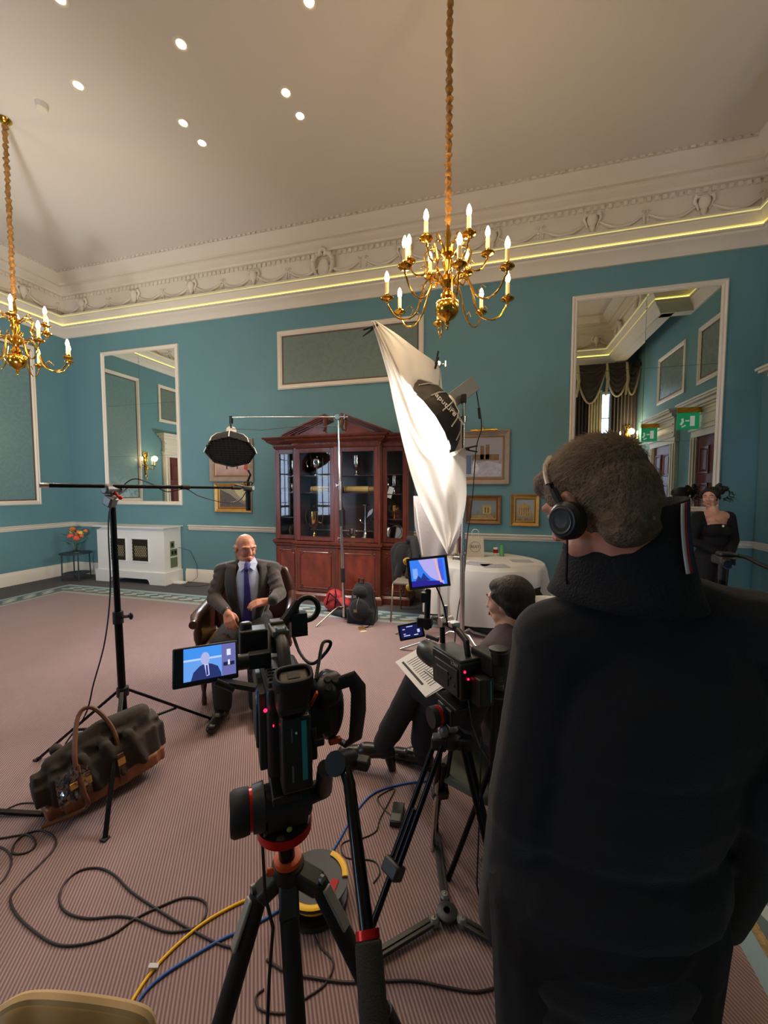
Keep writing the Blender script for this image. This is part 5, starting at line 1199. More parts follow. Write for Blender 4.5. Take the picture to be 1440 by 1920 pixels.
# ================================================================ PEOPLE
M_skin = mat('skin_light', (222, 168, 142), .5, var=.04, vscale=12)
M_skin2 = mat('skin_ruddy', (206, 138, 110), .5, var=.05, vscale=14)
M_skin3 = mat('skin_warm', (214, 160, 132), .5)
M_lip = mat('lip_pink', (186, 100, 92), .4); M_eye = mat('eye_white', (225, 220, 215), .3); M_iris = mat('iris_dark', (50, 40, 34), .3)
def frame3(fwd, up=(0, 0, 1)):
    y = V(fwd).normalized(); x = y.cross(V(up)).normalized(); z = x.cross(y); return Matrix((x, y, z)).transposed()
def head_prims(mb, c, Q, s=1.0, nose=1.0, smile=0):                # x right of the person, y forward, z up
    T = lambda p: c + Q @ (V(p) * s)
    e = lambda p, r: mb.ell(T(p), tuple(k * s for k in r), Q, 16, 12)
    e((0, -.014, .030), (.074, .094, .084)); e((0, .022, .0), (.066, .070, .085)); e((0, .028, -.050), (.055, .055, .062)); e((0, .052, -.098), (.024, .022, .020))
    for k in (-1, 1):
        e((k * .034, .062, -.030), (.024, .022, .026)); e((k * .035, .028, -.075), (.026, .040, .028)); e((k * .079, -.006, -.008), (.009, .018, .031))
        e((k * .083, -.010, .010), (.008, .013, .012)); e((k * .040, -.055, -.06), (.030, .035, .05))
        mb.cap(T((k * .012, .086, .026)), .011 * s, T((k * .048, .072, .024)), .010 * s)
        mb.ell(T((k * .012, .102, -.034)), .0085 * s)
        mb.cap(T((0, .089, -.064 + .004)), .009 * s, T((k * .022, .080, -.062 + .010 * smile)), .006 * s)
        mb.cap(T((0, .087, -.078)), .009 * s, T((k * .016, .080, -.074 + .008 * smile)), .006 * s)
    mb.cap(T((0, .088, .018)), .009 * s, T((0, .110 * nose, -.028)), .0125 * s)
def face_parts(c, Q, parent, s=1.0, brow=(90, 70, 60), smile=0, sk=None):
    T = lambda p: c + Q @ (V(p) * s)
    for k in (-1, 1):
        e_ = MB().ell(T((k * .030, .0775, .004)), .0098 * s, None, 10, 7).build('eye', M_eye, parent)
        MB().ell(T((k * .030, .0850, .003)), (.0050 * s, .003 * s, .0050 * s), Q, 8, 6).build('iris', M_iris, e_)
        MB().ell(T((k * .030, .079, .0085)), (.0115 * s, .0095 * s, .0070 * s), Q, 10, 7).build('eyelid', sk or M_skin2, parent)
        MB().tube([T((k * .012, .098, .024)), T((k * .032, .094, .031)), T((k * .050, .080, .025))], [.002 * s, .0035 * s, .0015 * s], 5).build('eyebrow', mat('brow', brow, .9), parent)
    pts = [T((x, .0975 - 9 * x * x, -.0635 + smile * 14 * x * x)) for x in (-.024, -.015, -.006, 0, .006, .015, .024)]
    MB().tube(pts, [.0015, .0035, .0045, .004, .0045, .0035, .0015], 6).tube([p - V((0, 0, .0085)) * s for p in pts], [.001, .0035, .005, .0055, .005, .0035, .001], 6).build('lips', M_lip, parent, kind='stuff')
    return
def hand_prims(mb, w, d, back, thumb, curl=.5, s=1.0, spread=.012):
    d = V(d).normalized(); z = (V(back) - d * V(back).dot(d)).normalized(); x = d.cross(z)
    if x.dot(V(thumb)) < 0: x = -x
    T = lambda p: V(w) + (x * p[0] + d * p[1] + z * p[2]) * s
    mb.cap(T((0, -.02, 0)), .026 * s, T((0, .02, 0)), .027 * s)
    for i, (fx, L_) in enumerate(((.030, .072), (.010, .082), (-.011, .076), (-.031, .060))):
        kx = fx; mb.cap(T((kx * .55, .015, 0)), .017 * s, T((kx, .085 - abs(i - 1) * .004, .002)), .0115 * s)
        ang = curl * .8; p = V((kx, .085 - abs(i - 1) * .004, .002)); a = ang * .7; sp = (fx / .03) * spread * 2
        for seg, f in enumerate((.46, .30, .24)):
            q = p + V((sp * f, math.cos(a), -math.sin(a))) * L_ * f if True else p
            mb.cap(T(p), (.0098 - .0009 * seg) * s, T(q), (.0089 - .0009 * seg) * s); p = q; a += ang
    p0, p1, p2, p3 = (.014, .012, -.006), (.042, .040, -.012), (.052, .068, -.018), (.050, .092, -.024)
    mb.cap(T(p0), .016 * s, T(p1), .0125 * s).cap(T(p1), .0115 * s, T(p2), .010 * s).cap(T(p2), .010 * s, T(p3), .0085 * s)
def limb(mb, pts, rs):
    for i in range(len(pts) - 1): mb.cap(pts[i], rs[i], pts[i + 1], rs[i + 1])
def body(mb, J, g=0.0, parts='all', fat=1.0):                      # J: joints; g grows the radii for clothing
    sh = (J['shL'] + J['shR']) / 2; side = (J['shR'] - J['shL']).normalized(); hp = J['pelvis']; up = (sh - hp).normalized(); fw = side.cross(up) * -1
    Q = Matrix((side, up.cross(side), up)).transposed()
    if parts in ('all', 'torso'):
        mb.ell(hp + up * .02, (.165 * fat + g, .115 * fat + g, .12 + g), Q, 16, 10); mb.ell(lerp(hp, sh, .38), (.15 * fat + g, .108 * fat + g, .15 + g), Q, 16, 10)
        mb.ell(lerp(hp, sh, .70), (.165 * fat + g, .115 * fat + g, .16 + g), Q, 16, 10); mb.ell(lerp(hp, sh, .92), (.15 + g, .095 + g, .075 + g), Q, 16, 10)
        for k in ('L', 'R'): mb.cap(lerp(sh, J['sh' + k], .25) + up * .025, .06 + g, J['sh' + k], .057 + g)
        mb.cap(sh, .062 + g * .3, J['neck'] if parts == 'all' else lerp(sh, J['neck'], .35), .058 + g * .2)
    if parts in ('all', 'arms', 'torso'):
        for k in ('L', 'R'): limb(mb, [J['sh' + k], J['el' + k], J['wr' + k]], [.053 + g, .042 + g, .028 + g])
    if parts in ('all', 'legs'):
        for k in ('L', 'R'):
            limb(mb, [J['hip' + k], J['kn' + k], J['an' + k]], [.088 * fat + g, .060 + g, .042 + g]); mb.cap(lerp(J['kn' + k], J['an' + k], .12), .055 + g, lerp(J['kn' + k], J['an' + k], .45), .054 + g)
        if parts == 'legs': mb.ell(hp, (.17 * fat + g, .12 * fat + g, .11 + g), Q, 16, 10)
    if parts == 'all':
        for k in ('L', 'R'): mb.cap(J['an' + k], .042, J['an' + k] + V((0, 0, -.04)), .036).cap(J['an' + k] + V((0, 0, -.04)), .034, J['toe' + k], .026)
def shoe(J, k, m, parent, name='shoe', heel=0.0, shaft=0):
    a = J['an' + k]; t_ = J['toe' + k]; mb = MB(); d = (t_ - a); d.z = 0; d.normalize()
    base = min(a.z, t_.z + .03)
    mb.cap(a + V((0, 0, -.045)) - d * .02, .042, t_ + d * .02 + V((0, 0, .005)), .036).cap(a - d * .03 + V((0, 0, -.05)), .040, lerp(a, t_, .5) + V((0, 0, -.01)), .042).cap(a, .048, a + V((0, 0, -.05)), .044)
    if shaft: mb.cap(a + V((0, 0, -.02)), .05, lerp(a, J['kn' + k], shaft), .056)
    o = blob(name, mb, .006, m, parent, iters=3)
    return o

# ---------------------------------------------------------------- seated man in dark suit
mc = V((-1.945, 2.825, 0))
side = V((.9, .43, 0)); fw = V((.43, -.9, 0))
J = dict(pelvis=mc + V((0, .02, .545)), neck=mc + V((0, -.02, 1.075)) , shR=mc - side * .185 + V((0, 0, .985)), shL=mc + side * .185 + V((0, 0, .985)))
J['elR'] = P(401, 1122, 3.12); J['wrR'] = P(424, 1146, 2.93); J['elL'] = P(524, 1113, 3.16); J['wrL'] = P(512, 1125, 2.96)
for k, s in (('R', -1), ('L', 1)):
    J['hip' + k] = mc + side * .09 * s + V((0, 0, .53)); J['kn' + k] = mc + side * .13 * s + fw * .44 + V((0, 0, .53)); J['an' + k] = mc + side * .12 * s + fw * .46 + V((0, 0, .10)); J['toe' + k] = J['an' + k] + fw * .17 + side * .03 * s + V((0, 0, -.06))
hc = P(461, 1028, 3.27); hq = frame3((.80, -.58, -.10))
# shared figure orientation: J['shR']-J['shL'] points to the person's right
man = thing('person', 'seated bald man in dark suit and blue tie, looking toward the interviewer', 'person', mc)
mb = MB(); body(mb, J, 0, 'all'); head_prims(mb, hc, hq, 1.0, 1.08); mb.cap(hc + hq @ V((0, -.03, -.06)), .056, J['neck'] - V((0, 0, .08)), .060)
hand_prims(mb, J['wrR'] + (J['wrR'] - J['elR']).normalized() * .02, (J['wrR'] - J['elR']).normalized() * .5 + V((.25, -.2, -.75)), V((.3, -.8, .35)), V((1, 0, 0)), .75, 1.0)
hand_prims(mb, J['wrL'] + V((-.75, -.45, -.12)).normalized() * .035, V((-.75, -.45, -.12)), V((.1, -.5, .9)), V((-.3, 1, .2)), .45, 1.0)
blob('body', mb, .0052, M_skin2, man, iters=2)
face_parts(hc, hq, man, 1.0, (150, 130, 115))
M_hairg = mat('grey_hair', (150, 132, 118), .9, bump=.6, bscale=120)
mb = MB(); T = lambda p: hc + hq @ V(p)
for s in (-1, 1): mb.cap(T((s * .072, -.03, .012)), .016, T((s * .055, -.085, -.005)), .022).cap(T((s * .055, -.085, -.005)), .022, T((0, -.108, .0)), .022).cap(T((s * .062, -.05, -.035)), .016, T((s * .03, -.09, -.045)), .02)
blob('hair', mb, .006, M_hairg, man, 'thin grey hair around the back and sides', iters=3)
M_suit = mat('dark_brown_suit', (52, 44, 42), .8, bump=.35, bscale=18, sheen=.2, var=.05)
mb = MB(); body(mb, J, .011, 'torso', 1.05); 
for k in ('R', 'L'): mb.cap(J['hip' + k] + V((0, 0, .03)) , .10, J['hip' + k] + fw * .12 + V((0, 0, .0)), .085)
for k in ('R', 'L'):
    mb.cap(J['sh' + k] + V((0, 0, .008)), .060, J['sh' + k] + (J['sh' + k] - mc - V((0, 0, .985))).normalized() * .02, .064)
    for q in (.25, .5, .75): c = lerp(J['sh' + k], J['el' + k], q); mb.ell(c + V((0, -.02, .01)), (.060, .054, .026), Euler((.3, .4 * (1 if k == 'R' else -1), 0)).to_matrix())
    for q in (.3, .6): c = lerp(J['el' + k], J['wr' + k], q); mb.ell(c, (.052, .05, .022), frame3(J['wr' + k] - J['el' + k]))
    mb.cap(J['el' + k], .056, lerp(J['el' + k], J['wr' + k], .86 if k == 'R' else 1.02), .042)
blob('jacket', mb, .007, M_suit, man, iters=2)
M_shirt = mat('pale_blue_shirt', (196, 204, 236), .7, bump=.3, bscale=22); M_tie = mat('purple_blue_tie', (58, 52, 128), .5, var=.25, vscale=70)
# shirt, tie and lapels follow the chest surface
cf = V((.50, -.86, 0)).normalized(); cs = V((.86, .50, 0)).normalized()
def chest(a, z, o=0.0): 
    prof = {.60: .175, .70: .186, .80: .188, .90: .178, .98: .150, 1.02: .125, 1.06: .105}
    ks = sorted(prof); 
    for i in range(len(ks) - 1):
        if ks[i] <= z <= ks[i + 1]: f_ = (z - ks[i]) / (ks[i + 1] - ks[i]); d = prof[ks[i]] * (1 - f_) + prof[ks[i + 1]] * f_; break
    else: d = .165 if z < .6 else .06
    return mc + V((0, .01, 0)) + cs * a + cf * (d + o - 3.2 * a * a) + V((0, 0, z))
MB().grid(lambda u, v: chest((u - .5) * (.19 - .09 * (1 - v) ** 2 if v < .75 else .19 - .30 * (v - .75)), .60 + .45 * v, -.004), 16, 20).build('shirt_front', M_shirt, man, smooth=70).modifiers.new('solid', 'SOLIDIFY').thickness = .012
tie = MB().grid(lambda u, v: chest(.012 * math.sin(v * 3) - .012 + (u - .5) * (.078 - .045 * v if v > .07 else .078 * max(v, .002) / .07), .545 + .475 * v, .010), 6, 24).build('tie', M_tie, man, smooth=70); tie.modifiers.new('solid', 'SOLIDIFY').thickness = .006
MB().cap(chest(-.004, 1.018, .022), .020, chest(0, 1.05, .014), .024).build('tie_knot', M_tie, man)
for s in (-1, 1):
    MB().add([chest(s * .01, 1.035, .012), chest(s * .055, 1.0, .024), chest(s * .075, 1.055, .0), chest(s * .05, 1.09, -.03), chest(s * .012, 1.06, .006)], [(0, 1, 2), (0, 2, 4), (4, 2, 3)]).build('shirt_collar', M_shirt, man, smooth=0).modifiers.new('solid', 'SOLIDIFY').thickness = .004
    def lap(u, v, s=s):
        z = .62 + .43 * v; w = .055 + .035 * math.sin(min(1, v * 1.25) * PI * .55); a0 = .045 + .048 * math.sin(v * PI * .62)
        return chest(s * (a0 + w * u), z, .016 + .006 * math.sin(PI * u))
    MB().grid(lap, 5, 14).build('lapel', M_suit, man, smooth=60).modifiers.new('solid', 'SOLIDIFY').thickness = .007
mb = MB(); body(mb, J, .022, 'legs'); blob('trousers', mb, .009, mat('dark_suit_trousers', (40, 35, 35), .85, bump=.3, bscale=18), man, iters=4)
for k in ('R', 'L'):
    c = lerp(J['el' + k], J['wr' + k], .93); MB().cyl(lerp(J['el' + k], J['wr' + k], .86), lerp(J['el' + k], J['wr' + k], .99), .040, .036).build('shirt_cuff', M_shirt, man); shoe(J, k, mat('black_shoe_leather', (18, 16, 16), .3), man)
MB().tube([lerp(J['el' + 'R'], J['wrR'], 1.02) + frame3(J['wrR'] - J['elR']) @ V((.031 * math.cos(a), 0, .031 * math.sin(a))) for a in [2 * PI * k / 16 for k in range(16)]], .005, 6, True).build('watch', M_gold, man, 'gold watch')

# leather armchair under him
ac = mc + V((.0, .0, 0)); M_ox = mat('brown_button_leather', (64, 34, 26), .35, var=.2, coat=.3); M_oakd = mat('dark_turned_wood', (78, 40, 26), .3, var=.25, coat=.4); M_seatf = mat('worn_gold_seat_leather', (150, 116, 62), .5, var=.2)
t = thing('armchair', 'dark wooden armchair with brown leather arms and worn tan seat under the seated man', 'armchair', ac)
def AC(a, b, z): return ac + side * a + fw * b + V((0, 0, z))
MB().add([AC(-.30, -.24, .38), AC(.30, -.24, .38), AC(.32, .27, .38), AC(-.32, .27, .38), AC(-.30, -.24, .455), AC(.30, -.24, .455), AC(.32, .27, .455), AC(-.32, .27, .455)], [(0, 3, 2, 1), (4, 5, 6, 7), (0, 1, 5, 4), (1, 2, 6, 5), (2, 3, 7, 6), (3, 0, 4, 7)]).build('seat', M_seatf, t, bevel=.03, seg=3)
MB().bar(AC(-.32, .28, .39), AC(.32, .28, .39), .03, .07, (0, 0, 1)).bar(AC(-.31, -.24, .39), AC(-.33, .28, .39), .03, .07).bar(AC(.31, -.24, .39), AC(.33, .28, .39), .03, .07).build('seat_rail', M_oakd, t, bevel=.006)
mb = MB().grid(lambda u, v: AC((u - .5) * (.60 + .14 * math.sin(PI * v)), -.25 - .10 * v - .04 * math.cos((u - .5) * PI), .42 + .56 * v - .05 * (2 * u - 1) ** 2 * v), 14, 12)
o = mb.build('backrest', M_ox, t, smooth=70); o.modifiers.new('solid', 'SOLIDIFY').thickness = .07
for s in (-1, 1):
    MB().tube([AC(s * .33, -.30, .72), AC(s * .345, -.12, .70), AC(s * .35, .10, .69), AC(s * .35, .22, .685), AC(s * .345, .28, .655)], [.035, .038, .04, .042, .03], 12, flat=.75).build('armrest', M_ox, t)
    MB().lathe([(.02, 0), (.028, .03), (.018, .06), (.03, .10), (.032, .15), (.018, .20), (.026, .23), (.024, .25)], AC(s * .335, .24, .415), 14).lathe([(0, .0), (.03, .0), (.034, .012), (.03, .03), (0, .03)], AC(s * .345, .295, .65), 14, frame3(fw).to_3x3() @ Matrix.Rotation(-PI / 2, 3, 'X')).build('arm_post', M_oakd, t)
    MB().add([AC(s * .345, -.26, .40), AC(s * .345, .2, .40), AC(s * .355, .2, .66), AC(s * .345, -.28, .68), AC(s * .315, -.26, .40), AC(s * .315, .2, .40), AC(s * .325, .2, .66), AC(s * .315, -.28, .68)], [(0, 1, 2, 3), (7, 6, 5, 4), (0, 4, 5, 1), (1, 5, 6, 2), (2, 6, 7, 3), (3, 7, 4, 0)]).build('side_panel', M_ox, t, bevel=.012)
    MB().lathe([(.016, 0), (.02, .04), (.014, .1), (.028, .2), (.03, .26), (.022, .3), (.03, .36)], AC(s * .30, .25, 0), 14).build('leg', M_oakd, t)
    MB().bar(AC(s * .28, -.30, 0), AC(s * .28, -.24, .38), .035, .035, (0, 1, 0)).build('leg', M_oakd, t, bevel=.004)

# ---------------------------------------------------------------- interviewer seen from behind
wf = V((-.91, .42, 0)).normalized(); ws = V((-.42, -.91, 0)).normalized() * -1   # ws: her right, away from us
wc0 = V((.08, 1.83, 0))
J = dict(pelvis=wc0 + V((.0, .0, .54)), neck=wc0 + V((-.01, .01, 1.03)), shR=wc0 + ws * .165 + V((0, 0, .955)), shL=wc0 - ws * .165 + V((0, 0, .955)))
J.update(elR=wc0 + ws * .24 + wf * .12 + V((0, 0, .72)), wrR=V((-.20, 2.08, .70)), elL=wc0 - ws * .23 + wf * .08 + V((0, 0, .70)), wrL=V((-.17, 1.88, .70)))
J.update(hipR=wc0 + ws * .08 + V((0, 0, .52)), hipL=wc0 - ws * .08 + V((0, 0, .52)), knR=V((-.34, 2.12, .50)), knL=V((-.38, 2.07, .61)), anR=V((-.38, 2.24, .11)), toeR=V((-.53, 2.27, .035)), anL=V((-.60, 2.16, .17)), toeL=V((-.82, 2.13, .085)))
hc = P(953, 1128, 1.80); hq = frame3((-.90, .42, -.06))
wo = thing('person', 'seated woman with dark hair in a low bun, grey top and black trousers, holding papers', 'person', wc0)
mb = MB(); body(mb, J, 0, 'all', .95); head_prims(mb, hc, hq, .95, .95); mb.cap(hc + hq @ V((0, -.025, -.06)), .048, J['neck'] - V((0, 0, .08)), .052)
hand_prims(mb, J['wrR'], V((-.6, -.1, -.1)), V((0, .1, 1)), V((0, -1, 0)), .4, .92); hand_prims(mb, J['wrL'], V((-.7, .4, -.1)), V((0, .1, 1)), V((0, 1, 0)), .4, .92)
blob('body', mb, .0065, M_skin, wo, iters=2); face_parts(hc, hq, wo, .95, (60, 44, 36), sk=M_skin)
M_hair = mat('dark_brown_hair', (36, 24, 18), .62, bump=.5, bscale=90, stretch=(1, 1, .25)); T = lambda p: hc + hq @ (V(p) * .95)
mb = MB().ell(T((0, -.025, .040)), (.082, .098, .086), hq, 16, 12).ell(T((0, -.05, -.0)), (.076, .072, .085), hq, 16, 12).ell(T((0, .03, .072)), (.066, .055, .038), hq, 16, 12)
for s in (-1, 1): mb.cap(T((s * .066, .035, .04)), .022, T((s * .068, -.03, -.005)), .028).cap(T((s * .06, -.04, -.02)), .03, T((s * .03, -.09, -.07)), .026)
mb.cap(T((0, -.09, -.04)), .035, T((0, -.125, -.075)), .024)
blob('hair', mb, .006, M_hair, wo, iters=3)
mb = MB()
random.seed(9)
for k in range(14):
    a = random.uniform(0, 2 * PI); b_ = random.uniform(-.8, .8); mb.ell(T((.022 * math.cos(a), -.16 + .02 * b_, -.095 + .028 * math.sin(a))), random.uniform(.014, .022))
blob('hair_bun', mb, .005, M_hair, wo, 'low curly bun', iters=2)
M_top = mat('mauve_grey_top', (84, 72, 80), .85, bump=.3, bscale=20)
mb = MB(); body(mb, J, .018, 'torso', .97); mb.cap(J['neck'] + V((.005, 0, -.01)), .064, J['neck'] - V((0, 0, .06)), .075); blob('top', mb, .008, M_top, wo, iters=4)
M_trb = mat('black_trousers', (22, 20, 22), .85, bump=.3, bscale=16)
mb = MB(); body(mb, J, .020, 'legs', .95)
for k in ('L', 'R'): mb.cap(lerp(J['kn' + k], J['an' + k], .15), .070, lerp(J['kn' + k], J['an' + k], .80), .072 if k == 'L' else .08)
blob('trousers', mb, .009, M_trb, wo, iters=4)
M_boot = mat('black_boot_leather', (24, 20, 19), .28)
for k in ('L', 'R'):
    o = shoe(J, k, M_boot, wo, 'boot', shaft=.3); a = J['an' + k]; tt = J['toe' + k]; d = (tt - a).normalized()
    hl = a - V((d.x, d.y, 0)) * .035 + V((0, 0, -.075)); bt = V((hl.x + .02 * (-d.x), hl.y, max(.0, a.z - .155 if k == 'L' else 0)))
    MB().cyl(hl, bt, .030, .024, 12).build('boot_heel', M_boot, o, 'block heel')
t = thing('paper_notes', 'white printed notes on the seated woman lap', 'paper', V((-.27, 2.03, .70)))
pn = P(800, 1252, 2.02); n_ = V((-.15, -.35, .9)).normalized(); Mf = face_frame(pn, n_, V((.82, .3, .15)))
MB().box((0, 0, 0), (.21, .297, .002)).move(Mf @ Matrix.Rotation(.35, 4, 'Z')).build('page', M_paper, t, smooth=0); MB().box((.012, -.01, -.003), (.21, .297, .002)).move(Mf @ Matrix.Rotation(.28, 4, 'Z')).build('page', M_paper, t, smooth=0)
mb = MB(); random.seed(2); Mp = Mf @ Matrix.Rotation(.35, 4, 'Z')
mb.box((-.075, .02, .0016), (.012, .20, .0008)).box((.055, .115, .0016), (.04, .025, .0008))
for k in range(14): mb.box((.0 + .01 * 0, .10 - k * .016, .0016), (random.uniform(.10, .12), .003, .0008))
mb.move(Mp).build('print', M_ink, t, kind='stuff', smooth=0)
t = thing('fabric_chair', 'grey-green fabric chair under the seated woman', 'chair', wc0)
M_chf = mat('sage_seat_fabric', (96, 96, 78), .9)
def WC(a, b, z): return wc0 + ws * a + wf * b + V((0, 0, z))
def quadbox(pts, th):
    n_ = (pts[1] - pts[0]).cross(pts[3] - pts[0]).normalized() * th
    return MB().add(list(pts) + [p + n_ for p in pts], [(0, 1, 2, 3), (7, 6, 5, 4), (0, 4, 5, 1), (1, 5, 6, 2), (2, 6, 7, 3), (3, 7, 4, 0)])
quadbox([WC(-.23, -.2, .39), WC(.23, -.2, .39), WC(.23, .26, .39), WC(-.23, .26, .39)], -.05).build('seat', M_chf, t, bevel=.015)
quadbox([WC(-.22, -.25, .50), WC(.22, -.25, .50), WC(.21, -.31, .80), WC(-.21, -.31, .80)], .035).build('backrest', M_chf, t, bevel=.015)
for s in (-1, 1):
    MB().tube([WC(s * .24, -.29, 0), WC(s * .24, -.23, .42), WC(s * .22, -.29, .78)], .011, 8).build('leg', M_chrome, t); MB().tube([WC(s * .24, .25, 0), WC(s * .24, .22, .42)], .011, 8).build('leg', M_chrome, t)

# ---------------------------------------------------------------- standing woman by the right wall
gc = V((2.44, 5.42, 0)); gs = V((.96, .27, 0)); gf = V((.27, -.96, 0))
J = dict(pelvis=gc + V((0, 0, .88)), neck=gc + V((-.01, 0, 1.41)), shR=gc - gs * .175 + V((0, 0, 1.325)), shL=gc + gs * .175 + V((0, 0, 1.325)))
J.update(elR=gc - gs * .25 + V((0, .0, 1.06)) , elL=gc + gs * .25 + V((0, 0, 1.06)), wrR=gc - gs * .06 + gf * .17 + V((0, 0, .93)), wrL=gc + gs * .05 + gf * .19 + V((0, 0, .92)))
for k, s in (('R', -1), ('L', 1)):
    J['hip' + k] = gc + gs * .085 * s + V((0, 0, .86)); J['kn' + k] = gc + gs * .09 * s + V((0, -.01, .47)); J['an' + k] = gc + gs * .09 * s + V((0, 0, .095)); J['toe' + k] = J['an' + k] + gf * .15 + V((0, 0, -.065))
hc = P(1331, 932, 4.6); hq = frame3((-.55, -.80, -.05))
gi = thing('person', 'standing smiling woman in a black square-neck top with dark curly pinned-up hair', 'person', gc)
mb = MB(); body(mb, J, 0, 'all', .92); head_prims(mb, hc, hq, .97, .95, 1); mb.cap(hc + hq @ V((0, -.025, -.06)), .045, J['neck'] - V((0, 0, .08)), .050)
hand_prims(mb, J['wrR'], V((.7, -.3, -.5)), V((.2, -.9, .3)), V((0, 0, 1)), .5, .92); hand_prims(mb, J['wrL'], V((-.7, -.3, -.5)), V((-.2, -.9, .3)), V((0, 0, 1)), .5, .92)
blob('body', mb, .0065, M_skin3, gi, iters=2); face_parts(hc, hq, gi, .97, (46, 32, 28), 1, M_skin3)
MB().tube([hc + hq @ V((x, .094 - 12 * x * x, -.066 + 10 * x * x)) for x in (-.018, -.009, 0, .009, .018)], .0038, 6).build('teeth', M_eye, gi)
M_curl = mat('near_black_hair', (26, 18, 16), .6, bump=.9, bscale=80); T = lambda p: hc + hq @ V(p)
mb = MB().ell(T((0, -.03, .040)), (.086, .09, .082), hq, 16, 12).ell(T((0, -.05, -.0)), (.078, .068, .07), hq, 16, 12); mb.cap(T((-.06, .035, .055)), .026, T((.0, .05, .088)), .024).cap(T((.0, .05, .088)), .024, T((.06, .035, .055)), .026)
for s in (-1, 1): mb.cap(T((s * .068, .030, .035)), .026, T((s * .074, -.02, -.01)), .026)
random.seed(4)
for k in range(34):
    a = random.uniform(0, 2 * PI); e_ = random.uniform(0, 1); mb.ell(T((-.055 + .085 * math.cos(a) * e_, -.115 + .06 * random.uniform(-1, 1), .050 + .080 * math.sin(a) * e_)), random.uniform(.018, .034))
blob('hair', mb, .007, M_curl, gi, iters=2)
mb = MB()
for k in range(26):
    a = random.uniform(-PI, PI); p = V((-.07 + .08 * math.cos(a), -.14, .04 + .07 * math.sin(a))); pts = []
    for q in range(5): pts.append(T(p)); p = p + V((random.uniform(-.02, .02) + .008 * math.cos(a), -random.uniform(.0, .02), random.uniform(-.03, .015) + .008 * math.sin(a)))
    mb.tube(pts, [.006, .005, .004, .003, .001], 5)
mb.build('loose_curls', M_curl, gi, kind='stuff')
M_blk = mat('black_knit', (14, 13, 15), .9, bump=.3, bscale=60)
Jt = dict(J); mb = MB()
sh = (J['shL'] + J['shR']) / 2; Qg = Matrix((gs, V((0, 0, 1)).cross(gs), V((0, 0, 1)))).transposed()
mb.ell(J['pelvis'] + V((0, 0, .02)), (.178, .13, .14), Qg, 16, 10).ell(lerp(J['pelvis'], sh, .38), (.150, .118, .16), Qg, 16, 10).ell(lerp(J['pelvis'], sh, .66), (.165, .13, .125), Qg, 16, 10)
for s in (-1, 1): mb.ell(gc + gs * .07 * s + gf * .075 + V((0, 0, 1.17)), (.075, .065, .065), Qg)
for k in ('L', 'R'):
    limb(mb, [J['sh' + k], J['el' + k], J['wr' + k]], [.070, .056, .038]); s = -1 if k == 'R' else 1
    mb.cap(J['sh' + k] + V((0, 0, .028)) - gs * s * .03, .045, J['sh' + k] + V((0, 0, -.06)) - gs * s * .02, .07)
    mb.cap(J['sh' + k] - gs * s * .055 - gf * .03 + V((0, 0, .02)), .05, J['sh' + k] - gs * s * .12 - gf * .06 + V((0, 0, .0)), .055)
blob('top', mb, .008, M_blk, gi, iters=3)
mb = MB(); body(mb, J, .022, 'legs', .92); blob('trousers', mb, .01, M_trb, gi, iters=4)
for k in ('L', 'R'): shoe(J, k, M_boot, gi)
MB().tube([J['neck'] + gs * .05 + V((0, 0, -.02)), J['neck'] + gs * .04 + gf * .09 + V((0, 0, -.10)), J['neck'] + gf * .115 + V((0, 0, -.15)), J['neck'] - gs * .04 + gf * .09 + V((0, 0, -.10)), J['neck'] - gs * .05 + V((0, 0, -.02))], .0022, 5).build('necklace', M_gold, gi)
MB().ell(gc + gf * .14 + V((0, 0, 1.235)), (.012, .006, .014)).build('bow', M_paper, gi, 'small white bow at the neckline')

# ---------------------------------------------------------------- camera operator, back to us
oh = P(1112, 944, .80); of_ = (-_r * .40 + V((_f.x, _f.y, 0)) * .85 + V((0, 0, -.50))).normalized()
shL, shR = P(1045, 1205, .82), P(1420, 1195, .765)
pel = P(1125, 1650, .79)
J = dict(pelvis=pel, neck=P(1165, 1040, .80), shL=shL, shR=shR, elL=P(990, 1510, .80), elR=P(1415, 1480, .72), wrL=P(950, 1690, .90), wrR=P(1345, 1680, .86))
osd = (shR - shL).normalized(); 
for k, s in (('R', 1), ('L', -1)):
    J['hip' + k] = pel + osd * .09 * s + V((0, 0, -.02)); J['kn' + k] = V((pel.x, pel.y, .48)) + osd * .10 * s; J['an' + k] = V((pel.x, pel.y, .09)) + osd * .11 * s; J['toe' + k] = J['an' + k] + V((-.04, .17, -.055))
    J['kn' + k].z = .48; J['an' + k].z = .09; J['toe' + k].z = .035
op = thing('person', 'camera operator in a black fleece with headphones, seen from behind at right', 'person', V((pel.x, pel.y, 0)))
hq = frame3(of_)
mb = MB(); body(mb, J, 0, 'all', 1.05); head_prims(mb, oh, hq, 1.0, 1.0); mb.cap(oh + hq @ V((0, -.045, -.055)), .064, J['neck'] - V((0, 0, .07)), .068)
hand_prims(mb, J['wrL'], V((-.1, .3, -.8)), V((-.9, .0, 0)), V((0, 1, 0)), .5); hand_prims(mb, J['wrR'], V((-.1, .3, -.8)), V((.9, .0, 0)), V((0, 1, 0)), .5)
blob('body', mb, .0055, M_skin2, op, iters=2); face_parts(oh, hq, op, 1.0, (90, 70, 56))
M_hb = mat('brown_grey_hair', (112, 88, 66), .75, bump=1.0, bscale=160, var=.35, vscale=60); T = lambda p: oh + hq @ (V(p) * 1.0)
mb = MB().ell(T((0, -.020, .040)), (.084, .106, .090), hq, 20, 14).ell(T((0, -.05, .0)), (.079, .078, .080), hq, 20, 14).ell(T((0, .045, .075)), (.068, .058, .040), hq, 16, 12).cap(T((-.035, .065, .085)), .022, T((.035, .065, .085)), .022)
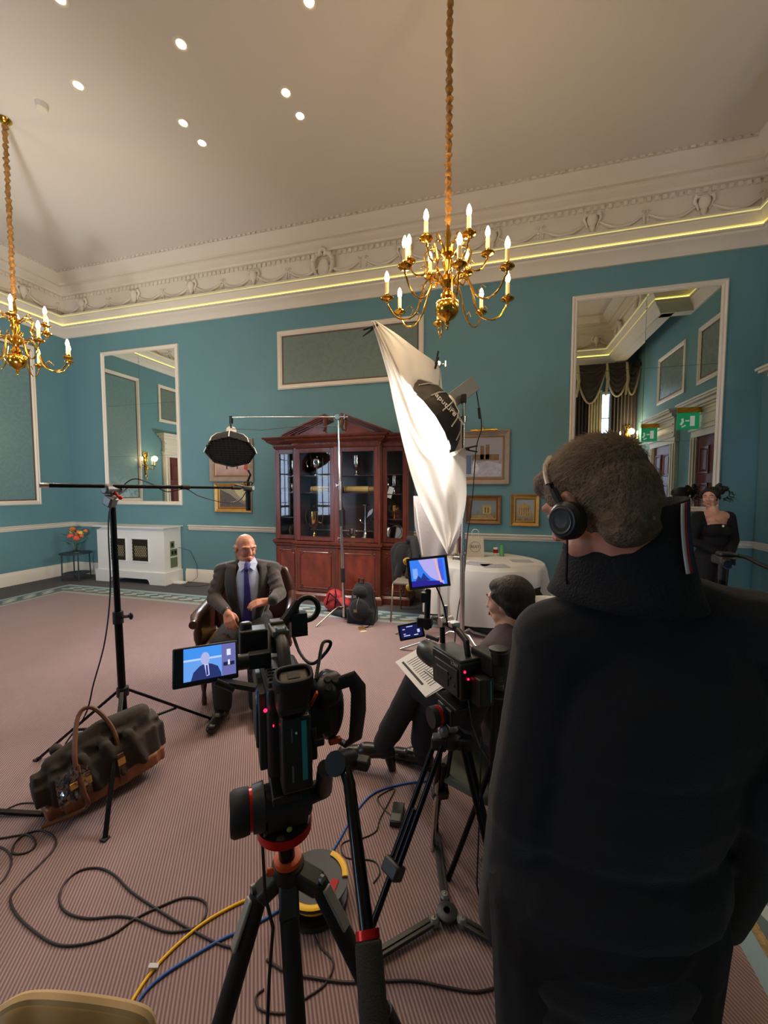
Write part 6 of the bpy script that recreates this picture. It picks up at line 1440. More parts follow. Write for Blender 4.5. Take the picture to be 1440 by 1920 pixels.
for s in (-1, 1): mb.cap(T((s * .068, .02, .03)), .018, T((s * .070, .012, -.0)), .013)
mb.ell(T((0, -.040, -.030)), (.077, .066, .066), hq, 20, 14).ell(T((0, -.058, -.020)), (.074, .064, .080), hq, 20, 14).cap(T((-.040, -.062, -.075)), .040, T((.040, -.062, -.075)), .040)
blob('hair', mb, .005, M_hb, op, iters=3)
random.seed(21); st = MB(); cnt = 0
while cnt < 5200:
    a = random.uniform(-PI, PI); b_ = random.uniform(-.75, 1.5); d = V((math.cos(b_) * math.cos(a), math.cos(b_) * math.sin(a), math.sin(b_)))
    if d.y > .35 and d.z < .45: continue
    if d.z < -.1 and d.y > .0: continue
    p = V((0, -.020, .036)) + V((d.x * .084, d.y * .106, d.z * .092))
    if d.z < 0: p = V((0, -.035, .01)) + V((d.x * .080, d.y * .095, d.z * .09))
    L_ = random.uniform(.010, .022) * (1 if d.z > .2 else .5) 
    flow = V((random.uniform(-.3, .3), .8, -.25 if d.z < .8 else 0)); t_ = (flow - d * flow.dot(d)).normalized() * .8 + d * random.uniform(.15, .45)
    w_ = t_.cross(d).normalized() * .0006
    q = p + t_ * L_; r_ = q + (t_ - d * .3) * L_ * .6
    st.add([T(p - w_), T(p + w_), T(q + w_ * .7), T(q - w_ * .7), T(r_)], [(0, 1, 2, 3), (3, 2, 4)]); cnt += 1
M_hb2 = mat('brown_grey_hair_strands', (136, 108, 82), .7, var=.4, vscale=80)
st.build('hair_strands', M_hb2, op, kind='stuff', smooth=0)
M_fle = mat('black_navy_fleece', (12, 11, 15), .95, bump=.25, bscale=400, sheen=.12)
mb = MB(); body(mb, J, .035, 'torso', 1.10)
sh = (shL + shR) / 2; up_ = (sh - pel).normalized(); Qo = Matrix((osd, up_.cross(osd), up_)).transposed()
mb.ell(lerp(pel, sh, .80), (.215, .135, .16), Qo, 20, 12).ell(lerp(pel, sh, .5), (.205, .15, .18), Qo, 20, 12).ell(pel, (.20, .155, .16), Qo, 20, 12).ell(pel - V((0, 0, .09)), (.20, .155, .14), Qo, 20, 12).ell(pel - V((0, 0, .16)), (.195, .15, .10), Qo, 20, 12)
for k in ('L', 'R'): mb.cap(J['sh' + k] - V((0, 0, .02)), .085, J['el' + k], .080).cap(J['el' + k], .078, J['wr' + k] + (J['wr' + k] - J['el' + k]).normalized() * .05, .060); mb.cap(lerp(sh, J['neck'], .5), .10, lerp(sh, J['neck'], .8), .085); mb.cap(lerp(sh, J['neck'], .45), .085, J['sh' + k] + V((0, 0, .0)), .075)
for q, w in ((.3, .02), (.62, .02)): mb.ell(lerp(J['shL'], J['elL'], q) - V((0, 0, 0)), (.09, .09, .03), Euler((.2, -.3, 0)).to_matrix())
blob('fleece', mb, .008, M_fle, op, iters=5)
mb = MB(); body(mb, J, .035, 'legs', 1.05); blob('trousers', mb, .010, mat('black_jeans', (16, 15, 18), .9, bump=.3, bscale=30), op, iters=4)
for k in ('L', 'R'): shoe(J, k, M_boot, op)
nb = J['neck']; nu = (oh + hq @ V((0, -.045, -.055)) - nb).normalized()
M_col = mat('black_ribbed_collar', (15, 14, 17), .9, bump=.5, bscale=200)
fr_ = V((of_.x, of_.y, 0)).normalized(); sdv = fr_.cross(V((0, 0, 1))).normalized()
def collar(u, v, o=0):
    a = R(28) + (2 * PI - R(56)) * u; r = .090 + .034 * (1 - v) ** 2 + o + .02 * max(0, math.cos(a)) ; back = .5 - .5 * math.cos(a)
    return nb + V((0, 0, -.085 + .018 * v * math.sin(a))) + fr_ * (r * 1.08 * math.cos(a)) + sdv * (r * math.sin(a)) + V((0, 0, (.195 - .03 * (1 - back)) * v)) - fr_ * .012 - fr_ * (.0 * v)
o = MB().grid(collar, 48, 6).build('collar', M_col, op, smooth=60); o.modifiers.new('solid', 'SOLIDIFY').thickness = .009
M_sw = mat('stripe_white', (214, 206, 200), .8); M_sr = mat('stripe_red', (170, 34, 40), .8); M_sb = mat('stripe_navy', (34, 40, 74), .8)
for i, (mm, nm) in enumerate(((M_sw, 'white stripe'), (M_sr, 'red stripe'), (M_sb, 'navy stripe'))):
    uu = .535 - .012 * i
    MB().grid(lambda u, v, uu=uu: collar(uu - .012 * u, 1 - v * .62, .008), 2, 8).build('stripe', mm, op, nm, smooth=60).modifiers.new('solid', 'SOLIDIFY').thickness = .002
# headphones on his head
t = thing('headphones', 'black over-ear headphones on the camera operator head', 'headphones', oh)
def HT(p): return oh + hq @ (V(p) * 1.0)
arc = [HT((.096 * math.sin(a), -.004 + .030 * math.cos(a), -.022 + .150 * math.cos(a))) for a in [R(-88 + 176 * k / 28) for k in range(29)]]
MB().tube(arc, .0075, 8, flat=.5).build('headband', M_black, t)
MB().tube([p + (p - oh).normalized() * .004 for p in arc[4:12]], .0065, 8, flat=.6).build('band_adjuster', M_silver, t, 'pale worn adjuster')
for s in (-1, 1):
    c = HT((s * .092, -.004, -.036)); Qe = hq @ Matrix.Rotation(s * PI / 2, 3, 'Y')
    MB().lathe([(0, -.012), (.029, -.012), (.036, -.004), (.036, .012), (.029, .020), (.018, .022), (0, .020)], c, 28, Qe).build('ear_cup', M_black, t)
    MB().lathe([(.020, .0215), (.024, .024), (.026, .0205)], c, 28, Qe).build('ear_cup_ring', M_darkgrey, t, 'grey ring'); MB().tube([c, HT((s * .104, -.008, .03))], .006, 6).build('slider', M_darkgrey, t)
MB().tube([HT((-.1, .0, -.05)), HT((-.1, .02, -.09)), P(1062, 1080, .78), P(1066, 1120, .80)], .0022, 5).build('cord', M_black, t)
# ================================================================ FOREGROUND CAMERAS
def frm(c, f, up=(0, 0, 1)):                                        # local x right, y forward (lens), z up
    f = V(f).normalized(); x = f.cross(V(up)).normalized(); z = x.cross(f); return Matrix.Translation(V(c)) @ Matrix((x, f, z)).transposed().to_4x4()
M_cam = mat('camera_black', (17, 17, 17), .42); M_camg = mat('camera_dark_grey', (36, 36, 34), .48); M_oliv = mat('pale_olive_grey_plastic', (84, 80, 64), .45); M_rec = emit_mat('red_tally', (255, 20, 60), 6)  # olive plastic is paler: light on the handle top is put into its colour
# --- camera 1: left foreground
c1 = P(540, 1350, 1.02); f1 = V((-.60, .80, -.12))
K1 = frm(c1, f1)
def k1(*a): return K1 @ V(a)
t = thing('video_camera', 'large black camcorder with side screen, left foreground on the tripod with a pan handle', 'video camera', c1)
def part(name, mb, m, par, lab=None, K=None, **k): return mb.move(K if K is not None else K1).build(name, m, par, lab, **k)
bd = MB().box2((-.055, -.04, -.12), (.055, .24, .10)); part('camera_body', bd, M_cam, t, bevel=.014, seg=3)
part('side_panel', MB().box2((-.072, -.02, -.10), (-.053, .20, .085)).box2((-.078, .01, -.06), (-.07, .16, .05)), M_camg, t, bevel=.006)
part('blue_plate', MB().box2((-.0735, .005, .03), (-.0715, .07, .084)), M_blue, t, smooth=0); 
text('4K', .022, K1 @ Matrix.Translation((-.0742, .035, .055)) @ Matrix.Rotation(-PI / 2, 4, 'Z') @ Matrix.Rotation(PI / 2, 4, 'X'), M_white, t)
part('top_plate', MB().box2((-.05, -.03, .095), (-.002, .16, .112)), M_camg, t, bevel=.005)
for i in range(3):
    for j in range(4): part('button', MB().lathe([(0, .006), (.005, .006), (.0065, 0)], (-.042 + .013 * i, -.015 + .024 * j, .112), 10), M_cam, t)
part('battery', MB().box2((-.028, -.10, -.125), (.042, -.035, .045)), M_cam, t, bevel=.006)
part('battery_stripe', MB().box2((.018, -.1008, -.10), (.030, -.0995, .035)), M_cyan, t, 'turquoise stripe', smooth=0)
part('battery_lettering', MB().box2((-.006, -.1006, -.10), (-.002, -.0998, -.062)).box2((-.006, -.1006, -.01), (-.003, -.0998, .022)), M_grey, t, smooth=0, kind='stuff')
part('battery_light', MB().ell((.006, -.1005, .01), .003), M_white, t)
part('tally_light', MB().ell((-.058, -.043, .052), (.0045, .003, .0045)), M_rec, t, 'glowing red tally'); part('tally_light', MB().ell((-.040, -.043, .012), (.0015, .002, .003)), M_rec, t, 'small glowing red light')
vf = MB().box2((-.036, -.115, .055), (.036, .05, .115)); part('viewfinder_housing', vf, M_cam, t, bevel=.012, seg=3)
Kv = K1 @ Matrix.Translation((0, -.10, .10)) @ Matrix.Rotation(R(28), 4, 'X')
part('viewfinder_tube', MB().box2((-.036, -.03, -.02), (.036, .03, .05)), M_rubber, t, K=Kv, bevel=.012, seg=3)
def cupf(u, v):
    a = 2 * PI * u; rx, ry = .047 - .003 * v, .030 - .002 * v; return V((rx * math.copysign(abs(math.cos(a)) ** .7, math.cos(a)), ry * math.copysign(abs(math.sin(a)) ** .7, math.sin(a)), .035 + .03 * v))
o = part('eyecup', MB().grid(cupf, 32, 3, cu=True), M_rubber, t, K=Kv, smooth=60); o.modifiers.new('solid', 'SOLIDIFY').thickness = .007
part('eyepiece', MB().box2((-.036, -.022, .03), (.036, .022, .046)), M_oliv, t, 'olive grey eyepiece floor', K=Kv @ Matrix.Translation((0, 0, .012)), bevel=.008); part('eyepiece_lens', MB().box2((-.014, -.008, .046), (.014, .012, .0475)), M_cam, t, K=Kv @ Matrix.Translation((0, 0, .012)), smooth=0)
# top handle with mic holder
part('handle', MB().tube([(0, .02, .11), (0, .05, .155), (0, .09, .18), (0, .20, .185), (0, .25, .17), (0, .26, .11)], [.018, .018, .017, .018, .020, .022], 12), M_cam, t)
part('handle_top', MB().box2((-.024, .10, .188), (.024, .24, .204)).box2((-.02, .19, .203), (.02, .245, .214)), M_oliv, t, bevel=.004)
part('accessory_shoe', MB().box2((-.015, .10, .204), (.015, .13, .210)).box2((-.015, .10, .21), (-.010, .13, .214)).box2((.010, .10, .21), (.015, .13, .214)), M_chrome, t, smooth=0)
part('side_module', MB().box2((-.11, .17, .12), (-.03, .25, .20)).cyl((-.09, .21, .11), (-.09, .21, .22), .018), M_cam, t, bevel=.006)
part('side_knob', MB().cyl((-.085, .10, .135), (-.12, .10, .135), .021).box2((-.09, .08, .115), (-.03, .12, .155)), M_cam, t, bevel=.003)
part('microphone_holder', MB().tube([(.100 + .036 * math.cos(a), .235, .235 + .036 * math.sin(a)) for a in [2 * PI * k / 20 for k in range(20)]], .0095, 8, True).tube([(.01, .22, .19), (.035, .225, .215), (.07, .235, .262)], [.018, .017, .012], 8).box((.07, .235, .19), (.05, .05, .07)), M_cam, t)
lens = MB().lathe([(0, .0), (.046, .0), (.05, .02), (.05, .10), (.056, .11), (.056, .15), (.066, .17), (.066, .20), (.0, .20)], (0, .23, -.01), 28, Matrix.Rotation(-PI / 2, 3, 'X')); part('lens', lens, M_cam, t)
part('lens_hood', MB().add([(-.052, .42, -.06), (.052, .42, -.06), (.052, .42, .045), (-.052, .42, .045), (-.062, .48, -.07), (.062, .48, -.07), (.062, .48, .055), (-.062, .48, .055)], [(0, 1, 5, 4), (1, 2, 6, 5), (2, 3, 7, 6), (3, 0, 4, 7)]), M_blackm, t, smooth=0).modifiers.new('solid', 'SOLIDIFY').thickness = .004
# grip with strap on the right
gp = MB().ell((.115, .05, .0), (.045, .06, .095), None, 18, 12).ell((.10, .01, .05), (.045, .05, .045), None, 16, 10).box((.08, .02, -.01), (.06, .07, .08)).ell((.12, .09, -.05), (.035, .045, .06)).ell((.118, .015, .075), (.032, .035, .025))
gp.move(K1); blob('hand_grip', gp, .005, M_cam, t, iters=3)
part('grip_strap', MB().tube([(.125, -.02, .075), (.165, -.03, .085), (.185, -.02, .05), (.188, .0, -.02), (.180, .01, -.09), (.155, .02, -.105), (.13, .03, -.09)], [.018, .022, .026, .028, .026, .022, .016], 12, flat=.4, up=(0, 1, 0)), M_cam, t)
part('grip_accent', MB().box((.125, .02, -.088), (.035, .02, .014)), M_orange, t, 'orange accent under the grip', bevel=.003); part('body_accent', MB().box((.062, -.035, .055), (.006, .012, .045), Euler((.5, .35, 0))), M_orange, t, 'orange accent line', bevel=.002)
for x, y in ((.098, .085), (.118, .080), (.10, .062)): part('grip_button', MB().lathe([(.0, .004), (.008, .004), (.0095, 0), (.011, -.002)], (x, -.038 + .0, y + .012), 14, Matrix.Rotation(R(40), 3, 'X')), M_camg, t)
part('port_cover', MB().box2((.052, -.03, -.10), (.068, .03, -.02)).box2((.055, -.04, -.065), (.085, -.01, -.045)), M_camg, t, bevel=.004)
# side monitor
sc0 = P(388, 1245, .98); Ks = face_frame(sc0, V((0, 0, EYE)) - sc0 + V((.25, -.0, -.05)), _r + V((0, 0, .12)))
SWd, SHt = .150, .092
scr = thing('camera_screen', 'tilted side screen of the left camera showing the seated man', 'monitor', sc0)
MB().box((0, 0, -.008), (SWd, SHt, .014)).move(Ks).build('screen_housing', M_cam, scr, bevel=.004)
def scr_poly(name, pts, col, es, z, parent, Kx, W_, H_, e_base=True):
    m_ = mat('screen_' + name, (10, 10, 10), .3, emit=col, es=es); m_.cycles.emission_sampling = 'NONE'
    MB().prism([((x - .5) * W_, (y - .5) * H_) for x, y in pts], Kx @ Matrix.Translation((0, 0, z)), .0003).build(name, m_, parent, smooth=0)
Wd, Hh = SWd * .80, SHt * .82
KK = Ks @ Matrix.Translation((.008, .004, 0))
scr_poly('picture_wall', rect(0, 0, 1, 1), (70, 150, 245), .95, .0, scr, KK, Wd, Hh)
scr_poly('picture_rail', rect(0, .60, .72, .66), (190, 215, 255), .95, .0006, scr, KK, Wd, Hh); scr_poly('picture_lower_wall', rect(0, .0, .72, .6), (110, 170, 250), .9, .0004, scr, KK, Wd, Hh)
scr_poly('picture_cabinet', rect(.72, 0, 1, 1), (120, 120, 190), .8, .0006, scr, KK, Wd, Hh); scr_poly('picture_cabinet_shelf', rect(.75, .30, .97, .42), (40, 40, 80), .8, .0009, scr, KK, Wd, Hh); scr_poly('picture_trophy', rect(.82, .62, .90, .82), (235, 240, 255), .9, .0009, scr, KK, Wd, Hh); scr_poly('picture_trophy_small', rect(.84, .32, .88, .48), (235, 240, 255), .9, .0012, scr, KK, Wd, Hh)
scr_poly('picture_suit', [(.13, 0), (.18, .25), (.30, .42), (.40, .48), (.52, .44), (.64, .34), (.70, .12), (.71, 0)], (50, 62, 130), .7, .0012, scr, KK, Wd, Hh)
scr_poly('picture_head', [(.40 + .085 * math.cos(a), .63 + .20 * math.sin(a)) for a in [2 * PI * k / 18 for k in range(18)]], (185, 190, 240), .9, .0016, scr, KK, Wd, Hh)
scr_poly('picture_shirt', [(.38, .45), (.46, .46), (.48, .1), (.42, .08)], (205, 215, 255), .9, .0016, scr, KK, Wd, Hh); scr_poly('picture_tie', [(.41, .42), (.44, .42), (.46, .12), (.42, .10)], (60, 50, 150), .8, .0019, scr, KK, Wd, Hh)
MB().bar(sc0 + _r * .03 - V((0, 0, .045)), P(480, 1290, .99), .02, .012).cyl(P(405, 1278, .97), P(440, 1292, .98), .009).build('screen_arm', M_cam, scr)
# cable from the microphone holder
MB().tube(smooth([k1(.05, .22, .16), k1(.06, .15, .12), k1(.085, .10, .10), k1(.12, .08, .13), k1(.135, .07, .16), k1(.11, .06, .165), k1(.09, .03, .12), k1(.075, .0, .09)]), .0048, 8).build('microphone_lead', M_black, t)

# --- fluid head and tripod 1
hd0 = P(533, 1500, 1.02); ap = P(540, 1625, 1.05)
t = thing('camera_tripod', 'black tripod with red rings and long padded pan handle under the left camera', 'tripod', V((ap.x, ap.y, 0)))
KH = frm(hd0, V((f1.x, f1.y, 0)))
def kh(*a): return KH @ V(a)
part('head_plate', MB().box2((-.035, -.06, .035), (.035, .10, .055)), M_cam, t, K=KH, bevel=.004)
part('head_body', MB().cyl((-.065, 0, 0), (.065, 0, 0), .046).box2((-.05, -.045, -.045), (.05, .045, .01)).box2((-.03, -.04, .0), (.03, .06, .04)), M_cam, t, K=KH, bevel=.006)
part('counterbalance_knob', MB().lathe([(0, 0), (.050, 0), (.052, .012), (.052, .036), (.046, .045), (0, .045)], (-.085, 0, .0), 24, Matrix.Rotation(-PI / 2, 3, 'Y')), M_rubber, t, K=KH)
part('drag_ring', MB().cyl((-.086, 0, 0), (-.076, 0, 0), .047), M_red, t, 'red ring', K=KH); part('drag_housing', MB().cyl((-.078, 0, 0), (-.05, 0, 0), .052, .056), M_camg, t, K=KH)
part('pan_base', MB().lathe([(0, -.085), (.035, -.085), (.062, -.075), (.066, -.05), (.05, -.045), (0, -.045)], (0, 0, 0), 32), M_cam, t, K=KH)
part('pan_ring', MB().lathe([(.067, -.074), (.0685, -.074), (.0685, -.052), (.067, -.052)], (0, 0, 0), 40), M_red, t, 'red band', K=KH)
part('bubble_level', MB().ell((0.005, -.055, -.035), (.007, .005, .006)), mat('level_green', (160, 160, 60), .2), t, K=KH)
MB().cyl(kh(0, 0, -.085), ap + V((0, 0, .0)), .021).build('centre_column', M_blackmetal, t)
MB().lathe([(0, -.035), (.028, -.035), (.042, -.02), (.042, .012), (.030, .02), (0, .02)], ap, 28).build('crown', M_cam, t); MB().lathe([(.029, .018), (.036, .018), (.036, .03), (.024, .034)], ap, 28).build('crown_ring', M_orange, t, 'orange ring'); MB().cyl(ap - V((0, 0, .16)), ap - V((0, 0, .03)), .020).build('centre_column', M_blackmetal, t); MB().cyl(ap - V((0, 0, .075)), ap - V((0, 0, .045)), .027).build('crown_ring', M_red, t, 'dark red ring')
feet = [P(395, 1990, .93), P(760, 1990, .98), P(560, 1990, .93)]
tp = [P(492, 1655, 1.03), P(590, 1640, 1.04), P(541, 1700, 1.0)]
for i in range(3):
    a = tp[i]; b_ = feet[i]; d = (b_ - a).normalized(); e_ = a + d * ((a.z - .01) / -d.z)
    m0 = lerp(a, e_, .52)
    L_ = MB().cyl(a + d * .02, m0, .0235).build('leg', M_blackm, t); MB().cyl(m0, e_, .018).build('leg_section', M_blackmetal, L_)
    MB().cyl(m0 - d * .03, m0 + d * .03, .029).build('leg_lock', M_cam, L_); MB().ell(e_ + V((0, 0, .008)), .02).build('rubber_foot', M_rubber, L_)
    MB().bar(ap, a + d * .03, .05, .04).build('shoulder', M_camg, t, 'grey cast shoulder', bevel=.008)
    if i < 2:
        o_ = ((a - ap) * (1 if True else 1)); o_.z = 0; o_.normalize(); o_ = (o_ - _f * .45).normalized()
        MB().bar(a + o_ * .026 + d * .02, a + o_ * .030 + d * .125, .026, .010, o_).build('leg_lever', mat('silver_grey_lever', (150, 148, 140), .4, .3), L_, 'silver grey leg lever', bevel=.004)
        MB().cyl(a + o_ * .02, a + o_ * .03 - V((0, 0, .0)), .010).build('pivot_bolt', M_grey, L_)
MB().ell(P(506, 1635, 1.0), (.012, .01, .010)).build('release_button', M_orange, t, 'red-orange button')
# pan handle
h0, h1, h2, h3, h4 = kh(.06, 0, .0), P(640, 1425, .93), P(655, 1470, .88), P(690, 1760, .70), P(708, 2010, .60)
MB().tube([h0, kh(.10, -.01, .01), P(610, 1440, .97)], [.028, .024, .020], 12).cyl(P(628, 1432, .90), P(655, 1425, .97), .026).build('handle_clamp', M_cam, t); MB().box(P(678, 1430, .96), (.04, .03, .025)).cyl(P(650, 1432, .95), P(690, 1432, .97), .010).build('clamp_lever', M_camg, t, bevel=.005)
MB().tube([h1, lerp(h1, h2, .5) + V((0, 0, .004)), h2, lerp(h2, h3, .5), h3], .0135, 14).build('pan_handle', mat('gloss_black_tube', (16, 16, 18), .12, .6), t)
MB().cyl(lerp(h3, h4, -.08), lerp(h3, h4, .01), .0215).build('handle_ring', M_red, t, 'bright red ring'); MB().tube([h3, lerp(h3, h4, .04), lerp(h3, h4, .9), h4], [.018, .0235, .0235, .02], 18).build('foam_grip', mat('olive_black_foam', (48, 44, 36), .95, bump=.4, bscale=400), t)
MB().tube([kh(-.05, -.05, -.03), P(492, 1580, 1.0), P(497, 1680, .98), P(512, 1740, .97), P(505, 1830, .95), P(500, 1960, .93)], .0042, 7).build('cable', M_black, t)

# --- camera 2
c2 = P(862, 1255, 1.62); f2 = V((-.62, .78, -.05)); K2 = frm(c2, f2)
t = thing('video_camera', 'smaller black cinema camera with white side lettering and a monitor on top', 'video camera', c2)
p2 = lambda name, mb, m, lab=None, par=None, **k: part(name, mb, m, par or t, lab, K=K2, **k)
p2('camera_body', MB().box2((-.06, -.10, -.08), (.05, .12, .065)), M_cam, bevel=.008); p2('side_panel', MB().box2((-.066, -.08, -.07), (-.058, .09, .035)).box2((-.07, -.02, -.05), (-.06, .07, .01)), M_camg, bevel=.003)
for i in range(5): p2('button', MB().lathe([(0, .004), (.006, .004), (.007, 0)], (-.067, -.06 + .03 * i, -.03 + .02 * (i % 2)), 10, Matrix.Rotation(-PI / 2, 3, 'Y')), M_darkgrey)
text('SONY', .020, K2 @ Matrix.Translation((-.0605, -.055, .050)) @ Matrix.Rotation(-PI / 2, 4, 'Z') @ Matrix.Rotation(PI / 2, 4, 'X'), M_silver, t)
p2('top_ridge', MB().box2((-.058, -.095, .06), (.045, .115, .075)), M_camg, bevel=.006); p2('battery', MB().box2((-.02, -.16, -.085), (.045, -.098, .02)), M_cam, bevel=.005); p2('battery_stripe', MB().box2((.028, -.161, -.07), (.033, -.159, .01)), M_cyan, 'turquoise stripe', smooth=0)
p2('tally_light', MB().ell((-.045, -.103, .035), (.005, .003, .005)), M_rec, 'glowing red tally'); p2('tally_light', MB().ell((-.03, -.103, .005), (.005, .003, .004)), M_rec, 'lower glowing red light')
p2('viewfinder', MB().box2((.03, -.17, .02), (.10, -.03, .10)).cyl((.065, -.17, .07), (.065, -.17, .125), .032), M_rubber, bevel=.010, seg=3); p2('eyecup', MB().lathe([(.022, .115), (.034, .118), (.036, .13), (.028, .132)], (.065, -.165, 0), 24), M_camg)
p2('handle', MB().tube([(-.0, -.06, .07), (0, -.05, .13), (0, .0, .155), (0, .10, .165), (0, .13, .15), (0, .13, .07)], [.012, .013, .013, .013, .012, .012], 10), M_cam)
p2('handle_clamp', MB().cyl((-.03, .10, .17), (.03, .10, .17), .022).cyl((0, .10, .165), (0, .10, .24), .010).box2((-.02, .02, .165), (.02, .06, .185)), M_chrome, bevel=.002)
p2('lens', MB().lathe([(0, 0), (.042, 0), (.045, .06), (.052, .07), (.052, .12), (.048, .16), (0, .16)], (-.005, .12, -.01), 24, Matrix.Rotation(-PI / 2, 3, 'X')), M_cam)
p2('lens_rod', MB().cyl((-.03, .05, -.09), (-.03, .24, -.09), .0075).cyl((.03, .05, -.09), (.03, .24, -.09), .0075), M_chrome, kind='stuff')
MB().tube([K2 @ V((.05, -.1, .03)), K2 @ V((.12, -.12, .04)), K2 @ V((.15, -.10, -.01)), K2 @ V((.11, -.13, -.03)), K2 @ V((.05, -.11, -.03))], .004, 6).build('cable', M_black, t)
# monitor above camera 2
mo_ = P(803, 1073, 1.60); Km = face_frame(mo_, V((0, 0, EYE)) - mo_ + V((.15, 0, 0)), _r + V((0, 0, .16)) - V((_f.x, _f.y, 0)) * .25)
mt = thing('field_monitor', 'bright field monitor with yellow corner bumpers on a clamp above the centre camera', 'monitor', mo_)
MW, MH = .165, .125
MB().box((0, 0, -.018), (MW, MH, .034)).move(Km).build('monitor_housing', M_cam, mt, bevel=.006); frame_mb(-MW / 2, MW / 2, -MH / 2, MH / 2, [(0, 0), (0, .004), (.006, .004), (.008, 0)]).move(Km @ Matrix.Rotation(-PI / 2, 4, 'X') @ Matrix.Scale(-1, 4, (0, 1, 0)) @ Matrix.Scale(-1, 4, (0, 1, 0))).build('bezel', M_darkgrey, mt, smooth=0)
for s in (-1, 1): MB().ell((-MW / 2 + .004, s * MH * .42, -.022), (.018, .016, .020)).move(Km).build('corner_bumper', M_yellow, mt, 'yellow rubber corner')
Wd, Hh = MW * .86, MH * .84
scr_poly('picture_wall', rect(0, 0, 1, 1), (60, 130, 250), .95, .001, mt, Km, Wd, Hh); scr_poly('picture_sheet', [(.25, 1), (.80, 1), (.92, .0), (.55, .3), (.38, .6)], (190, 180, 250), .9, .0016, mt, Km, Wd, Hh); scr_poly('picture_wall_band', rect(.80, .15, .93, .95), (70, 100, 240), .9, .0018, mt, Km, Wd, Hh); scr_poly('picture_sheet_edge', [(.70, 1), (.76, 1), (.86, .08), (.80, .08)], (240, 190, 190), .9, .002, mt, Km, Wd, Hh)
scr_poly('picture_floor', [(0, 0), (.9, 0), (.8, .14), (.4, .2), (0, .22)], (50, 40, 160), .8, .0019, mt, Km, Wd, Hh); scr_poly('picture_people', [(.12, .2), (.2, .42), (.28, .3), (.36, .5), (.44, .34), (.54, .2)], (40, 60, 150), .8, .0021, mt, Km, Wd, Hh); scr_poly('picture_cabinet', rect(.06, .3, .2, .68), (140, 180, 255), .9, .0015, mt, Km, Wd, Hh)
MB().cyl(mo_ - V((0, 0, .07)), P(800, 1180, 1.62), .012).box(P(797, 1120, 1.61), (.035, .03, .04)).box(P(797, 1165, 1.62), (.06, .05, .04)).build('monitor_arm', M_cam, mt, bevel=.004)
MB().tube([P(818, 1100, 1.62), P(826, 1118, 1.62), P(833, 1140, 1.62), P(840, 1175, 1.62)], .0035, 6).build('cable', M_black, mt)
# little side screen
s2 = P(771, 1183, 1.68); K3 = face_frame(s2, V((0, 0, EYE)) - s2, _r + V((0, 0, .2)))
st3 = thing('camera_screen', 'small dark blue side screen on the left of the centre camera', 'monitor', s2)
MB().box((0, 0, -.007), (.108, .066, .013)).move(K3).build('screen_housing', M_cam, st3, bevel=.003); scr_poly('picture_dark', rect(0, 0, 1, 1), (36, 38, 110), .5, 0, st3, K3, .09, .05)
for i, (x, y, w) in enumerate(((.1, .68, .12), (.12, .3, .1), (.12, .15, .3), (.6, .12, .2), (.78, .3, .12), (.3, .85, .3))): scr_poly('readout', rect(x, y, x + w, y + .07 + (.2 if i == 4 else 0)), (220, 225, 255), .8, .0005, st3, K3, .09, .05)
MB().cyl(P(800, 1192, 1.68), P(822, 1200, 1.65), .009).build('screen_arm', M_cam, st3)

# --- tripod 2 with ground spreader
g0 = F(838, 1725); a2 = V((g0.x + .0, g0.y + .02, .76)); 
t = thing('camera_tripod', 'black twin-tube tripod with floor spreader under the centre camera', 'tripod', g0)
h2_ = P(848, 1335, 1.60)
MB().lathe([(0, -.05), (.035, -.05), (.05, -.03), (.052, .0), (.03, .02), (0, .02)], P(845, 1375, 1.60), 24).build('bowl', M_cam, t)
ctr = P(845, 1375, 1.60)
KQ = frm(h2_, V((f2.x, f2.y, 0)))
part('head_body', MB().box2((-.04, -.05, -.03), (.04, .05, .035)).cyl((-.06, 0, 0), (.06, 0, 0), .036), M_cam, t, K=KQ, bevel=.005); part('head_plate', MB().box2((-.03, -.07, .035), (.03, .08, .05)), M_cam, t, K=KQ, bevel=.003)
part('drag_ring', MB().cyl((-.075, 0, 0), (-.062, 0, 0), .040), M_red, t, 'dull red ring', K=KQ); part('drag_knob', MB().cyl((-.10, 0, 0), (-.074, 0, 0), .040), M_rubber, t, K=KQ); part('grey_latch', MB().ell((-.05, -.02, -.055), (.02, .02, .028)), M_grey, t, K=KQ)
ft = [F(676, 1822), F(962, 1795), F(816, 1565)]
for i, f in enumerate(ft):
    d = (f - g0); d.z = 0; d.normalize(); sdx = d.cross(V((0, 0, 1))).normalized(); top_ = ctr + d * .055 - V((0, 0, .02)); kn = lerp(top_, f + V((0, 0, .05)), .62); q_ = (kn - top_).normalized()
    for s in (-1, 1): MB().cyl(top_ + sdx * .022 * s, kn + sdx * .022 * s, .0105).build('leg', M_blackmetal, t)
    MB().box(top_ , (.06, .05, .05)).build('leg_joint', M_cam, t, bevel=.008)
    MB().box(kn, (.075, .05, .05), frame3(q_)).build('leg_clamp', M_camg, t, bevel=.008); MB().cyl(lerp(top_, kn, .55), f + V((0, 0, .05)), .012).build('lower_leg', M_blackmetal, t); MB().cyl(f + V((0, 0, .0)), f + V((0, 0, .06)), .016).build('foot', M_rubber, t)
    MB().bar(g0 + d * .045 + V((0, 0, .03)), f + V((0, 0, .025)), .034, .014).build('spreader_arm', M_camg, t, bevel=.003); MB().bar(g0 + d * .06 + V((0, 0, .0385)), lerp(g0, f, .8) + V((0, 0, .036)), .006, .004).build('spreader_groove', M_cam, t, smooth=0)
    MB().lathe([(0, .046), (.012, .045), (.02, .036), (.02, .02)], g0 + d * .06, 16).build('spreader_bolt', M_grey, t); MB().ell(g0 + d * .06 + V((0, 0, .046)), .004).build('bolt_head', M_silver, t)
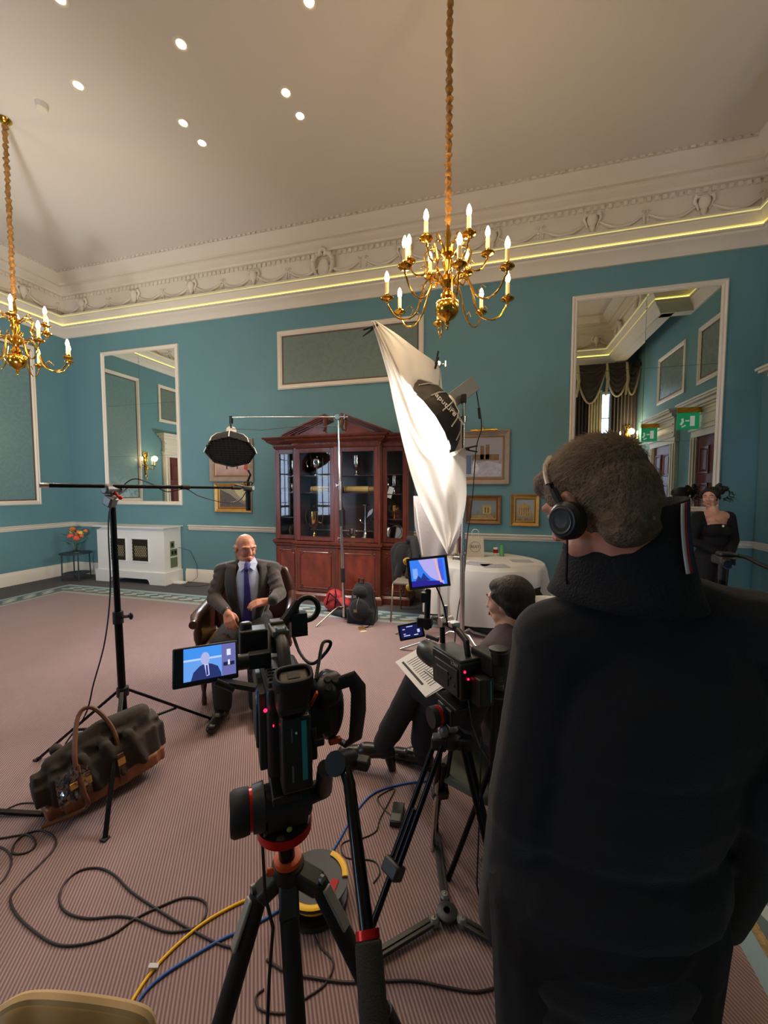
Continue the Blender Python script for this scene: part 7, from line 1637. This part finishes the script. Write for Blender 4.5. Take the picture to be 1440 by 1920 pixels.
MB().lathe([(0, .018), (.035, .018), (.04, .024), (.04, .036), (.03, .042), (0, .042)], g0, 24).lathe([(.012, .042), (.014, .044), (.016, .042)], g0, 20).build('spreader_hub', M_camg, t)
# thin cables hanging from camera 2
MB().tube([P(870, 1265, 1.58), P(876, 1300, 1.57), P(880, 1330, 1.57), P(885, 1360, 1.6), P(900, 1400, 1.6), P(925, 1440, 1.6)], .0028, 6).build('white_cable', M_grey, t, 'thin pale cable')
MB().tube([P(902, 1380, 1.55), P(900, 1500, 1.53), P(896, 1600, 1.5), P(894, 1660, 1.48), P(905, 1710, 1.46), P(935, 1745, 1.42), F(942, 1765) + V((0, 0, .01))], .0035, 6).build('hanging_cable', M_black, t)
# small black unit on its own little tripod right of camera 2
u0 = P(925, 1300, 1.58); t = thing('receiver_unit', 'black receiver box with pale antenna on a small tripod beside the centre camera', 'receiver', V((u0.x, u0.y, 0)))
MB().box(u0, (.10, .12, .03), Euler((.1, .1, .3))).build('tray', M_cam, t, bevel=.006); MB().box(u0 + V((.015, 0, .03)), (.05, .03, .025)).build('receiver', M_grey, t, bevel=.004); MB().cyl(u0 + V((-.02, 0, .01)), u0 + V((-.03, 0, .05)), .005).build('plug', M_silver, t)
MB().cyl(u0 - V((0, 0, .02)), V((u0.x, u0.y, .35)), .014).build('post', M_cam, t)
for k in range(3):
    a = R(60 + 120 * k); MB().cyl(V((u0.x, u0.y, .55)), V((u0.x + .17 * math.cos(a), u0.y + .17 * math.sin(a), .01)), .011).build('leg', M_blackmetal, t)
MB().tube([P(905, 1225, 1.6), P(915, 1245, 1.6), P(925, 1268, 1.59), u0 + V((-.03, 0, .05))], .0028, 6).build('cable', M_silver, t)

# --- monitor / camera rig seen by the right wall in front of the standing woman
r0 = P(1356, 1050, 1.9)
t = thing('small_camera_rig', 'small black camera rig with a curved handle arm in front of the standing woman', 'video camera', r0)
mb = MB().box(r0, (.06, .10, .04)).cyl(r0 + V((-.015, -.04, -.005)), r0 + V((-.015, -.07, -.01)), .022).box(r0 + V((.012, .0, .028)), (.07, .06, .02)).cyl(r0, r0 - V((0, 0, .10)), .018); mb.build('camera_body', M_cam, t, bevel=.008)
MB().lathe([(.017, 0), (.020, .003), (.020, -.002)], r0 + V((-.015, -.072, -.01)), 20, Matrix.Rotation(PI / 2, 3, 'X')).build('lens_ring', mat('blue_black_ring', (24, 36, 66), .3), t, 'blue glinting lens ring')
MB().tube([P(1375, 1040, 1.9), P(1400, 1045, 1.85), P(1425, 1058, 1.8), P(1455, 1070, 1.75)], .010, 8).build('arm', M_cam, t)
MB().cyl(r0 - V((0, 0, .1)), V((r0.x, r0.y, .5)), .016).build('post', M_blackmetal, t)
for k in range(3):
    a = R(90 + 120 * k); MB().cyl(V((r0.x, r0.y, .72)), V((r0.x + .3 * math.cos(a), r0.y + .3 * math.sin(a), .01)), .012).build('leg', M_blackmetal, t)

# ================================================================ CABLES, REEL AND SMALL THINGS ON THE FLOOR
def cable(name, label, px, r, m, z=.0):
    pts = smooth([F(x, y) + V((0, 0, r + .007 + z)) for x, y in px])
    o = MB().tube(pts, r, 8).build(name, m, None, label, cat='cable', smooth=60); return o
M_cab = mat('dark_brown_black_cable', (36, 22, 24), .5)
cable('floor_cable', 'long dark cable looping in a figure of eight on the left foreground carpet', [(-60, 1580), (0, 1576), (45, 1569), (62, 1575), (66, 1590), (50, 1603), (25, 1604), (28, 1585), (50, 1567), (80, 1562), (103, 1575), (102, 1595), (75, 1625), (35, 1665), (20, 1690), (32, 1720), (70, 1755), (110, 1777), (160, 1775), (210, 1758), (255, 1727), (300, 1705), (345, 1688), (380, 1693), (388, 1712), (370, 1742), (325, 1753), (290, 1744), (255, 1728), (220, 1723), (165, 1727), (125, 1715), (112, 1690), (122, 1660), (150, 1637), (185, 1632), (215, 1645), (245, 1675), (285, 1703), (330, 1732), (365, 1752), (410, 1775), (445, 1785)], .0042, M_cab)
cable('floor_cable', 'dark cable arc at the left edge of the photo below the rod', [(-30, 1590), (0, 1592), (18, 1605), (21, 1625), (10, 1650), (-10, 1670)], .004, M_cab)
cable('floor_cable', 'thin cable leading left from under the duffel bag', [(-20, 1535), (10, 1522), (40, 1510), (75, 1510), (110, 1515)], .0035, M_cab)
cable('yellow_cable', 'yellow cable running from the cable reel to the beige chair', [(225, 1930), (250, 1880), (285, 1828), (330, 1780), (380, 1738), (430, 1708), (475, 1688), (530, 1672), (575, 1668)], .0055, M_yellow)
cable('blue_cable', 'blue cable crossing the carpet beside the yellow cable', [(240, 1930), (262, 1880), (300, 1840), (360, 1800), (420, 1765), (480, 1738), (540, 1700), (590, 1650), (630, 1590), (665, 1530), (700, 1492), (750, 1475), (800, 1468)], .005, M_blue)
cable('floor_cable', 'thin dark cable snaking beside the pan handle to the power adapter', [(735, 1535), (715, 1515), (708, 1500), (720, 1490), (740, 1482), (730, 1505), (712, 1540), (705, 1562), (680, 1575), (652, 1580), (640, 1590), (650, 1612), (700, 1618), (712, 1640), (700, 1660)], .003, M_cab)
cable('floor_cable', 'dark cable crossing the carpet below the floor spreader', [(500, 1805), (540, 1830), (590, 1840), (650, 1848), (720, 1846), (780, 1846), (840, 1858), (890, 1866), (930, 1858), (960, 1845)], .0045, M_cab)
cable('floor_cable', 'looped dark cable around the left tripod legs', [(495, 1860), (480, 1875), (490, 1900), (540, 1905), (570, 1880), (610, 1850), (625, 1810), (600, 1780), (590, 1760)], .0035, M_cab)
o = thing('power_adapter', 'black power adapter brick on the carpet beside the centre tripod leg', 'adapter', F(745, 1535)); c = F(745, 1535); MB().box(c + V((0, 0, .022)), (.06, .13, .03), Euler((0, 0, .1))).build('adapter_case', M_cam, o, bevel=.005); MB().box(c + V((0, -.035, .0385)), (.045, .045, .001), Euler((0, 0, .1))).build('rating_label', M_grey, o, 'grey rating label')
o = thing('cable_reel', 'yellow-rimmed black cable reel lying behind the left tripod', 'cable reel', F(592, 1690)); c = F(592, 1690) + V((0, 0, .008))
MB().lathe([(0, 0), (.125, .0), (.13, .01), (.125, .02), (.06, .022), (.06, .07), (0, .07)], c, 36).build('drum', M_cam, o); MB().lathe([(.06, .072), (.112, .072), (.130, .082), (.130, .090), (.06, .092), (0, .092)], c, 36).build('drum_face', M_darkgrey, o)
MB().tube([c + V(((.075 + .009 * (k // 40)) * math.cos(k * 2 * PI / 40), (.075 + .009 * (k // 40)) * math.sin(k * 2 * PI / 40), .034 + .007 * ((k // 20) % 4))) for k in range(160)], .006, 6).build('wound_cable', M_yellow, o)
for a0, a1 in ((.3, 1.4), (3.6, 5.6)): MB().tube([c + V((.118 * math.cos(a0 + (a1 - a0) * k / 12), .118 * math.sin(a0 + (a1 - a0) * k / 12), .095)) for k in range(13)], .012, 6, flat=.35, up=(0, 0, 1)).build('rim_label', M_yellow, o, 'yellow printed rim label')
MB().box(c + V((.08, -.01, .0935)), (.03, .05, .002)).build('warning_label', M_sr, o, 'red and white label')
o = thing('cable_tag', 'white tag folded round the yellow cable', 'tag', F(288, 1822)); MB().box(F(288, 1822) + V((0, 0, .02)), (.03, .012, .012), Euler((.3, .4, .6))).build('tag', M_paper, o, smooth=0)
# film light at the left, out of view except for one stand leg
ls = V((-3.0, 1.16, 0)); o = thing('floor_lamp_stand', 'black light stand at the left edge, only the tip of one leg in view', 'light stand', ls)
tipf = F(102, 1531)
MB().bar(ls + V((0, 0, .06)), tipf + V((0, 0, .01)), .022, .014).build('leg', M_blackmetal, o)
for a in (R(120), R(230)): MB().bar(ls + V((0, 0, .06)), ls + V((.7 * math.cos(a), .7 * math.sin(a), .01)), .022, .014).build('leg', M_blackmetal, o)
MB().cyl(ls + V((0, 0, .03)), ls + V((0, 0, 1.0)), .016).build('pole', M_blackmetal, o)
lp = ls + V((0, 0, 1.06)); la = (V((-7.4, 4.2, 3.9)) - lp).normalized(); Kl = face_frame(lp, la, V((1, 0, 0)))
MB().box((0, 0, -.04), (.30, .22, .06)).move(Kl).build('lamp_housing', M_cam, o, bevel=.01); M_ledp = mat('led_panel_face', (240, 240, 240), .8, emit=(235, 240, 255), es=6); MB().box((0, 0, -.008), (.27, .19, .006)).move(Kl).build('led_face', M_ledp, o)
light('led_panel_light', 'SPOT', lp + la * .05, UPL, (.90, .95, 1), .18, lp + la * 2, spot=110, blend=1.0)
# beige chair back at the lower left
bq = P(135, 1872, .80); o = thing('padded_chair', 'beige padded chair back at the lower left edge', 'chair', V((bq.x, bq.y, 0)))
M_bei = mat('tan_beige_vinyl', (176, 140, 88), .55)
ctr_ = [P(x, y, d) for x, y, d in ((-60, 1935, .78), (-20, 1915, .78), (30, 1882, .79), (70, 1874, .80), (130, 1877, .80), (200, 1886, .81), (255, 1898, .81), (278, 1916, .81), (285, 1970, .80))]
top_line = smooth(ctr_, 4); n_ = len(top_line) - 1
dn_ = V((.04, -.12, -.42))
mb = MB().grid(lambda u, v: (lerp(top_line[min(int(u * n_), n_ - 1)], top_line[min(int(u * n_) + 1, n_)], u * n_ - int(u * n_)) if u < 1 else top_line[-1]) + dn_ * v, 40, 6)
x = mb.build('backrest', M_bei, o, smooth=60); md = x.modifiers.new('solid', 'SOLIDIFY'); md.thickness = .03; md.offset = 0
MB().tube([p for p in top_line], .013, 8).build('piping', mat('pale_beige_edge', (206, 172, 122), .6), o)
for s in (-1, 1): MB().tube([V((bq.x + s * .2, bq.y - .1, .42)), V((bq.x + s * .23, bq.y - .05, 0))], .012, 8).build('leg', M_chrome, o); MB().tube([V((bq.x + s * .2, bq.y - .5, .42)), V((bq.x + s * .23, bq.y - .52, 0))], .012, 8).build('leg', M_chrome, o)
MB().box((bq.x, bq.y - .3, .42), (.46, .44, .06)).build('seat', M_bei, o, bevel=.02)
